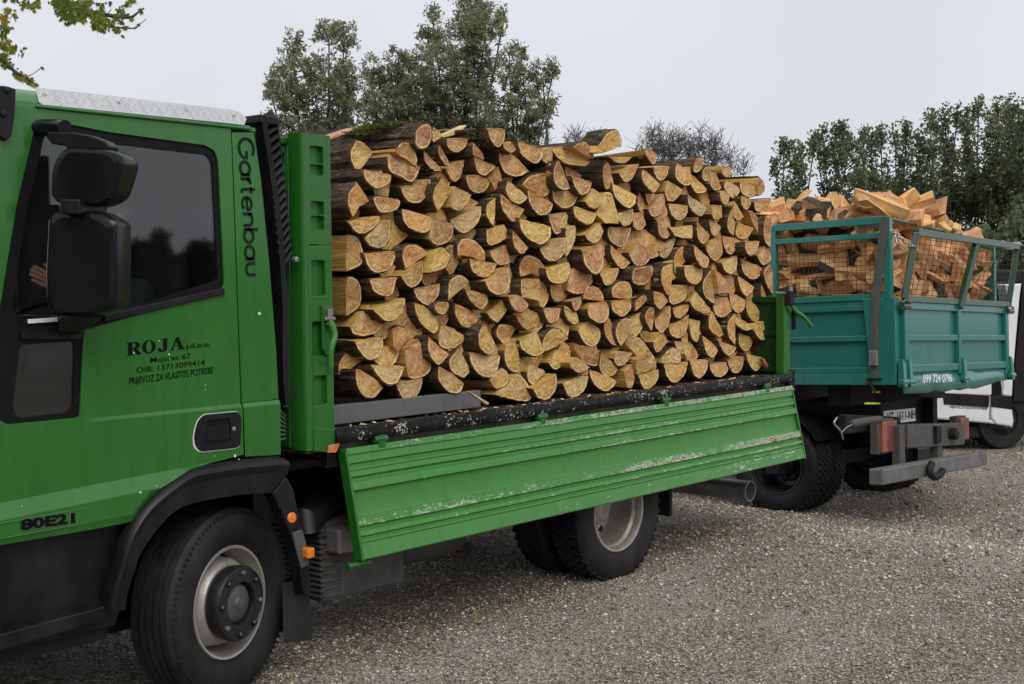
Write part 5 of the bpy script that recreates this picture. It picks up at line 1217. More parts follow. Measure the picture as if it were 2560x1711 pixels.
# rear twin wheels
def rear_wheel(o, parent, outer=True, ax=Vector((0, 1, 0)), ro=RO, ri=RI, w=.225, m=M_rubber, mr=M_rim):
    tyre(ro, ri, w, o, ax, parent, m, blocks=True, grooves=2); h = w / 2
    mb = MB(); mb.lathe([(ri + .006, -h * .66), (ri + .009, -h * .76), (ri + .004, -h * .82), (ri - .006, -h * .8), (ri - .013, -h * .66), (ri - .012, -h * .4), (ri - .026, -h * .25), (ri - .03, h * .2), (ri - .045, h * .75), (ri - .055, h * .92), (.14, h * .98), (.128, h * .8), (.09, h * .78), (.085, h * .4), (.06, h * .2), (.001, h * .15)], 56, o, ax, caps=False); rm = mb.build('rim', mr, parent, smooth=35)
    mb = MB(); a = ax.cross(Vector((0, 0, 1))).normalized(); b = ax.cross(a)
    for k in range(8):
        t_ = 2 * math.pi * k / 8 + .3; d = a * math.cos(t_) + b * math.sin(t_); tg = -a * math.sin(t_) + b * math.cos(t_); c = Vector(o) + d * .158 + ax * (h * .94)
        vs = [c + (tg * math.cos(q) + d * math.sin(q)) * .019 for q in np.linspace(0, 6.283, 17)[:-1]]; mb.add(vs + [p - ax * .004 for p in vs], [tuple(range(16)), tuple(range(16, 32))] + [(i, (i + 1) % 16, 16 + (i + 1) % 16, 16 + i) for i in range(16)])
    mb.build('hand_hole', M_hub, parent)
    mb = MB()
    for k in range(8):
        t_ = 2 * math.pi * k / 8; d = a * math.cos(t_) + b * math.sin(t_); mb.lathe([(.015, h * .8), (.015, h * .55), (.006, h * .5)], 6, Vector(o) + d * .108, ax)
    mb.build('wheel_nut', mr, parent)
for yy, oo in ((.12, True), (.42, False), (1.62, False), (1.92, True)):
    w_ = bpy.data.objects.new('wheel', None); C.objects.link(w_); adopt(w_, truck); WM[w_.name] = Matrix.Identity(4)
    rear_wheel(Vector((2.785, yy, .393)), w_, ax=Vector((0, 1 if yy < 1 else -1, 0)))
w_ = bpy.data.objects.new('wheel', None); C.objects.link(w_); adopt(w_, truck); WM[w_.name] = Matrix.Identity(4)
tyre(RO, RI, .24, Vector((.0, 2.0, .398)), Vector((-math.sin(steer), math.cos(steer), 0)), w_, M_rubber)
# ---- chassis, tanks, boxes
mb = MB()
for yy in (.68, 1.45): mb.bb(-1.1, 4.6, yy - .035, yy + .035, .58, .8)
for xx in (-.6, .6, 1.5, 2.4, 3.3, 4.3): mb.bb(xx - .04, xx + .04, .7, 1.43, .62, .76)
mb.bb(2.72, 2.85, .3, 1.8, .34, .46); mb.bb(-.06, .06, .25, 1.9, .34, .44); mb.bb(-1.1, .3, .5, 1.7, .3, .98); mb.bb(.3, 2.2, .75, 1.4, .35, .75)
mb.build('chassis', M_chassis, truck, bevel=.006)
mb = MB(); mb.bb(.68, 1.22, .2, .62, .245, .62); bx = mb.build('battery_box', M_greybox, truck, bevel=.012)
mb = MB()
for i in range(13): mb.bb(.665, .69, .19 - .004, .6, .27 + i * .026, .282 + i * .026)
for i in range(9): mb.bb(.67, .80, .186, .2, .27 + i * .036, .279 + i * .036)
mb.build('cooling_rib', M_greybox, bx, bevel=.002)
mb = MB(); p = W('a4', 590, 955, y=.12); mb.bb(p.x - .045, p.x + .07, .1, .2, p.z - .055, p.z + .06); mb.build('canister', M_steel, truck, bevel=.012)
mb = MB(); p = [W('a4', 330, 830, y=.2), W('a4', 430, 730, y=.3), W('a4', 620, 640, y=.4)]
mb.tube([p[0] + Vector((0, 0, -.04)), p[0], p[1], p[2], p[2] + Vector((.3, .1, .05))], [.07, .075, .075, .07, .07], 16); mb.build('air_pipe', M_black, truck, smooth=40)
mb = MB(); ct = Vector((1.30, .42, .4)); mb.lathe([(.02, -.02), (.08, 0), (.125, .04), (.135, .09), (.135, .42), (.125, .47), (.08, .51), (.02, .53)], 28, ct, (1, 0, 0)); mb.build('air_tank', M_greybox, truck, smooth=40)
mb = MB(); mb.bb(2.3, 3.3, .1, .62, .83, .86); mb.build('rear_mudguard', M_chassis, truck)
# mudflap behind the rear wheels, round underrun tube
p = W('a5', 735, 660, y=.05); mb = MB(); mb.bb(p.x - .03, p.x - .0, .02, .5, p.z - .11, .86); mb.build('mudflap', M_rubber, truck, bevel=.006)
e1 = W('a5', 1288, 617, x=4.42); mb = MB(); ax = Vector((0, 1, 0)); mb.lathe([(.062, .0), (.07, 0), (.07, 1.7), (.062, 1.7)], 28, e1, (0.0, 1, -.0), close=True); ub = mb.build('underrun_bar', M_steel, truck, smooth=40)
mb = MB(); mb.bar((4.42, .68, e1.z), (4.42, .68, .6), .06, .1); mb.bar((4.42, 1.45, e1.z), (4.42, 1.45, .6), .06, .1); mb.build('underrun_bracket', M_chassis, truck)
# ---- bed: floor, black rail, headboard, posts, drop side
mb = MB(); mb.bb(.46, 4.72, .03, TW_ - .06, .98, 1.055); mb.build('bed_floor', plain('wet bed planks', (.07, .05, .035), .5, 0, .4, 8, .4, dirt=(.03, .02, .015), dirt_amt=.5), truck)
mb = MB(); 
prof = [(-.012, 1.074), (.05, 1.074), (.05, 1.058), (.028, 1.056), (.02, 1.03), (.03, 1.014), (-.004, 1.012), (-.02, 1.02), (-.026, 1.038), (-.02, 1.056)]
mb.grid([[(x, a, b) for a, b in prof] for x in np.linspace(.6, 4.735, 30)], 0, True); mb.add([(.6, a, b) for a, b in prof], [tuple(range(10))]); mb.add([(4.735, a, b) for a, b in prof], [tuple(range(10))[::-1]])
rail = mb.build('bed_rail', M_rail, truck, smooth=40)
mb = MB(); mb.bb(.6, 4.73, .05, .09, .9, 1.0); mb.build('rail_beam', M_chassis, truck)
l0, l1 = W('a4', 540, 120, y=.19), W('a4', 1520, 40, y=.19)
mb = MB(); mb.bb(.56, l1.x, .19, .235, 1.07, 1.16); mb.build('ledge', M_ledge, truck, bevel=.004)
# drop side hanging on its hinges: rolled steel section swept along the bed
TOPz, BOTz = .985, .492; dy = lambda z: -.108 * (TOPz - z) / (TOPz - BOTz)
# (fraction down, standing proud in m, wear)
sec = [(0, .012, .9), (.0, .024, .9), (.055, .024, .9), (.062, .016, .7), (.135, .016, .2), (.148, .004, .1), (.165, .004, .1), (.178, .016, .5), (.2, .016, .4), (.206, .012, .2), (.212, .016, .5), (.255, .017, .8), (.275, .004, .3), (.292, .004, .2), (.312, .018, .4), (.352, .02, .5), (.378, .02, .9), (.39, .004, .6), (.41, .0, .2), (.60, .0, .1), (.612, .004, .4), (.62, .016, .8), (.70, .018, .95), (.718, .005, .4), (.735, .004, .3), (.752, .016, .6), (.79, .018, .9), (.803, .006, .4), (.815, .006, .4), (.828, .016, .6), (.848, .016, .75), (.854, .011, .4), (.862, .016, .7), (.99, .018, .62), (1.0, .012, 1.0), (1.0, -.03, 1.0)]
xs = np.linspace(.652, 4.72, 90); rows = []; wr = []
hang = Vector((0, -.108, -(TOPz - BOTz))).normalized(); outn = Vector((0, hang.z, -hang.y)); outn = outn if outn.y < 0 else -outn
for f, pr_, w in sec:
    z = TOPz - f * (TOPz - BOTz); rows.append([(x, dy(z) + outn.y * pr_, z + outn.z * pr_ + .0022 * noise.noise((x * 2.1, f * 3, 0))) for x in xs]); wr += [w - .28 * (1 - min(1, (x - .6) / 2.6)) for x in xs]
back = [[(x, dy(z) + .028, z) for x in xs] for z in (BOTz + .004, TOPz - .004)]
rows += back; wr += [.3] * (2 * len(xs)); rows.append(rows[0]); wr += [.9] * len(xs)
mb = MB(); mb.grid(rows)
n_ = len(xs); R2 = len(rows) - 1
mb.f += [tuple(r * n_ for r in range(R2)), tuple(r * n_ + n_ - 1 for r in range(R2))[::-1]]; mb.m += [0, 0]
drop = mb.build('drop_side', M_greendrop, truck, smooth=30, attr=dict(wear=wr))
for xa, xb in ((.645, .66), (4.712, 4.728)):
    mb = MB(); mb.hexa([(xa, dy(BOTz) - .021, BOTz), (xb, dy(BOTz) - .021, BOTz), (xb, dy(BOTz) + .035, BOTz), (xa, dy(BOTz) + .035, BOTz), (xa, -.024, TOPz - .01), (xb, -.024, TOPz - .01), (xb, .03, TOPz - .01), (xa, .03, TOPz - .01)]); mb.build('end_cap', M_greenbed, drop, bevel=.003)
p = W('a4', 625, 1125, x=.6); p2 = W('a4', 770, 1090, x=.72); mb = MB(); mb.tube([p, p2], .012, 12); mb.lathe([(.019, 0), (.019, .006), (.004, .008)], 14, p, (p - p2).normalized()); mb.build('locking_pin', M_greenbed, drop, smooth=40)
for a, b in ((845, 225), (1935, 80), (2771, -62)):
    q = W('a4', a, b, y=-.02); mb = MB(); mb.bb(q.x - .022, q.x + .022, -.028, .03, TOPz - .02, TOPz + .045); mb.tube([(q.x - .04, -.012, TOPz + .026), (q.x + .04, -.012, TOPz + .026)], .018, 12); mb.build('hinge', M_greenbed, drop, bevel=.004)
q = W('G', 165, 1085, y=-.02); mb = MB(); mb.bb(q.x - .022, q.x + .022, -.028, .03, TOPz - .02, TOPz + .045); mb.tube([(q.x - .04, -.012, TOPz + .026), (q.x + .04, -.012, TOPz + .026)], .018, 12); mb.build('hinge', M_greenbed, drop, bevel=.004)
# headboard with folded stanchion
hx0, hx1 = W('E', 690, 600, y=0).x, W('E', 872, 600, y=0).x
ztop = W('E', 690, 178, y=0).z; zbot = W('F', 215, 890, y=0).z; zj = W('E', 790, 1090, y=0).z
hb = bpy.data.objects.new('headboard', None); C.objects.link(hb); adopt(hb, truck); WM[hb.name] = Matrix.Identity(4)
def recs(z0, z1, pockets, name):
    # side face of the stanchion with pressed pockets
    lo = [(hx0, z0), (hx1, z0), (hx1, z1), (hx0, z1)]
    xa, xb = hx0 + .01, hx1 - .04
    holes = [rnd_corner([(xa, a), (xb, a), (xb, b), (xa, b)], .008, 2) for a, b in pockets]
    mb = MB(); mb.slab([lo] + holes, side, 0, .028); mb.bb(hx0 + .002, hx1 - .002, .026, .04, z0 + .002, z1 - .002); o = mb.build(name, M_greenbed, hb, bevel=.004); return o
zE = lambda yv: W('E', 750, yv, y=0).z
up_ = recs(zj + .004, ztop, [(zE(520), zE(430)), (zE(425), zE(280)), (zE(965), zE(850)), (zE(845), zE(730))], 'upper_stanchion')
zF = lambda yv: W('F', 260, yv, y=0).z
lw_ = recs(zbot + .0, zj - .002, [(zF(640), zF(480)), (zF(370), zF(185)), (zF(45), zE(1215))], 'lower_stanchion')
mb = MB(); xa = W('E', 548, 600, y=0).x
# round folded corner column and front sheet towards the cab
col = [(hx0, 0), (hx0 - .015, -.004), (hx0 - .03, .006), (hx0 - .036, .022), (hx0 - .036, .09), (hx0 - .01, .1)]
mb.grid([[(a, b, z) for a, b in col] for z in (W('F', 190, 890, y=0).z, ztop + .004)]); mb.add([(a, b, ztop + .004) for a, b in col], [tuple(range(len(col)))])
mb.build('corner_column', M_greenbed, hb, smooth=50)
mb = MB(); fx = hx0 - .03; mb.bb(fx, fx + .02, .12, TW_ - .14, 1.0, ztop - .03)
for zz in (zE(300), zE(445), zE(555), zE(860), zE(1100), 1.2): mb.bb(fx - .03, fx, .12, TW_ - .14, zz - .018, zz + .018)
mb.bb(fx - .035, fx + .03, .1, TW_ - .14, ztop - .04, ztop - .01); mb.bb(fx - .01, fx + .1, TW_ - .16, TW_ - .06, .98, ztop); mb.build('front_sheet', M_greenbed, hb, bevel=.006)
# foot of the stanchion with worn paint, latch
mb = MB(); q = XZ('F', [(228, 758), (345, 772), (350, 850), (310, 898), (228, 890)], -.004); mb.slab([q], side, -.006, .03); mb.build('stanchion_foot', M_greenbed, hb, bevel=.004)
mb = MB(); q = XZ('F', [(305, 898), (312, 858), (350, 850), (385, 812), (350, 895)], -.012); mb.slab([q], side, -.012, -.002); mb.build('torn_flap', plain('orange primer', (.5, .14, .03), .6, 0, .5, 30, .2, dirt=(.7, .68, .6), dirt_amt=.9, dirt_scale=40), hb)
lt = bpy.data.objects.new('latch', None); C.objects.link(lt); adopt(lt, truck); WM[lt.name] = Matrix.Identity(4)
mb = MB(); q = XZ('F', [(270, 95), (328, 100), (330, 190), (300, 380), (275, 330)], -.01); mb.slab([q], side, -.014, .0); mb.build('latch_plate', M_greenbed, lt, bevel=.003)
mb = MB(); q = smoothpath([W('F', a, b, y=yy) for a, b, yy in ((305, 185, -.03), (325, 205, -.035), (342, 260, -.045), (328, 310, -.045), (318, 360, -.04), (320, 430, -.03))], 4); mb.tube(q, [.016] * 6 + [.014] * (len(q) - 6), 10); mb.build('latch_handle', M_greendrop, lt, smooth=50)
mb = MB(); p = W('F', 308, 145, y=-.02); mb.box(p, (.03, .03, .05)); mb.tube([p + Vector((-.03, -.005, -.02)), p + Vector((.03, -.005, -.02))], .01, 8); mb.build('latch_hook', M_steel, lt, bevel=.004)
# rear post, tailgate, lever
rx0, rx1 = W('G', 350, 500, y=0).x, W('G', 420, 500, y=0).x; rz = W('G', 400, 140, y=0).z; rb = W('G', 400, 970, y=0).z
mb = MB(); mb.bb(rx0, rx1, .0, .065, rb - .06, rz); post = mb.build('rear_post', M_greenbed, truck, bevel=.006)
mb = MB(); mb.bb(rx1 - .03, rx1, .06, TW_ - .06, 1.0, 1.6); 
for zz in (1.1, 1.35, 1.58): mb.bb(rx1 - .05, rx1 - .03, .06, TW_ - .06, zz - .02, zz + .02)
mb.build('tailgate', M_greenshade, truck, bevel=.005)
mb = MB(); mb.bb(rx1 - .02, rx1 + .05, -.01, .1, rb - .16, rb - .005); mb.build('corner_bracket', M_rail, truck, bevel=.004)
mb = MB(); p = [W('G', a, b, y=-.03) for a, b in ((430, 280), (480, 345), (560, 400), (645, 505))]; mb.tube(smoothpath(p, 4), .014, 10); lev = mb.build('lever', M_greendrop, truck, smooth=50)
mb = MB(); p = W('G', 405, 200, y=-.02); mb.box(p, (.06, .05, .1)); mb.build('lever_bracket', M_chassis, truck, bevel=.006); mb = MB(); mb.bar(W('G', 455, 330, y=-.01), W('G', 455, 540, y=-.01), .02, .03, up=(0, 1, 0)); mb.build('locking_bar', M_chassis, truck, bevel=.004)
mb = MB(); mb.bar(W('G', 255, 138, y=-.005), W('G', 430, 150, y=-.005), .012, .012); mb.box(W('G', 420, 115, y=0), (.03, .02, .04)); mb.build('post_cap', M_steel, truck, bevel=.003)
# ---- black snorkel with slats between cab and headboard
sn = bpy.data.objects.new('air_intake', None); C.objects.link(sn); adopt(sn, truck); WM[sn.name] = Matrix.Identity(4)
fl = [(W('E', a, b, y=.06)) for a, b in ((275, 30), (330, 350), (380, 700), (425, 1100), (455, 1568))]
fl2 = [(W('F', a, b, y=.06)) for a, b in ((42, 100), (45, 500), (60, 640))]
edgeL = fl + fl2[1:]; wd = lambda i: .085
rws = []
for i, p in enumerate(edgeL): rws.append([(p.x, .04, p.z), (p.x + .02, .03, p.z), (p.x + .035, .05, p.z), (p.x + .035, .33, p.z), (p.x - .01, .33, p.z)])
mb = MB(); mb.grid(rws, 0, True); mb.add(rws[0], [tuple(range(5))]); mb.add(rws[-1], [tuple(range(5))]); mb.build('duct', M_black, sn, smooth=40)
t0, t1 = W('E', 330, 70, y=.05), W('E', 425, 70, y=.05); b0, b1 = W('E', 455, 1240, y=.05), W('E', 545, 1160, y=.05)
rt = [W('E', a, b, y=.05) for a, b in ((430, 80), (470, 420), (505, 760), (535, 1080), (548, 1190))]
mb = MB(); rows_ = [[(p.x - .004, .045, p.z), (p.x + .012, .05, p.z), (p.x + .012, .33, p.z), (p.x - .004, .33, p.z)] for p in rt]; mb.grid(rows_, 0, True); mb.add(rows_[0], [(0, 1, 2, 3)]); mb.add(rows_[-1], [(3, 2, 1, 0)])
tl = W('E', 280, 28, y=.05); mb.hexa([(tl.x, .035, tl.z - .035), (rt[0].x + .012, .04, rt[0].z - .02), (rt[0].x + .012, .33, rt[0].z - .02), (tl.x, .33, tl.z - .035), (tl.x, .035, tl.z + .005), (rt[0].x + .006, .04, rt[0].z + .02), (rt[0].x + .006, .33, rt[0].z + .02), (tl.x, .33, tl.z + .005)]); mb.build('duct_frame', M_black, sn, bevel=.008)
mb = MB(); mb.hexa([(b0.x, .12, b0.z - .45), (b1.x + .02, .12, b1.z - .5), (b1.x + .02, .3, b1.z - .5), (b0.x, .3, b0.z - .45), (t0.x, .12, t0.z), (t1.x, .12, t1.z), (t1.x, .3, t1.z), (t0.x, .3, t0.z)]); mb.build('duct_back', M_rubbertrim, sn)
for i in range(17):
    f = i / 16; zl = t0.lerp(b0, f); zr = t1.lerp(b1, f)
    p0, p1, p2, p3 = zl + Vector((-.002, -.012, -.03)), zr + Vector((.002, -.012, .004)), zr + Vector((.002, .03, .05)), zl + Vector((-.002, .03, .016))
    mb = MB(); th = Vector((0, .004, -.003)); mb.hexa([p0, p1, p2, p3, p0 + th, p1 + th, p2 + th, p3 + th]); mb.build('slat', M_black, sn)
mb = MB(); mb.lathe([(.012, 0), (.012, -.02), (.005, -.022)], 8, W('E', 570, 1205, y=.03)); mb.build('bolt', M_steel, sn)
mb = MB()
for i in range(7): mb.tube([W('F', 40, 660 + i * 28, y=.05), W('F', 72, 700 + i * 20, y=.08)], .004, 5)
mb.build('spring_coil', M_steel, truck)
# ================================================================== teal tipper truck, standing crosswise behind
U = Vector((0.99900583, 0.01305445, -0.04262561)); Wv = Vector((0.04192483, 0.04623169, 0.99674062))
Wv = (Wv - U * Wv.dot(U)).normalized(); Vv = Wv.cross(U)
TC = P(2245, 961, dep=10.0)                                 # lower rear left corner of its body
TM = Matrix(((U.x, Vv.x, Wv.x, TC.x), (U.y, Vv.y, Wv.y, TC.y), (U.z, Vv.z, Wv.z, TC.z), (0, 0, 0, 1)))
TMi = TM.inverted()
def tl(p): return TMi @ Vector(p)
def TS(zone, a, b, off=0.0): p = tl(PP(*px(zone, a, b), TC + U * off, U)); return p        # on the side wall (a = off)
def TR(zone, a, b, off=0.0): p = tl(PP(*px(zone, a, b), TC + Vv * off, Vv)); return p      # on the tail (b = off)
tip = thing('tipper_truck', 'teal tipper lorry with mesh cage sides heaped with split firewood', 'truck', M=TM.copy())
tip_mat = TM.copy()
def tb(mb, name, m, parent=tip, **k):                        # build local mesh under the tipper
    o = mb.build(name, m, None, **k); o.parent = parent
    return o
WID = TR('a7', 2200, 200).x; LEN = 3.7
sz = lambda yv: TS('a6', 900, yv).z
top_s = TS('a6', 900, 1035).z; bot = TS('a7', 900, 345).z
tip['width'] = WID
# side wall: sheet, three long ribs, end column
mb = MB(); mb.bb(0.02, .05, .02, LEN, bot + .1, top_s - .02); sw = tb(mb, 'side_board', M_teal)
for yv, zn, h in ((1060, 'a6', .05), (1110, 'a6', .05), (1365, 'a6', .045), (225, 'a7', .05)):
    z = TS(zn, 900, yv).z; mb = MB(); mb.bb(-.012, .03, .03, LEN, z - h / 2, z + h / 2); tb(mb, 'rib', M_teal, sw, bevel=.006)
mb = MB(); mb.bb(-.02, .1, .0, LEN, bot, bot + .09); tb(mb, 'bed_frame', M_teal, bevel=.006)
mb = MB(); e = TS('a6', 1200, 1110); mb.hexa([(-.03, 0, bot), (.06, 0, bot), (.06, .2, bot), (-.03, .2, bot), (-.03, 0, top_s), (.06, 0, top_s), (.06, .27, top_s), (-.03, .27, top_s)]); tb(mb, 'corner_post', M_teal, bevel=.008)
# far side and front wall
mb = MB(); mb.bb(WID - .05, WID - .02, .02, LEN, bot + .1, top_s); tb(mb, 'side_board', M_teal)
mb = MB(); mb.bb(.02, WID - .02, LEN - .04, LEN, bot + .1, top_s + .5); tb(mb, 'front_board', M_teal)
mb = MB(); mb.bb(.0, WID, .0, LEN, bot + .06, bot + .12); tb(mb, 'bed_floor', M_teal)
# tailgate
tg_t = TR('a6', 1700, 1085).z; tg_b = TR('a7', 1700, 215).z
mb = MB(); mb.bb(.06, WID - .03, .0, .03, tg_b, tg_t); tgt = tb(mb, 'tailgate', M_teal)
for zz, h in ((tg_t - .02, .06), ((TR('a6', 1700, 1358).z), .05), (tg_b + .02, .06)):
    mb = MB(); mb.bb(.07, WID - .04, -.03, .0, zz - h / 2, zz + h / 2); tb(mb, 'rib', M_teal, tgt, bevel=.006)
for xx, w in ((.1, .07), (TR('a6', 1775, 1300).x, .06), (WID - .06, .07)):
    mb = MB(); mb.bb(xx - w / 2, xx + w / 2, -.038, .0, tg_b - .04, tg_t + .01); tb(mb, 'upright', M_teal, tgt, bevel=.006)
for xx in (.0, .12, TR('a6', 1790, 1300).x + .01, WID - .01):       # hinge tongues and pins at the foot
    mb = MB(); mb.hexa([(xx - .03, -.07, tg_b - .12), (xx + .03, -.07, tg_b - .12), (xx + .03, -.01, tg_b - .12), (xx - .03, -.01, tg_b - .12), (xx - .025, -.055, tg_b + .1), (xx + .03, -.055, tg_b + .07), (xx + .03, -.02, tg_b + .07), (xx - .025, -.02, tg_b + .1)])
    mb.tube([(xx - .05, -.05, tg_b - .08), (xx + .06, -.05, tg_b - .08)], .025, 10); tb(mb, 'tail_hinge', M_teal, tgt, bevel=.006)
for sx in (.05, WID - .03):
    mb = MB(); mb.tube([(sx - .05, -.045, tg_t - .03), (sx + .08, -.045, tg_t - .03)], .025, 10); mb.tube([(sx - .1, -.06, tg_t), (sx, -.06, tg_t + .02), (sx + .1, -.05, tg_t + .0)], .01, 8); tb(mb, 'tail_latch', M_tealdk, tgt)
# bent skirt under the tail with the phone number
n = 26; rows = []
for s in (0, .5, 1):
    rows.append([(.02 + (WID - .1) * k / n, -.02 + .018 * noise.noise((k * .35, s * 2, 5)) - .02 * s, tg_b - .02 - s * (.155 - .06 * sstep((k / n - .62) / .38) + .012 * noise.noise((k * .5, 1, 2)))) for k in range(n + 1)])
mb = MB(); mb.grid(rows); o = tb(mb, 'skirt', M_teal, smooth=True); sm = o.modifiers.new('s', 'SOLIDIFY'); sm.thickness = .006
a, b = TR('a7', 1488, 325, -.05), TR('a7', 1735, 320, -.05)
def text_local(txt, m, name, a, b, up, h, bold, parent):
    o = text_mesh(txt, m, parent, name, a, b, h, 0, bold, yaxis=up); o.matrix_parent_inverse = Matrix.Identity(4); return o
text_local('099 724 0796', M_whitetext, 'lettering', (a.x, -.062, a.z), (b.x, -.062, b.z + .004), (0, 0, 1), .062, .02, tip)
# cage: steel frame and wire mesh
ct_ = TS('a6', 800, 395).z; cm_ = TS('a6', 800, 520).z
cage = bpy.data.objects.new('cage', None); C.objects.link(cage); cage.parent = tip
cz0 = top_s
pb = TS('a6', 250, 800).y                                   # far post of the side panel
pbf = max(pb, 1.4)
ztl = lambda yv, bx: TS('a6', bx, yv).z
mb = MB(); s5 = .05
def frame_bar(p, q, w=.05, h=.05): 
    m_ = MB(); m_.bar(p, q, w, h); return tb(m_, 'frame_bar', M_teal, cage, bevel=.004)
zA, zB = TS('a6', 250, 440), TS('a6', 1290, 360)
zC, zD = TS('a6', 250, 558), TS('a6', 1250, 492)
post_y = .06
frame_bar((.0, zA.y, zA.z), (.0, post_y, zB.z), .05, .06); frame_bar((.0, zC.y, zC.z), (.0, post_y, zD.z), .045, .045)
frame_bar((.0, zA.y, cz0 - .02), (.0, zA.y, zA.z)); frame_bar((.0, post_y, cz0 - .02), (.0, post_y, zB.z + .01), .06, .06)
frame_bar((.0, post_y + .02, cz0 + .01), (.0, zA.y, cz0 + .01), .05, .05)
rr0, rr1 = TR('a6', 1320, 360), TR('a6', 2060, 455)
m_ = MB(); m_.tube([(.0, post_y, zB.z + .01), (WID - .1, .1, zB.z - .04)], .016, 8); tb(m_, 'rope_bar', M_tealdk, cage)
frame_bar((WID - .03, .1, cz0), (WID - .03, .1, zB.z - .04)); frame_bar((WID - .03, .1, zB.z - .06), (WID - .03, 1.5, zB.z - .06))
def mesh_panel(o, du, dv, nu, nv, name, parent, m, sag=.004):
    mb = MB(); o = Vector(o); du = Vector(du); dv = Vector(dv); nn = du.cross(dv).normalized()
    for i in range(nu + 1):
        mb.tube([o + du * (i / nu) + dv * t + nn * sag * noise.noise((i * .7, t * 6, 0)) + du * .004 * noise.noise((i, t * 5, 3)) for t in np.linspace(0, 1, 6)], .002, 4, cap=False)
    for j in range(nv + 1):
        mb.tube([o + dv * (j / nv) + du * t + nn * sag * noise.noise((j * .7, t * 6, 9)) + dv * .01 * noise.noise((j, t * 5, 7)) for t in np.linspace(0, 1, 10)], .002, 4, cap=False)
    return tb(mb, name, m, parent)
M_wire = plain('rusty wire', (.045, .04, .03), .7, .4, .3, 30, .2)
mesh_panel((.0, post_y, cz0), (0, zA.y - post_y, 0), (0, 0, zD.z - cz0), 26, 13, 'wire_mesh', cage, M_wire)
# loose tail panel chained on top of the tailgate, leaning out a little
gate = bpy.data.objects.new('cage_gate', None); C.objects.link(gate); gate.parent = tip
g = [TR('a6', x, y, off) for x, y, off in ((1345, 1030, -.02), (2215, 1080, -.02), (2290, 595, -.10), (1440, 475, -.10))]
def gbar(p, q, w=.05, m=M_tealdk): m_ = MB(); m_.bar(p, q, w, w); return tb(m_, 'frame_bar', m, gate, bevel=.004)
gbar(g[0], g[1]); gbar(g[1], g[2]); gbar(g[2], g[3], .055); gbar(g[3], g[0]); gm = TR('a6', 1945, 570, -.1), TR('a6', 1805, 1110, -.04); gbar(gm[0], gm[1], .05)
mesh_panel(g[0], g[1] - g[0], g[3] - g[0], 22, 13, 'wire_mesh', gate, M_wire)
# chains and strap
def chain(pts, name):
    p = smoothpath(pts, 10); mb = MB(); k = 0; acc = 0; last = p[0]
    for i in range(1, len(p)):
        if (p[i] - last).length >= .034:
            c = (p[i] + last) / 2; d = (p[i] - last).normalized(); s_ = d.cross(Vector((0, 0, 1))).normalized() if k % 2 else d.cross(Vector((0, 1, .3))).normalized()
            mb.tube([c + d * .026 * math.cos(t) + s_ * .013 * math.sin(t) for t in np.linspace(0, 6.283, 11)[:-1]], .0055, 5, closed=True); last = p[i]; k += 1
    o = mb.build(name, M_chain, None, smooth=True); return o
wp = lambda p: TM @ Vector(p)
c1 = chain([wp(TR('a6', 1235, 460, -.04)), wp(TR('a6', 1290, 500, -.06)), wp(TR('a6', 1360, 560, -.08)), wp(TR('a6', 1440, 600, -.1))], 'chain')
tag(c1, 'galvanised chain tying the cage post to the tail panel', 'chain')
c2 = chain([wp(TR('a6', 1270, 500, -.06)), wp(TR('a6', 1275, 585, -.06))], 'chain'); tag(c2, 'short loose chain end hanging down the cage post', 'chain')
c3 = chain([wp(TR('a6', 2160, 555, -.02)), wp(TR('a6', 2230, 575, -.05)), wp(TR('a6', 2290, 565, -.08)), wp(TR('a6', 2335, 585, -.09))], 'chain'); tag(c3, 'galvanised chain at the far corner of the tail panel', 'chain')
mb = MB(); s_top = [TS('a6', 1185, 345, -.035), TS('a6', 1100, 1020, -.035), TS('a6', 1095, 1540, -.035), TS('a7', 1090, 290, -.035)]
mb.grid([[(p.x, p.y + .036, p.z), (p.x - .003, p.y, p.z), (p.x, p.y - .036, p.z)] for p in s_top]); o = mb.build('ratchet_strap', M_strap, None); o.matrix_world = TM; sol = o.modifiers.new('s', 'SOLIDIFY'); sol.thickness = .004; tag(o, 'faded grey green lashing strap over the teal side board', 'strap'); WM[o.name] = TM.copy()
mb = MB(); p = TS('a7', 1085, 120, -.05); mb.box(p, (.03, .07, .12)); x = mb.build('ratchet', M_steel, None, bevel=.006); x.parent = o
mb = MB(); p = TS('a7', 1090, 295, -.04); mb.tube([p + Vector((0, -.06, 0)), p + Vector((0, .06, 0)), p + Vector((0, .0, -.09)), p + Vector((0, 0, -.11))], .012, 6); x = mb.build('strap_hook', M_chassis, None); x.parent = o
# underneath: chassis, duals, rear lamps, plate, tow beam
mb = MB(); zb = bot
mb.bb(.55, .66, .4, LEN + .8, zb - .42, zb - .16); mb.bb(WID - .75, WID - .64, .4, LEN + .8, zb - .42, zb - .16); mb.bb(.2, WID - .2, .5, .7, zb - .18, zb); mb.bb(.25, WID - .25, 1.5, LEN, zb - .2, zb); mb.bb(.66, WID - .75, .5, .6, zb - .5, zb)
mb.bb(.62, WID - .7, 1.6, 2.6, zb - .75, zb - .1)
tb(mb, 'chassis', M_chassis, bevel=.01)
wy = TS('J', 655, 958, .05); rt_ = .39; wg = TM @ Vector((.16, wy.y, 0)); wz = tl((wg.x, wg.y, gz(wg.x, wg.y))).z + rt_ - .01

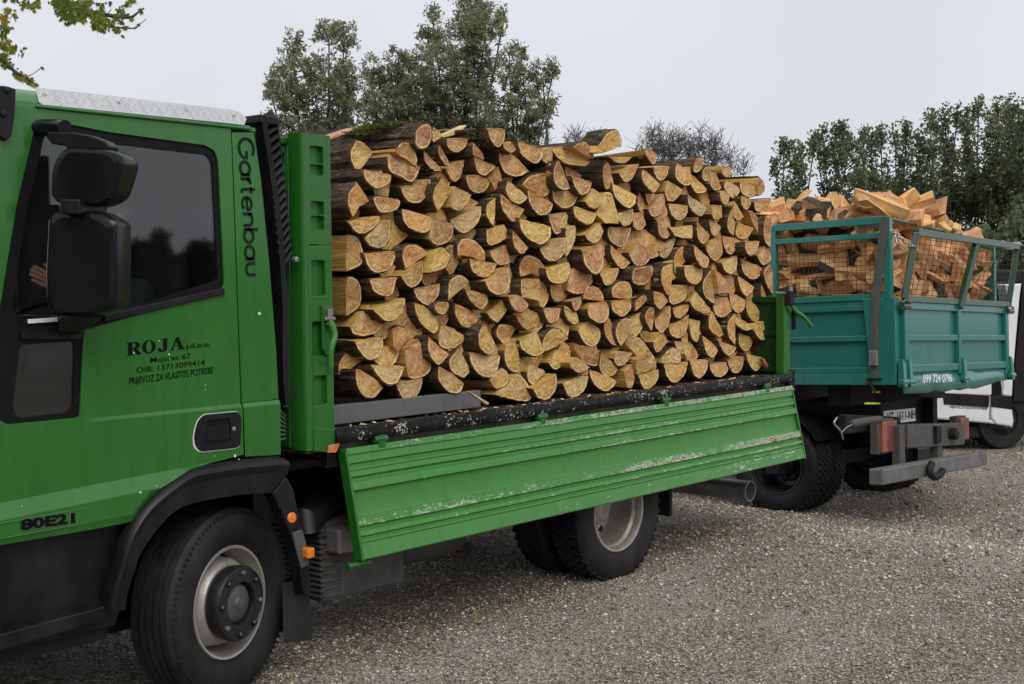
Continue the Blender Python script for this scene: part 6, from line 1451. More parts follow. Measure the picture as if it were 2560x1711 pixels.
for xx, sg in ((.16, 1), (.44, 1), (WID - .44, -1), (WID - .16, -1)):
    w_ = bpy.data.objects.new('wheel', None); C.objects.link(w_); w_.parent = tip
    for nm in ('x',):
        o_ = Vector((xx, wy.y, wz)); axx = Vector((sg, 0, 0))
        pre = set(bpy.data.objects.keys()); rear_wheel(o_, w_, ax=axx, ro=rt_, ri=.23, w=.24, m=M_rubber, mr=M_hub)
        for kname in set(bpy.data.objects.keys()) - pre: bpy.data.objects[kname].matrix_parent_inverse = Matrix.Identity(4)
mb = MB(); mb.bb(.0, WID, wy.y - .06, wy.y + .06, wz - .06, wz + .06); tb(mb, 'axle', M_chassis)
# curved rear mudguards
for x0 in (.02, WID - .5):
    mb = MB(); mb.grid([[(xx, wy.y + (rt_ + .07) * math.cos(t), wz + (rt_ + .07) * math.sin(t)) for xx in (x0, x0 + .48)] for t in np.linspace(rad(35), rad(190 if x0 > 1 else 150), 12)]); o = tb(mb, 'mudguard', M_black); o.modifiers.new('s', 'SOLIDIFY').thickness = .008
def lamp(c, w, h, name, parent=tip):
    mb = MB(); mb.box((c.x, c.y + .04, c.z), (w + .03, .07, h + .03)); o = tb(mb, name, M_greybox, parent, bevel=.008)
    for i, m in enumerate((M_tlo, M_red, M_red)):
        mb = MB(); mb.box((c.x - w / 2 + w * (i + .5) / 3, c.y - .006, c.z), (w / 3 - .001, .04, h)); tb(mb, 'lens', m, o, bevel=.006)
lamp(TR('I', 312, 790, .08), .27, .24, 'tail_lamp'); lamp(TR('I', 1180, 700, .1), .19, .19, 'tail_lamp')
mb = MB(); p0, p1 = TR('I', 470, 790, .05), TR('I', 1130, 760, .05); mb.bar(p0, p1, .12, .19); cb = tb(mb, 'cross_beam', M_greybox, bevel=.01)
mb = MB(); p = TR('I', 885, 770, -.02); mb.box(p, (.1, .05, .14)); tb(mb, 'coupling_plate', M_chassis, cb, bevel=.008); mb = MB(); p = TR('I', 1050, 760, -.02); mb.lathe([(.05, 0), (.05, -.05), (.03, -.06)], 14, p); tb(mb, 'coupling_boss', M_chassis, cb)
for xx, yy in ((465, 960), (900, 960)):
    p = TR('I', xx, yy, .02); mb = MB(); mb.bb(p.x - .05, p.x + .05, .0, .07, p.z - .22, p.z + .2); tb(mb, 'beam_bracket', M_greybox, bevel=.006)
b0_, b1_ = TR('I', 180, 1260, -.12), TR('I', 1398, 1040, -.12)
mb = MB(); mb.bar(b0_, b1_, .11, .118); tb(mb, 'underrun_beam', M_beam, bevel=.012)
hk = [TR('I', a, b, -.22) for a, b in ((830, 1100), (800, 1190), (850, 1260), (915, 1240), (955, 1180))]
mb = MB(); mb.tube(smoothpath(hk, 5), .028, 10); tb(mb, 'tow_hook', M_chassis, smooth=True)
a_, b_2 = TR('I', 285, 620, .25), TR('I', 645, 620, .25); hz_ = TR('I', 460, 545, .25)
zp0, zp1 = TR('I', 640, 615, .25).z, TR('I', 640, 462, .25).z
mb = MB(); mb.bb(a_.x, b_2.x, .25, .262, zp0, zp1); lp = tb(mb, 'number_plate', M_whiteplate, bevel=.004)
o = text_mesh('VZ  1611-NH', M_decal, lp, 'lettering', (a_.x + .04, .247, zp0 + .025), (b_2.x - .015, .247, zp0 + .025), (zp1 - zp0) * .62, 0, .012, yaxis=(0, 0, 1)); o.matrix_parent_inverse = Matrix.Identity(4)
mb = MB(); p = TR('I', 80, 600, .1); q = TR('I', 480, 600, .2); mb.hexa([(p.x - .2, .18, p.z - .1), (q.x, .18, q.z - .06), (q.x, .24, q.z - .06), (p.x - .2, .24, p.z - .1), (p.x - .2, .18, p.z + .05), (q.x - .1, .18, q.z + .03), (q.x - .1, .24, q.z + .03), (p.x - .2, .24, p.z + .05)]); tb(mb, 'plate_guard', M_chassis, bevel=.01)
hs = [TR('J', a, b, .0) for a, b in ((1440, 500), (1560, 470), (1733, 450))]; mb = MB(); mb.tube(smoothpath(hs, 5), .03, 10); tb(mb, 'hose', M_hose, smooth=True)
hs = [TR('J', a, b, -.02) for a, b in ((1290, 430), (1260, 490), (1310, 550), (1335, 590), (1350, 655))]; mb = MB(); mb.tube(smoothpath(hs, 5), .008, 6); tb(mb, 'wire', M_steel, smooth=True)
hs = [TR('J', a, b, -.02) for a, b in ((1440, 505), (1380, 540), (1335, 590))]; mb = MB(); mb.tube(smoothpath(hs, 5), .006, 6); tb(mb, 'wire', M_steel, smooth=True)
for yv, x0, x1 in ((280, 150, 225), (410, 60, 225)):
    mb = MB(); mb.bar(TR('I', x0, yv, .2), TR('I', x1, yv, .2), .015, .014); tb(mb, 'yellow_line', M_yellow)
# cab far in front (mostly hidden)
mb = MB(); mb.bb(.1, WID - .1, LEN + .3, LEN + 1.9, bot - .3, bot + 1.2); tb(mb, 'cab', M_teal, bevel=.08)
for xx in (.25, WID - .25):
    w_ = bpy.data.objects.new('wheel', None); C.objects.link(w_); w_.parent = tip
    mb = MB(); mb.lathe(tyre_profile(rt_, .265, .25)[0] + [(r, -p_) for r, p_ in reversed(tyre_profile(rt_, .265, .25)[0])], 32, (xx, LEN + 1.0, wz), (1, 0, 0), close=True); tb(mb, 'tyre', M_rubber, w_, smooth=35)
    mb = MB(); mb.lathe([(.26, -.1), (.2, -.05), (.05, -.04), (.05, .04), (.2, .05), (.26, .1)], 24, (xx, LEN + 1.0, wz), (1, 0, 0)); tb(mb, 'rim', M_hub, w_, smooth=35)
# ---- load: split firewood thrown in loose
def chunk_mat(name, a, b, c):
    m, nt, bs = mat(name); k = NT(nt); co = k.coord(); oi = k.n.new('ShaderNodeObjectInfo')
    f = k.noise(k.mapping(co, (.12, 1, 1)), 34, 6, .75, .5); col = k.ramp(f, [(.25, a), (.5, b), (.8, c)])
    col = k.mix(1.0, col, oi.outputs['Color'], 'MULTIPLY'); k.link(col, bs.inputs['Base Color']); bs.inputs['Roughness'].default_value = .65
    k.link(k.bump(f, .5, .008), bs.inputs['Normal']); return m
M_chunk = chunk_mat('orange split firewood', (.38, .185, .085), (.68, .385, .18), (.88, .6, .34))
def make_chunk(c, rot, L, w, h, bark, lab):
    """split billet: wedge section, bark on its round side"""
    n = 7; sec_ = [(-w / 2, -h / 2 * .6), (-w * .1, -h / 2), (w / 2, -h * .35), (w / 2 * random.uniform(.7, 1), h * .2), (w * .1, h / 2), (-w * .3, h * .35)]
    rows = []
    for t in (0, .3, .7, 1.0):
        s = 1 + .1 * random.uniform(-1, 1); rows.append([((t - .5) * L + random.uniform(-.014, .014) * (t in (0, 1.0)), a * s + random.uniform(-.009, .009), b * s + random.uniform(-.009, .009)) for a, b in sec_])
    mb = MB(); mb.grid(rows, 0, True); mb.add(rows[0], [tuple(range(6))[::-1]]); mb.add(rows[-1], [tuple(range(6))])
    if bark:
        for i in range(len(mb.f)):
            if i % 6 in (0, 1, 2) and i < 18: mb.m[i] = 1
    o = mb.build('firewood_chunk', [M_chunk, M_bark], None); M4 = Matrix.Translation(c) @ rot.to_4x4(); o.matrix_world = M4; WM[o.name] = M4
    tn = random.randrange(7); lab = ['warm orange', 'bright orange', 'dull brown', 'pale peach', 'pinkish', 'dark', 'yellowish'][tn] + ' ' + lab; t = ([(1, .95, .85), (1.15, .98, .8), (.8, .7, .65), (1.2, 1.1, 1.05), (.95, .9, .9), (.7, .62, .55), (1.1, 1.15, .95)])[tn]; g_ = random.uniform(.85, 1.12); o.color = (t[0] * g_, t[1] * g_, t[2] * g_, 1)
    tag(o, lab, 'firewood', 'loose firewood heaped in the teal truck'); return o
def heap(a, b):                                              # top of the heap over the cage
    t = a / WID; base = zB.z + .1
    return base - .05 + .16 * math.exp(-((a - .7) / .7) ** 2) - .2 * sstep((t - .6) / .45) + .05 * noise.noise((a * 3, b * 3, 1)) - .15 * sstep((.2 - b) / .25)
cnt = 0
def drop_chunk(a, b, z, flat, lab, face=None):
    L = random.uniform(.3, .5); w = random.uniform(.09, .19); h = random.uniform(.055, .13)
    e = (Matrix.Rotation(random.uniform(0, math.pi) if face is None else face + random.gauss(0, .3), 3, 'Z') @ Matrix.Rotation(random.gauss(0, .35 if flat else .32), 3, 'Y') @ Matrix.Rotation(random.uniform(0, 6.28), 3, 'X'))
    if face is not None and random.random() < .3: e = Matrix.Rotation(random.uniform(.6, 1.5), 3, 'X' if face > 1 else 'Y') @ e
    bark = random.random() < .24
    lab = ('bark backed ' if bark else '') + ('long ' if L > .44 else 'short ' if L < .36 else '') + ('thick ' if w * h > .012 else 'slim ' if w * h < .007 else '') + lab
    ea = abs(e[0][0]) * L / 2 + abs(e[0][1]) * w / 2 + abs(e[0][2]) * h / 2; eb = abs(e[1][0]) * L / 2 + abs(e[1][1]) * w / 2 + abs(e[1][2]) * h / 2
    a = min(max(a, .035 + ea * .92), WID - .06 - ea); b = max(b, .04 + eb * .92)
    make_chunk(TM @ Vector((a, b, z)), TM.to_3x3() @ e, L, w, h, bark, lab)
# against the side mesh
for zz in np.arange(cz0 - .02, ct_ - .02, .125):
    bb_ = .12
    while bb_ < 2.1:
        drop_chunk(.15 + random.uniform(-.02, .05), bb_ + random.uniform(-.04, .04), zz + random.uniform(-.03, .03), True, 'split billet against the teal side mesh', math.pi / 2)
        bb_ += .21
# against the tail mesh
for zz in np.arange(cz0 - .02, zB.z - .05, .125):
    aa = .16
    while aa < WID - .1:
        if zz < heap(aa, .2) - .1: drop_chunk(aa + random.uniform(-.04, .04), .14 + random.uniform(-.02, .06), zz + random.uniform(-.03, .03), True, 'split billet behind the tail mesh', 0.0)
        aa += .21
# surface of the heap
for bb_ in np.arange(.2, 2.6, .2):
    for aa in np.arange(.12, WID - .05, .185):
        a2, b2 = aa + random.uniform(-.06, .06), bb_ + random.uniform(-.06, .06); drop_chunk(a2, b2, heap(a2, b2) - .03 + random.uniform(-.03, .05), False, 'split billet on top of the teal truck heap')
for bb_ in np.arange(.2, 1.6, .24):
    for aa in np.arange(.12, WID - .05, .22):
        a2, b2 = aa + random.uniform(-.06, .06), bb_ + random.uniform(-.06, .06); drop_chunk(a2, b2, heap(a2, b2) - .13, True, 'split billet inside the teal truck heap')
# body of the heap, seen only as dark wood between the billets
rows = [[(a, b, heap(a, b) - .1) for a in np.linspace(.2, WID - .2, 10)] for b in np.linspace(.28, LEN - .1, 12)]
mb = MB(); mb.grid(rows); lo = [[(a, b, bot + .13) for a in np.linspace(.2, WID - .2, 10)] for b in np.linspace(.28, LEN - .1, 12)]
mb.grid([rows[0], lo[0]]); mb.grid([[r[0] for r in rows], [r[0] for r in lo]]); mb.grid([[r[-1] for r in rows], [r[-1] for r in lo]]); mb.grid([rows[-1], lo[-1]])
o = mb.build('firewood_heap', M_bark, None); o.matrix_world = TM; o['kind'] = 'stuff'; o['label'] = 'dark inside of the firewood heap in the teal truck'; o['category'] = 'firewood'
# ================================================================== teal machine glimpsed under the tipper and the white van
q0, q1 = P(1998, 1015, dep=17.0), P(2100, 1022, dep=17.0); d_ = (q1 - q0).normalized()
tr2 = thing('trailer', 'bright turquoise low trailer glimpsed beneath the teal truck', 'trailer', (q0.x, q0.y, gz(q0.x, q0.y)))
M_turq = paint('turquoise paint', (.02, .36, .38), .1, rough=.35, dull=.3)
mb = MB(); up_z = Vector((0, 0, 1)); dpt = Vector((-d_.y, d_.x, 0)).normalized()
def obox(mb, o, a0, a1, z0, z1, t): mb.hexa([o + d_ * a0 + up_z * z0, o + d_ * a1 + up_z * z0, o + d_ * a1 + up_z * z0 + dpt * t, o + d_ * a0 + up_z * z0 + dpt * t, o + d_ * a0 + up_z * z1, o + d_ * a1 + up_z * z1, o + d_ * a1 + up_z * z1 + dpt * t, o + d_ * a0 + up_z * z1 + dpt * t])
obox(mb, q0, -1.2, 1.0, -.02, .06, 1.0); obox(mb, q0, -1.2, .05, .06, .19, .08); obox(mb, q0, .05, .12, .0, .3, .08); obox(mb, q0, .3, .34, .0, .3, .08); obox(mb, q0, -.0, .34, .26, .32, .08); mb.build('frame', M_turq, tr2, bevel=.01)
mb = MB(); obox(mb, q0, -1.2, .03, .2, .36, 1.0); mb.build('white_box', M_white, tr2, bevel=.01)
mb = MB(); obox(mb, q0, .37, .6, .2, .3, .03); mb.build('number_plate', M_whiteplate, tr2)
for s in (-.6, .6):
    c = q0 + d_ * s + dpt * .5; r_ = c.z - gz(c.x, c.y) - .05; r_ = max(.2, r_ * .55); cc = Vector((c.x, c.y, gz(c.x, c.y) + r_)); mb = MB(); mb.lathe([(r_ * .6, -.1), (r_, -.1), (r_, .1), (r_ * .6, .1)], 24, cc, dpt, close=True); mb.build('tyre', M_rubber, tr2, smooth=35)
    mb = MB(); mb.bar(cc, Vector((cc.x, cc.y, q0.z)), .1, .1); mb.build('leg', M_chassis, tr2)
# white van, parallel to the green truck, behind the tipper's tail
VD = 15.0
vo = P(2420, 1060, dep=VD); VY = vo.y
van = thing('white_van', 'white light lorry cab with black rubbing strip behind the teal truck', 'van', (vo.x, vo.y, gz(vo.x, vo.y)))
# its side plane runs along the tail direction seen in the photo: nearly across the view
n_v = Vector((-.55, -.835, 0)).normalized(); t_v = Vector((.835, -.55, 0))
def VP_(a, b, off=0.0): return PP(*px('H', a, b), vo - n_v * off, n_v)
def vslab(loop, name, m, parent, off=0.0, th=.05, bevel=.01, zone='H'):
    q = [PP(*px(zone, a, b), vo - n_v * off, n_v) for a, b in loop]; n = len(q); mb = MB()
    mb.add(q + [p - n_v * th for p in q], [tuple(range(n)), tuple(range(n, 2 * n))[::-1]] + [(i, (i + 1) % n, n + (i + 1) % n, n + i) for i in range(n)]); return mb.build(name, m, parent, bevel=bevel)
# lower door and sill
vslab([(40, 1105), (460, 1118), (452, 1275), (470, 1300), (40, 1262)], 'door', M_white, van, .0, .5)
d1 = vslab([(-200, 700), (540, 740), (545, 960), (530, 1115), (470, 1118), (-200, 1100)], 'door_upper', M_white, van, .005, .05)
vslab([(470, 1040), (530, 1010), (535, 1120), (470, 1130)], 'handle_recess', M_rubbertrim, van, -.004, .01, .004)
vslab([(530, 930), (665, 390), (560, 396), (585, 560)], 'door_pillar', M_white, van, .0, .05, .01)
vslab([(565, 395), (666, 392), (655, 470), (640, 640), (615, 930), (604, 1130), (540, 1120), (570, 800), (590, 560)], 'rear_pillar', M_white, van, -.01, .2, .02)
vslab([(468, 1130), (600, 1125), (605, 1220), (615, 1290), (605, 1325), (500, 1310), (470, 1270)], 'rear_wing', M_white, van, -.012, .2, .02)
vslab([(40, 1270), (470, 1305), (605, 1330), (610, 1290), (470, 1280), (40, 1240)], 'sill', M_white, van, .01, .3, .01)
rs = vslab([(150, 1106), (456, 1120), (450, 1200), (160, 1180)], 'rubbing_strip', M_black, van, -.012, .02, .004)
vslab([(470, 1128), (600, 1126), (603, 1212), (470, 1196)], 'rubbing_strip', M_black, van, -.022, .02, .004)
# cab volume behind and dark load box
vslab([(-200, 395), (560, 396), (585, 560), (545, 760), (-200, 720)], 'window', M_glass, van, .01, .01, 0)
vslab([(-260, 360), (660, 380), (640, 1300), (-260, 1250)], 'cab', M_int, van, .25, 1.5, .03)
vslab([(672, 300), (900, 320), (900, 1150), (612, 1165), (618, 1000), (660, 545)], 'load_body', M_black, van, .05, 1.9, .02)
vslab([(650, 1165), (900, 1150), (900, 1330), (660, 1320)], 'side_box', M_white, van, .1, .4, .02)
# chassis shadow box, wheels
vslab([(-100, 1315), (620, 1330), (620, 1400), (-100, 1400)], 'chassis', M_chassis, van, .12, 1.4, .02)
for a in (545, -150):
    c = VP_(a, 1340, .1); r_ = c.z - gz(c.x, c.y) + .0; c2 = Vector((c.x, c.y, gz(c.x, c.y) + .36))
    w_ = bpy.data.objects.new('wheel', None); C.objects.link(w_); adopt(w_, van); WM[w_.name] = Matrix.Identity(4)
    mb = MB(); mb.lathe([(.2, 0), (.34, -.01), (.36, .02), (.36, .2), (.34, .22), (.2, .22)], 32, c2, -n_v, close=True); mb.build('tyre', M_rubber, w_, smooth=35)
    mb = MB(); mb.lathe([(.2, .02), (.12, .06), (.03, .05)], 24, c2, -n_v); mb.build('rim', M_hub, w_, smooth=35)
def vtext(txt, a0, b0, a1, b1, h, m, bold):
    p, q = VP_(a0, b0, -.004), VP_(a1, b1, -.004); up = VP_(a0, b0 - h, -.004) - p
    text_mesh(txt, m, van, 'lettering', p, q, up.length, 0, bold, yaxis=tuple(up.normalized()))
vtext('PRIJEVOZ ZA VLASTITE POTREBE', 195, 1202, 440, 1215, 13, M_decalgrey, .01)
# grassy verge under the van
def tuft(cx, cy, s, n, label):
    mb = MB()
    for _ in range(n):
        x, y = cx + random.gauss(0, s), cy + random.gauss(0, s); z = gz(x, y); h = random.uniform(.03, .11); a = random.uniform(0, 6.28); w = .008; l = Vector((math.cos(a), math.sin(a), 0)) * random.uniform(0, .05); p = Vector((x, y, z)); t_ = Vector((-math.sin(a), math.cos(a), 0)) * w
        mb.add([p - t_, p + t_, p + l + Vector((0, 0, h))], [(0, 1, 2)])
    o = mb.build('grass', M_grass, recalc=False); o['kind'] = 'stuff'; o['label'] = label; o['category'] = 'grass'
M_grass = plain('short grass', (.03, .05, .01), .8, 0, .4, 8, 0)
p = P(2450, 1098, z=-.38); tuft(p.x + .3, p.y + .4, .7, 1500, 'dark green grass on the verge below the white van')
# ================================================================== trees
def leaf_mat(name, cols, trans=.25):
    m, nt, b = mat(name); k = NT(nt); n_ = len(cols)
    c = k.ramp(k.attr('tone'), [(i / (n_ - 1), cc) for i, cc in enumerate(cols)]); k.link(c, b.inputs['Base Color']); b.inputs['Roughness'].default_value = .6; b.inputs['Specular IOR Level'].default_value = .25
    tr = nt.nodes.new('ShaderNodeBsdfTranslucent'); k.link(c, tr.inputs['Color']); ms = nt.nodes.new('ShaderNodeMixShader'); ms.inputs[0].default_value = trans
    out = nt.nodes['Material Output']; k.link(b.outputs[0], ms.inputs[1]); k.link(tr.outputs[0], ms.inputs[2]); k.link(ms.outputs[0], out.inputs[0]); return m
M_willow = leaf_mat('willow leaves', [(.15, .155, .095), (.23, .235, .145), (.31, .31, .19), (.39, .365, .21)], .45)
M_poplar = leaf_mat('poplar leaves', [(.08, .105, .06), (.125, .16, .085), (.18, .205, .11), (.26, .26, .13)], .45)
M_hedge = leaf_mat('dark hedge leaves', [(.012, .025, .01), (.025, .045, .015), (.045, .065, .022)])
M_trunk = plain('grey brown tree bark', (.05, .043, .036), .85, 0, .35, 9, .6)
M_twig = plain('bare twig', (.15, .14, .132), .85, 0, .25, 14, .3)
def leaves_obj(name, pts, size, m, parent, asp=2.2, tones=None, hang=.0):
    pts = np.asarray(pts, float); n = len(pts); d = RNG.normal(size=(n, 3)); d[:, 2] -= hang; d /= np.linalg.norm(d, axis=1)[:, None]
    e = RNG.normal(size=(n, 3)); e -= d * (e * d).sum(1)[:, None]; e /= np.linalg.norm(e, axis=1)[:, None]
    s = size * RNG.uniform(.6, 1.35, n)[:, None]
    q = np.stack([pts - d * s, pts + e * s / asp, pts + d * s, pts - e * s / asp], 1).reshape(-1, 3)
    me = bpy.data.meshes.new(name); me.vertices.add(4 * n); me.vertices.foreach_set('co', q.reshape(-1)); me.loops.add(4 * n); me.loops.foreach_set('vertex_index', np.arange(4 * n)); me.polygons.add(n)
    me.polygons.foreach_set('loop_start', np.arange(n) * 4); me.polygons.foreach_set('loop_total', np.full(n, 4))
    t = tones if tones is not None else RNG.random(n); me.attributes.new('tone', 'FLOAT', 'POINT').data.foreach_set('value', np.repeat(np.clip(t, 0, 1), 4)); me.materials.append(m); me.update()
    o = bpy.data.objects.new(name, me); C.objects.link(o); adopt(o, parent); return o
def tree(base, h, spread, label, name, mleaf, nleaf, lsize, group, lean=0.0, levels=4, upright=.5, stems=3, bare=False, asp=2.2, seed=0, fill=.55, clear=.1, width=None):
    rs = random.Random(seed); root = thing(name, label, 'tree', base, group); segs = []; tips = []
    def grow(p, d, L, r, lev):
        pts = [p]; n = 5; q = p
        for i in range(n):
            d = (d + Vector((rs.gauss(0, .13), rs.gauss(0, .13), rs.gauss(0, .06) + (.08 * upright if lev else 0)))).normalized(); q = q + d * (L / n); pts.append(q)
            if lev > 1: tips.append((q, lev, L))
        segs.append((pts, r, lev))
        if lev >= levels: return
        k = rs.randint(4, 6) if lev < levels - 1 else rs.randint(3, 5)
        for i in range(k):
            t = rs.uniform(.3, 1.0) if lev else rs.uniform(clear + .12, 1.0); bp = pts[int(t * n)]; a = rs.uniform(0, 6.283); tilt = rs.uniform(.35, .95) * (1.15 - upright * .6)
            ax = d.cross(Vector((math.cos(a), math.sin(a), .2)));
            if ax.length < .01: continue
            nd = Matrix.Rotation(tilt, 3, ax.normalized()) @ d; nd.z = nd.z + .25 * upright; grow(bp, nd.normalized(), L * rs.uniform(.42, .66), r * .5, lev + 1)
    for s in range(stems):
        a = 6.283 * s / stems + rs.uniform(-.4, .4); d = Vector((math.cos(a) * spread, math.sin(a) * spread, 1)).normalized() if stems > 1 else Vector((lean, 0, 1)).normalized()
        grow(Vector(base) + Vector((math.cos(a), math.sin(a), 0)) * .15 * (stems > 1), d, h * rs.uniform(.5, .68), h * .016, 0)
    zm = max(q.z for pts, _, _ in segs for q in pts) - base[2]; sc = h / (zm * 1.03); B0 = Vector(base)
    wx = 1.0
    if width:
        ds = sorted(math.hypot(q.x - B0.x, q.y - B0.y) for pts, _, lv in segs if lv >= 2 for q in pts); wx = width / 2 / max(.1, ds[int(len(ds) * .93)] * sc)
    fit = lambda q: B0 + Vector(((q.x - B0.x) * sc * wx, (q.y - B0.y) * sc * wx, (q.z - B0.z) * sc))
    segs = [([fit(q) for q in pts], r, lev) for pts, r, lev in segs]; tips = [(fit(q), lev, L * sc * min(1, .4 + .6 * wx)) for q, lev, L in tips]
    mb = MB()
    for pts, r, lev in segs:
        if lev <= 2 or bare: mb.tube(pts, [max(.006 if not bare else .011, r * (1 - .6 * i / (len(pts) - 1))) for i in range(len(pts))], 5 if lev < 2 else 3, cap=False)
    mb.build('trunk', M_twig if bare else M_trunk, root, recalc=False, smooth=True)
    if tips and nleaf:
        T = [t for t in tips if t[1] >= levels - 1]; pl = []; tn = []
        per = max(1, nleaf // len(T))
        for q, lev, L in T:
            ct = rs.random()
            for _ in range(per):
                g3 = lambda: max(-1.5, min(1.5, rs.gauss(0, 1)))
                pl.append((q.x + g3() * L * fill * .4, q.y + g3() * L * fill * .4, q.z + g3() * L * fill * .45)); tn.append(ct * .6 + rs.random() * .4)
        leaves_obj('crown', pl, lsize, mleaf, root, asp, np.array(tn))
    return root
def at(px_, py_, dep): return P(px_, py_, dep=dep)
def base_at(px_, dep, ytop):
    top = at(px_, ytop, dep); g = gz(top.x, top.y); return Vector((top.x, top.y, g)), top.z - g
WG = 'willows behind the trucks'
def clump_tree(name, label, group, zone, dep, ells, mleaf, lsize, asp, seed, dens=1.0, bare=False, tonev=.6, vert=1.5, stems=1, big=1.0):
    """tree whose limbs and leaf clumps fill the masses (x, y, rx, ry in the zoomed photo) of its crown at its real distance"""
    rs = random.Random(seed); g2 = lambda: max(-1.7, min(1.7, rs.gauss(0, 1))); ox, oy, sc = ZO[zone]; m_px = dep / F_PX / sc
    E3 = []
    right = Vector(_r).normalized(); fwd = Vector(-_b).normalized(); up = Vector((0, 0, 1))
    for x, y, rx, ry in ells:
        c = P(ox + x / sc, oy + y / sc, dep=dep + rs.uniform(-.8, .8)); E3.append((c, rx * m_px * big, ry * m_px * (1 + (big - 1) * .5), rs.random()))
    cx = sum(e[0].x * e[1] for e in E3) / sum(e[1] for e in E3); cy = sum(e[0].y * e[1] for e in E3) / sum(e[1] for e in E3); lo = min(e[0].z - e[2] for e in E3)
    base = Vector((cx, cy, gz(cx, cy))); root = thing(name, label, 'tree', base, group); mb = MB(); pl = []; tn = []
    H = max(e[0].z + e[2] for e in E3) - base.z; r0 = H * .013
    fork = base + Vector((0, 0, H * .22)); mb.tube([base, base.lerp(fork, .5) + Vector((.04, .02, 0)), fork], [r0 * 1.2, r0, r0 * .9], 7, cap=False)
    for c, rx, ry, et in E3:
        foot = c - up * ry * .8; mid = fork.lerp(foot, .55) + Vector((rs.gauss(0, .12), rs.gauss(0, .12), -.1)) ; top = c + up * ry * .75 + right * rs.gauss(0, rx * .2)
        limb = smoothpath([fork, mid, foot, c, top], 4); L = len(limb); mb.tube(limb, [max(.007, r0 * .42 * (1 - i / L) ** 1.5) for i in range(L)], 5, cap=False)
        area = math.pi * rx * ry; n = int(area * 47 * dens)
        for _ in range(max(6, n)):
            while True:
                u = Vector((rs.uniform(-1, 1), rs.uniform(-1, 1), rs.uniform(-1, 1)))
                if u.length < 1: break
            q = c + right * u.x * rx + fwd * u.y * rx * .8 + up * u.z * ry
            if bare or rs.random() < .4:
                i = min(range(L), key=lambda k_: (limb[k_] - q).length + max(0, limb[k_].z - q.z + .15) * 3); p0 = limb[i]; mid2 = p0.lerp(q, .5) + Vector((rs.gauss(0, .06), rs.gauss(0, .06), rs.uniform(-.12, .02)))
                mb.tube([p0, mid2, q], [.011, .008, .006] if not bare else [.01, .0075, .0055], 3, cap=False)
                if bare and rs.random() < .8:
                    for _k in range(3): t = rs.uniform(.3, .9); s0 = p0.lerp(q, t); mb.tube([s0, s0 + Vector((rs.gauss(0, .14), rs.gauss(0, .14), rs.uniform(.05, .3)))], [.006, .0048], 3, cap=False)
            if bare and rs.random() > .12: continue
            ct = min(1, max(0, et * .35 + rs.random() * .65)); rr = rs.uniform(.07, .17); k_ = rs.randint(20, 42) if not bare else rs.randint(2, 5)
            for _l in range(k_): pl.append((q.x + g2() * rr * .6, q.y + g2() * rr * .6, q.z + g2() * rr * .6 * vert)); tn.append(ct * tonev + rs.random() * (1 - tonev))
    mb.build('trunk', M_twig if bare else M_trunk, root, recalc=False, smooth=True); leaves_obj('crown', pl, lsize, mleaf, root, asp, np.array(tn)); return root
ZO['T'] = (600, 0, 2.7035); ZO['S'] = (1860, 200, 3.3514)
clump_tree('willow_tree', 'airy grey green willow nearest the cab, standing apart from the others', WG, 'T', 34, [(360, 330, 75, 110), (600, 230, 100, 85), (700, 260, 85, 110), (380, 560, 190, 150), (600, 500, 160, 150), (720, 560, 100, 140), (300, 680, 130, 90), (520, 780, 240, 130), (720, 760, 110, 130), (215, 600, 50, 60), (350, 880, 160, 90), (600, 920, 200, 90)], M_willow, .06, 3.0, 11, vert=1.0, big=1.16)
clump_tree('willow_tree', 'tallest grey green willow towering over the log stack', WG, 'T', 36, [(1310, 130, 36, 100), (1300, 290, 85, 130), (1540, 70, 90, 100), (1640, 60, 60, 90), (1650, 170, 120, 120), (1540, 270, 150, 150), (1350, 480, 200, 160), (1600, 470, 150, 180), (1250, 700, 220, 150), (1500, 700, 220, 160), (1780, 100, 30, 50), (1300, 880, 240, 110), (1600, 880, 220, 110)], M_willow, .06, 3.0, 23, 1.15, vert=1.0, big=1.16)
clump_tree('willow_tree', 'shorter grey green willow on the cab side of the tallest one', WG, 'T', 37, [(900, 470, 60, 95), (950, 560, 90, 120), (1070, 420, 85, 110), (1150, 520, 120, 140), (1000, 680, 160, 130), (900, 760, 90, 100), (1180, 760, 130, 110), (980, 890, 180, 90)], M_willow, .06, 3.0, 31, vert=1.0, big=1.16)
clump_tree('willow_tree', 'spreading grey green willow on the tail side of the tallest one', WG, 'T', 35, [(1820, 420, 75, 100), (1900, 340, 45, 70), (1880, 560, 130, 140), (2050, 510, 80, 100), (1950, 700, 150, 110), (2080, 740, 80, 90), (1780, 800, 150, 130), (1990, 860, 100, 80), (2110, 480, 30, 50), (1850, 940, 180, 90)], M_willow, .06, 3.0, 44, .9, vert=1.0, big=1.16)
BG = 'bare trees behind the log stack'
clump_tree('bare_tree', 'bare twiggy tree with a few leaves behind the log stack', BG, 'B', 30, [(1050, 190, 150, 130), (1250, 230, 190, 140), (1150, 330, 220, 120), (950, 290, 110, 90)], M_willow, .045, 2.0, 5, 2.3, bare=True, big=1.1)
clump_tree('bare_tree', 'bare thin tree over the tail end of the log stack', BG, 'B', 31, [(1390, 300, 110, 110), (1480, 230, 150, 150), (1640, 260, 140, 130), (1780, 360, 120, 110), (1900, 430, 90, 90), (1600, 380, 200, 100)], M_willow, .045, 2.0, 8, 1.9, bare=True, big=1.15)
clump_tree('bare_tree', 'small half bare bush beside the tail side willow', BG, 'B', 33, [(340, 170, 110, 80), (260, 200, 70, 60), (500, 160, 70, 70), (60, 180, 60, 60)], M_willow, .05, 2.4, 15, 2.6, bare=True)
PG = 'upright trees in a row behind the teal truck'
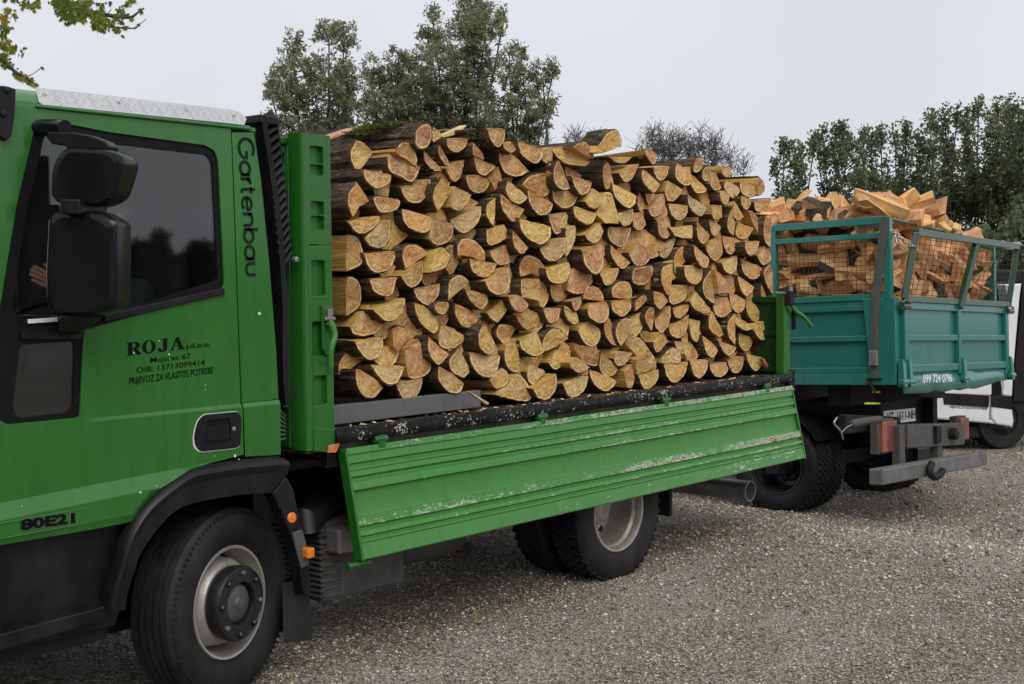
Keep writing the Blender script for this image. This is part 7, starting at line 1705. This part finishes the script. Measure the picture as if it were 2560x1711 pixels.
POP = [('short outermost', [(330, 560, 36, 60), (385, 660, 80, 110), (450, 800, 100, 140), (480, 610, 30, 80), (250, 720, 50, 50)]), ('pointed bright', [(590, 490, 45, 70), (660, 450, 32, 80), (640, 650, 80, 170), (760, 510, 60, 140), (820, 400, 28, 90), (790, 700, 100, 200), (880, 520, 32, 90)]), ('thin open', [(940, 600, 50, 130), (1005, 480, 22, 90), (1010, 750, 70, 170), (950, 850, 60, 90)]), ('slim leaning', [(1100, 520, 30, 80), (1070, 680, 50, 170), (1150, 480, 16, 60), (1080, 860, 60, 100)]), ('ragged', [(1200, 800, 50, 140), (1270, 510, 50, 90), (1360, 420, 30, 80), (1330, 650, 80, 180), (1300, 860, 80, 110)]), ('loose leafy', [(1470, 560, 45, 160), (1560, 340, 40, 55), (1590, 430, 45, 110), (1560, 650, 80, 220), (1460, 840, 80, 130)]), ('twin topped', [(1690, 370, 32, 100), (1785, 290, 24, 80), (1700, 600, 70, 220), (1740, 800, 110, 220)]), ('tallest spiky', [(1860, 390, 42, 140), (1965, 210, 20, 100), (1925, 320, 40, 120), (1880, 600, 85, 230), (1930, 850, 120, 200)]), ('dense dark', [(2060, 370, 45, 120), (2130, 250, 30, 85), (2080, 600, 105, 240), (2120, 850, 140, 240)]), ('broad dark', [(2220, 340, 70, 140), (2255, 250, 30, 80), (2250, 600, 125, 260), (2230, 870, 130, 220)]), ('tall edge', [(2330, 260, 36, 100), (2340, 560, 95, 300), (2310, 900, 170, 250)])]
for i, (ad, el) in enumerate(POP):
    xm = sum(e[0] for e in el) / len(el); el = el + [(xm - 25, 960, 105, 130), (xm + 45, 1000, 100, 130), (xm, 1130, 120, 150)]
    clump_tree('poplar_tree', f'{ad} green poplar in the row behind the teal truck', PG, 'S', 28 + (i * 37 % 5) * .6, el, M_poplar, .042, 1.5, 60 + i, 1.05 if i < 5 else 1.4, vert=1.7)
for i, (px_, yt, dep, ad) in enumerate([(2480, 540, 24, 'rounded'), (2590, 500, 23, 'tall'), (2370, 590, 27, 'low')]):
    b_, h_ = base_at(px_, dep, yt); tree(b_, h_, .4, f'{ad} dark green shrub at the foot of the poplar row', 'shrub', M_poplar, 16000, .07, 'shrubs under the poplar row', upright=.4, stems=5, seed=90 + i, asp=1.5, fill=.6, clear=0)
b_, h_ = base_at(1915, 31, 640); tree(b_, h_, .5, 'small bush showing between the log stack and the teal truck', 'shrub', M_poplar, 9000, .07, 'shrubs under the poplar row', upright=.4, stems=5, seed=99, asp=1.5, fill=.6, clear=0)
# tall hedge on the far side of the yard, opposite the trucks (mirrored in the cab window)
for i in range(18):
    x, y = 10 + i * 2.3, -44 - 2 * math.sin(i * 1.7); h_ = 4.1 + .35 * math.sin(i * 2.3); tree(Vector((x, y, gz(x, y))), h_, .5, 'dark bushy tree in the hedge across the yard, mirrored in the cab window', 'hedge_or_added_tree', M_hedge, 11000, .15, 'hedge across the yard', upright=.4, stems=6, seed=120 + i, asp=1.4, fill=.9, clear=0, width=3.2)
for i in range(6):  # unseen trees added so the mirror housing and door reflect darker
    x, y = -27 - 3 * math.sin(i * 2.1), -24 + i * 6.5; h_ = 8.5 + 1.5 * math.sin(i * 1.9); tree(Vector((x, y, gz(x, y))), h_, .5, 'unseen dark tree added ahead of the green truck to darken its mirror housing', 'hedge_or_added_tree', M_hedge, 9000, .2, 'trees added ahead of the green truck', upright=.4, stems=5, seed=140 + i, asp=1.4, fill=.85, clear=0)
# ---- maple overhanging the cab: branch with lobed autumn leaves
M_maple = leaf_mat('autumn maple leaves', [(.07, .13, .016), (.13, .18, .02), (.22, .23, .025), (.34, .26, .03), (.42, .2, .03)], .45)
def maple():
    trunk_p = at(-420, 300, 6.2); base = Vector((trunk_p.x, trunk_p.y, gz(trunk_p.x, trunk_p.y)))
    root = thing('maple_tree', 'maple branch with lobed yellow green autumn leaves hanging over the green cab', 'tree', base)
    z = lambda x, y, d=6.0: P(x / 5.6, y / 5.6, dep=d)
    top = z(-900, -900, 6.2); fork = Vector((base.x, base.y, top.z))
    mb = MB(); mb.tube([base, base.lerp(fork, .5) + Vector((.05, 0, 0)), fork, fork + Vector((.1, .1, 1.2))], [.14, .12, .09, .04], 10); mb.build('trunk', M_trunk, root, smooth=True)
    br = [  # branch lines as seen, (points, radius)
        ([fork, z(-300, -500), z(300, -230), z(800, -20), z(1100, 130), z(1400, 195), z(1640, 235), z(1830, 245), z(1930, 180), z(2020, 115)], .02),
        ([z(1100, 130), z(1350, 290), z(1560, 370), z(1720, 395), z(1880, 395), z(1960, 340), z(2050, 265)], .007),
        ([z(800, -20), z(880, 150), z(960, 280)], .006), ([z(300, -230), z(380, -40), z(430, 80)], .006),
        ([fork, z(-500, 100, 5.8), z(-200, 500, 5.8), z(0, 800, 5.8), z(180, 980, 5.8), z(300, 1060, 5.8), z(420, 1130, 5.8), z(500, 1190, 5.8)], .016),
        ([z(330, 1085, 5.8), z(450, 1045, 5.8), z(580, 950, 5.8)], .003), ([z(-200, 500, 5.8), z(0, 420, 5.8), z(60, 250, 5.8), z(150, 160, 5.8)], .006),
        ([z(1500, 210), z(1560, 130)], .003), ([z(1200, 150), z(1300, 60), z(1450, 50)], .003), ([z(1640, -60), z(1780, 0), z(1850, 10)], .003)]
    mb = MB()
    for p, r in br: q = smoothpath(p, 5); mb.tube(q, [max(.0018, r * (1 - .85 * i / len(q))) for i in range(len(q))], 5)
    mb.build('branch', M_trunk, root, smooth=True)
    cl = [(60, 270, 60, 95, 26, .95), (110, 150, 70, 40, 9, .85), (220, 230, 40, 50, 6, .6), (90, 400, 60, 60, 16, .4), (30, 520, 60, 50, 10, .3), (110, 590, 40, 40, 8, .8), (40, 640, 60, 60, 14, .5), (150, 690, 110, 50, 22, .5), (60, 820, 90, 80, 26, .4), (90, 930, 70, 40, 12, .25), (300, 740, 40, 40, 3, .35), (220, 1040, 40, 50, 8, .45), (310, 1090, 60, 50, 16, .65), (420, 1120, 60, 50, 12, .55), (490, 1190, 30, 30, 4, .6), (590, 955, 20, 15, 2, .2), (350, 675, 25, 10, 2, .1),
          (330, 60, 50, 60, 14, .55), (440, 90, 80, 50, 18, .55), (520, 60, 40, 60, 8, .5), (60, 10, 40, 20, 4, .1), (220, 20, 40, 20, 5, .1), (760, 30, 60, 50, 16, .2), (860, 90, 90, 80, 36, .2), (960, 60, 110, 70, 40, .3), (900, 200, 80, 70, 28, .2), (1010, 240, 90, 80, 30, .35), (960, 320, 50, 30, 8, .15), (1120, 130, 90, 100, 40, .4), (1210, 150, 70, 80, 26, .55), (1200, 30, 90, 40, 18, .45), (1150, 280, 70, 50, 12, .5), (1320, 230, 70, 70, 18, .45), (1400, 180, 60, 50, 12, .4), (1440, 290, 90, 60, 24, .45), (1320, 360, 50, 40, 10, .35), (1430, 400, 60, 50, 14, .4), (1560, 340, 80, 70, 22, .45), (1640, 420, 50, 40, 9, .4), (1610, 230, 60, 60, 14, .6), (1700, 170, 60, 70, 12, .3), (1710, 310, 40, 40, 7, .3), (1440, 90, 30, 40, 5, .2), (1350, 60, 30, 20, 3, .1), (1540, 60, 20, 20, 2, .1), (1780, 50, 60, 40, 9, .5), (1850, 15, 50, 20, 6, .5), (1760, 210, 40, 40, 6, .3), (1840, 260, 20, 25, 4, .3), (1960, 130, 20, 15, 3, .25), (1980, 180, 12, 12, 2, .1), (1890, 390, 15, 10, 3, .3), (1760, 390, 30, 15, 4, .3), (1940, 350, 12, 8, 3, .3), (1710, 510, 12, 14, 2, .1)]
    V = []; Fc = []; tn = []
    lobes = [(0, 1.0), (.33, .38), (.62, .82), (1.0, .36), (1.35, .78), (1.9, .3), (2.4, .5), (math.pi, .18)]
    for cx, cy, sx, sy, n, tone in cl:
        for _ in range(int(n * 2.3)):
            p = z(random.gauss(cx, sx * .55), random.gauss(cy, sy * .55), 5.95 + random.gauss(0, .16)); s = random.uniform(.012, .023)
            dn = Vector((random.gauss(0, .6), random.gauss(0, .5), -1.0)).normalized(); nn_ = Vector((random.gauss(0, .7), random.gauss(0, .7), random.gauss(.4, .5))); nn_ = (nn_ - dn * nn_.dot(dn)).normalized(); rt2 = dn.cross(nn_)
            o = len(V); ring = [(a, r) for a, r in lobes] + [(-a, r) for a, r in reversed(lobes[1:-1])]
            V.append(p); t_ = min(1, max(0, random.gauss(tone - .08, .16))); tn.append(t_)
            for a, r in ring: V.append(p + (dn * math.cos(a) + rt2 * math.sin(a) * .9) * s * r * random.uniform(.85, 1.15) + nn_ * s * .25 * r * r); tn.append(t_)
            m_ = len(ring); Fc += [(o, o + 1 + i, o + 1 + (i + 1) % m_) for i in range(m_)]
    me = bpy.data.meshes.new('foliage'); me.from_pydata([tuple(v_) for v_ in V], [], Fc); me.materials.append(M_maple); me.attributes.new('tone', 'FLOAT', 'POINT').data.foreach_set('value', tn)
    o = bpy.data.objects.new('crown', me); C.objects.link(o); adopt(o, root); o['kind'] = 'stuff'
maple()
# ================================================================== driver seen through the side glass
def skin_mesh(name, verts, edges, radii, m, sub_=2):
    me = bpy.data.meshes.new(name); me.from_pydata([tuple(v_) for v_ in verts], edges, []); o = bpy.data.objects.new(name, me); C.objects.link(o)
    sk = o.modifiers.new('skin', 'SKIN'); sd = o.modifiers.new('sub', 'SUBSURF'); sd.levels = sub_; sd.render_levels = sub_
    if not me.skin_vertices: 
        bm = bmesh.new(); bm.from_mesh(me); bm.verts.layers.skin.verify(); bm.to_mesh(me); bm.free()
    for i, r in enumerate(radii): me.skin_vertices[0].data[i].radius = (r, r) if isinstance(r, (int, float)) else r
    me.skin_vertices[0].data[0].use_root = True
    bpy.context.view_layer.update(); dg = bpy.context.evaluated_depsgraph_get(); em = bpy.data.meshes.new_from_object(o.evaluated_get(dg)); bpy.data.objects.remove(o)
    em.materials.clear(); em.materials.append(m); em.shade_smooth(); return em
hd = W('K', 800, 745, y=.34)                                  # where the cheek and ear show behind the mirror
hip = Vector((-.13, .56, 1.42)); chest = Vector((-.11, .56, 1.72)); neck = Vector((-.13, .55, 1.9)); head = Vector((hd.x - .05, .36, hd.z + .0))
neck = Vector((head.x + .02, .36, head.z - .15)); chest = Vector((head.x + .05, .38, head.z - .38)); hip = Vector((head.x + .1, .4, 1.42))
shL = chest + Vector((0, -.17, .08)); shR = chest + Vector((0, .17, .08)); hand = W('K', 300, 1130, y=.3)
elL = (shL + hand) / 2 + Vector((.08, -.06, -.14)); wrL = hand + (elL - hand).normalized() * .09
elR = shR + Vector((-.2, .08, -.24)); wrR = Vector((-.62, .72, 1.62))
kn = lambda s: Vector((hip.x - .44, hip.y + s, 1.44)); ft = lambda s: Vector((hip.x - .5, hip.y + s, 1.02))
V_ = [hip, (hip + chest) / 2, chest, neck, shL, elL, wrL, shR, elR, wrR, kn(-.12), ft(-.12), kn(.12), ft(.12)]
E_ = [(0, 1), (1, 2), (2, 3), (2, 4), (4, 5), (5, 6), (2, 7), (7, 8), (8, 9), (0, 10), (10, 11), (0, 12), (12, 13)]
Rr = [(.15, .12), (.16, .12), (.17, .12), .06, .075, .052, .036, .075, .052, .036, .075, .05, .075, .05]
em = skin_mesh('person', V_, E_, Rr, M_shirt)
drv = bpy.data.objects.new('person', em); C.objects.link(drv); tag(drv, 'person in dark clothes sitting at the steering wheel inside the green cab', 'person')
# head with brow, nose, chin and ear facing forward
mb = MB(); nU, nV = 20, 14; rows = []
for j in range(nV + 1):
    ph = math.pi * j / nV; ro = []
    for i in range(nU):
        th = 2 * math.pi * i / nU; d = Vector((math.cos(th) * math.sin(ph), math.sin(th) * math.sin(ph), math.cos(ph)))
        x, y, zz = d.x * .098, d.y * .075, d.z * .118
        if d.x < 0 and zz < 0: x *= 1 - .15 * abs(d.z); y *= 1 - .3 * abs(d.z)
        if d.x < -.85 and -.35 < d.z < .1: x -= .022 * (1 - abs(d.y) * 2.2) * (1 if d.z < -.02 else .5) if abs(d.y) < .4 else 0
        if d.x < -.6 and -.75 < d.z < -.55: x -= .006
        ro.append(head + Vector((x, y, zz)))
    rows.append(ro)
mb.grid(rows, 0, True); hdo = mb.build('head', M_skin, None, smooth=True); hdo.parent = drv
mb = MB(); ear = head + Vector((.012, -.078, -.005)); mb.tube([ear + Vector((.018 * math.cos(t), -.006, .03 * math.sin(t))) for t in np.linspace(0, 6.283, 13)[:-1]], .008, 6, closed=True); mb.box(ear, (.022, .012, .04)); x = mb.build('ear', M_skin, None, smooth=True); x.parent = drv
mb = MB(); rows = []
for j in range(7):
    ph = math.pi * .47 * j / 6; rows.append([head + Vector((.01 + math.cos(th) * math.sin(ph) * .104, math.sin(th) * math.sin(ph) * .081, .012 + math.cos(ph) * .115)) for th in np.linspace(0, 6.283, 17)[:-1]])
mb.grid(rows, 0, True); x = mb.build('hair', plain('grey hair', (.12, .1, .09), .8, 0, .3, 40, .3), None, smooth=True); x.parent = drv
# left hand resting on the wheel: palm, four curled fingers, thumb
dirf = (hand - wrL).normalized(); up_ = Vector((0, 0, 1)); sd_ = dirf.cross(up_).normalized(); hv = [wrL, wrL + dirf * .05]; he = [(0, 1)]; hr = [(.026, .02), (.04, .018)]
for i, o_ in enumerate((-.03, -.01, .01, .03)):
    b0 = len(hv); L = (.075, .088, .082, .064)[i]; k0 = hv[1] + dirf * .035 + up_ * o_ * .9
    hv += [k0, k0 + dirf * L * .45 + sd_ * .004, k0 + dirf * L * .7 + sd_ * .025, k0 + dirf * L * .6 + sd_ * .048]; hr += [.0105, .0095, .009, .008]; he += [(1, b0), (b0, b0 + 1), (b0 + 1, b0 + 2), (b0 + 2, b0 + 3)]
b0 = len(hv); hv += [wrL + dirf * .03 + up_ * .03, wrL + dirf * .06 + up_ * .055 + sd_ * .01, wrL + dirf * .09 + up_ * .06 + sd_ * .02]; hr += [.013, .011, .009]; he += [(0, b0), (b0, b0 + 1), (b0 + 1, b0 + 2)]
em = skin_mesh('hand', hv, he, hr, M_skin, 1); x = bpy.data.objects.new('hand', em); C.objects.link(x); x.parent = drv
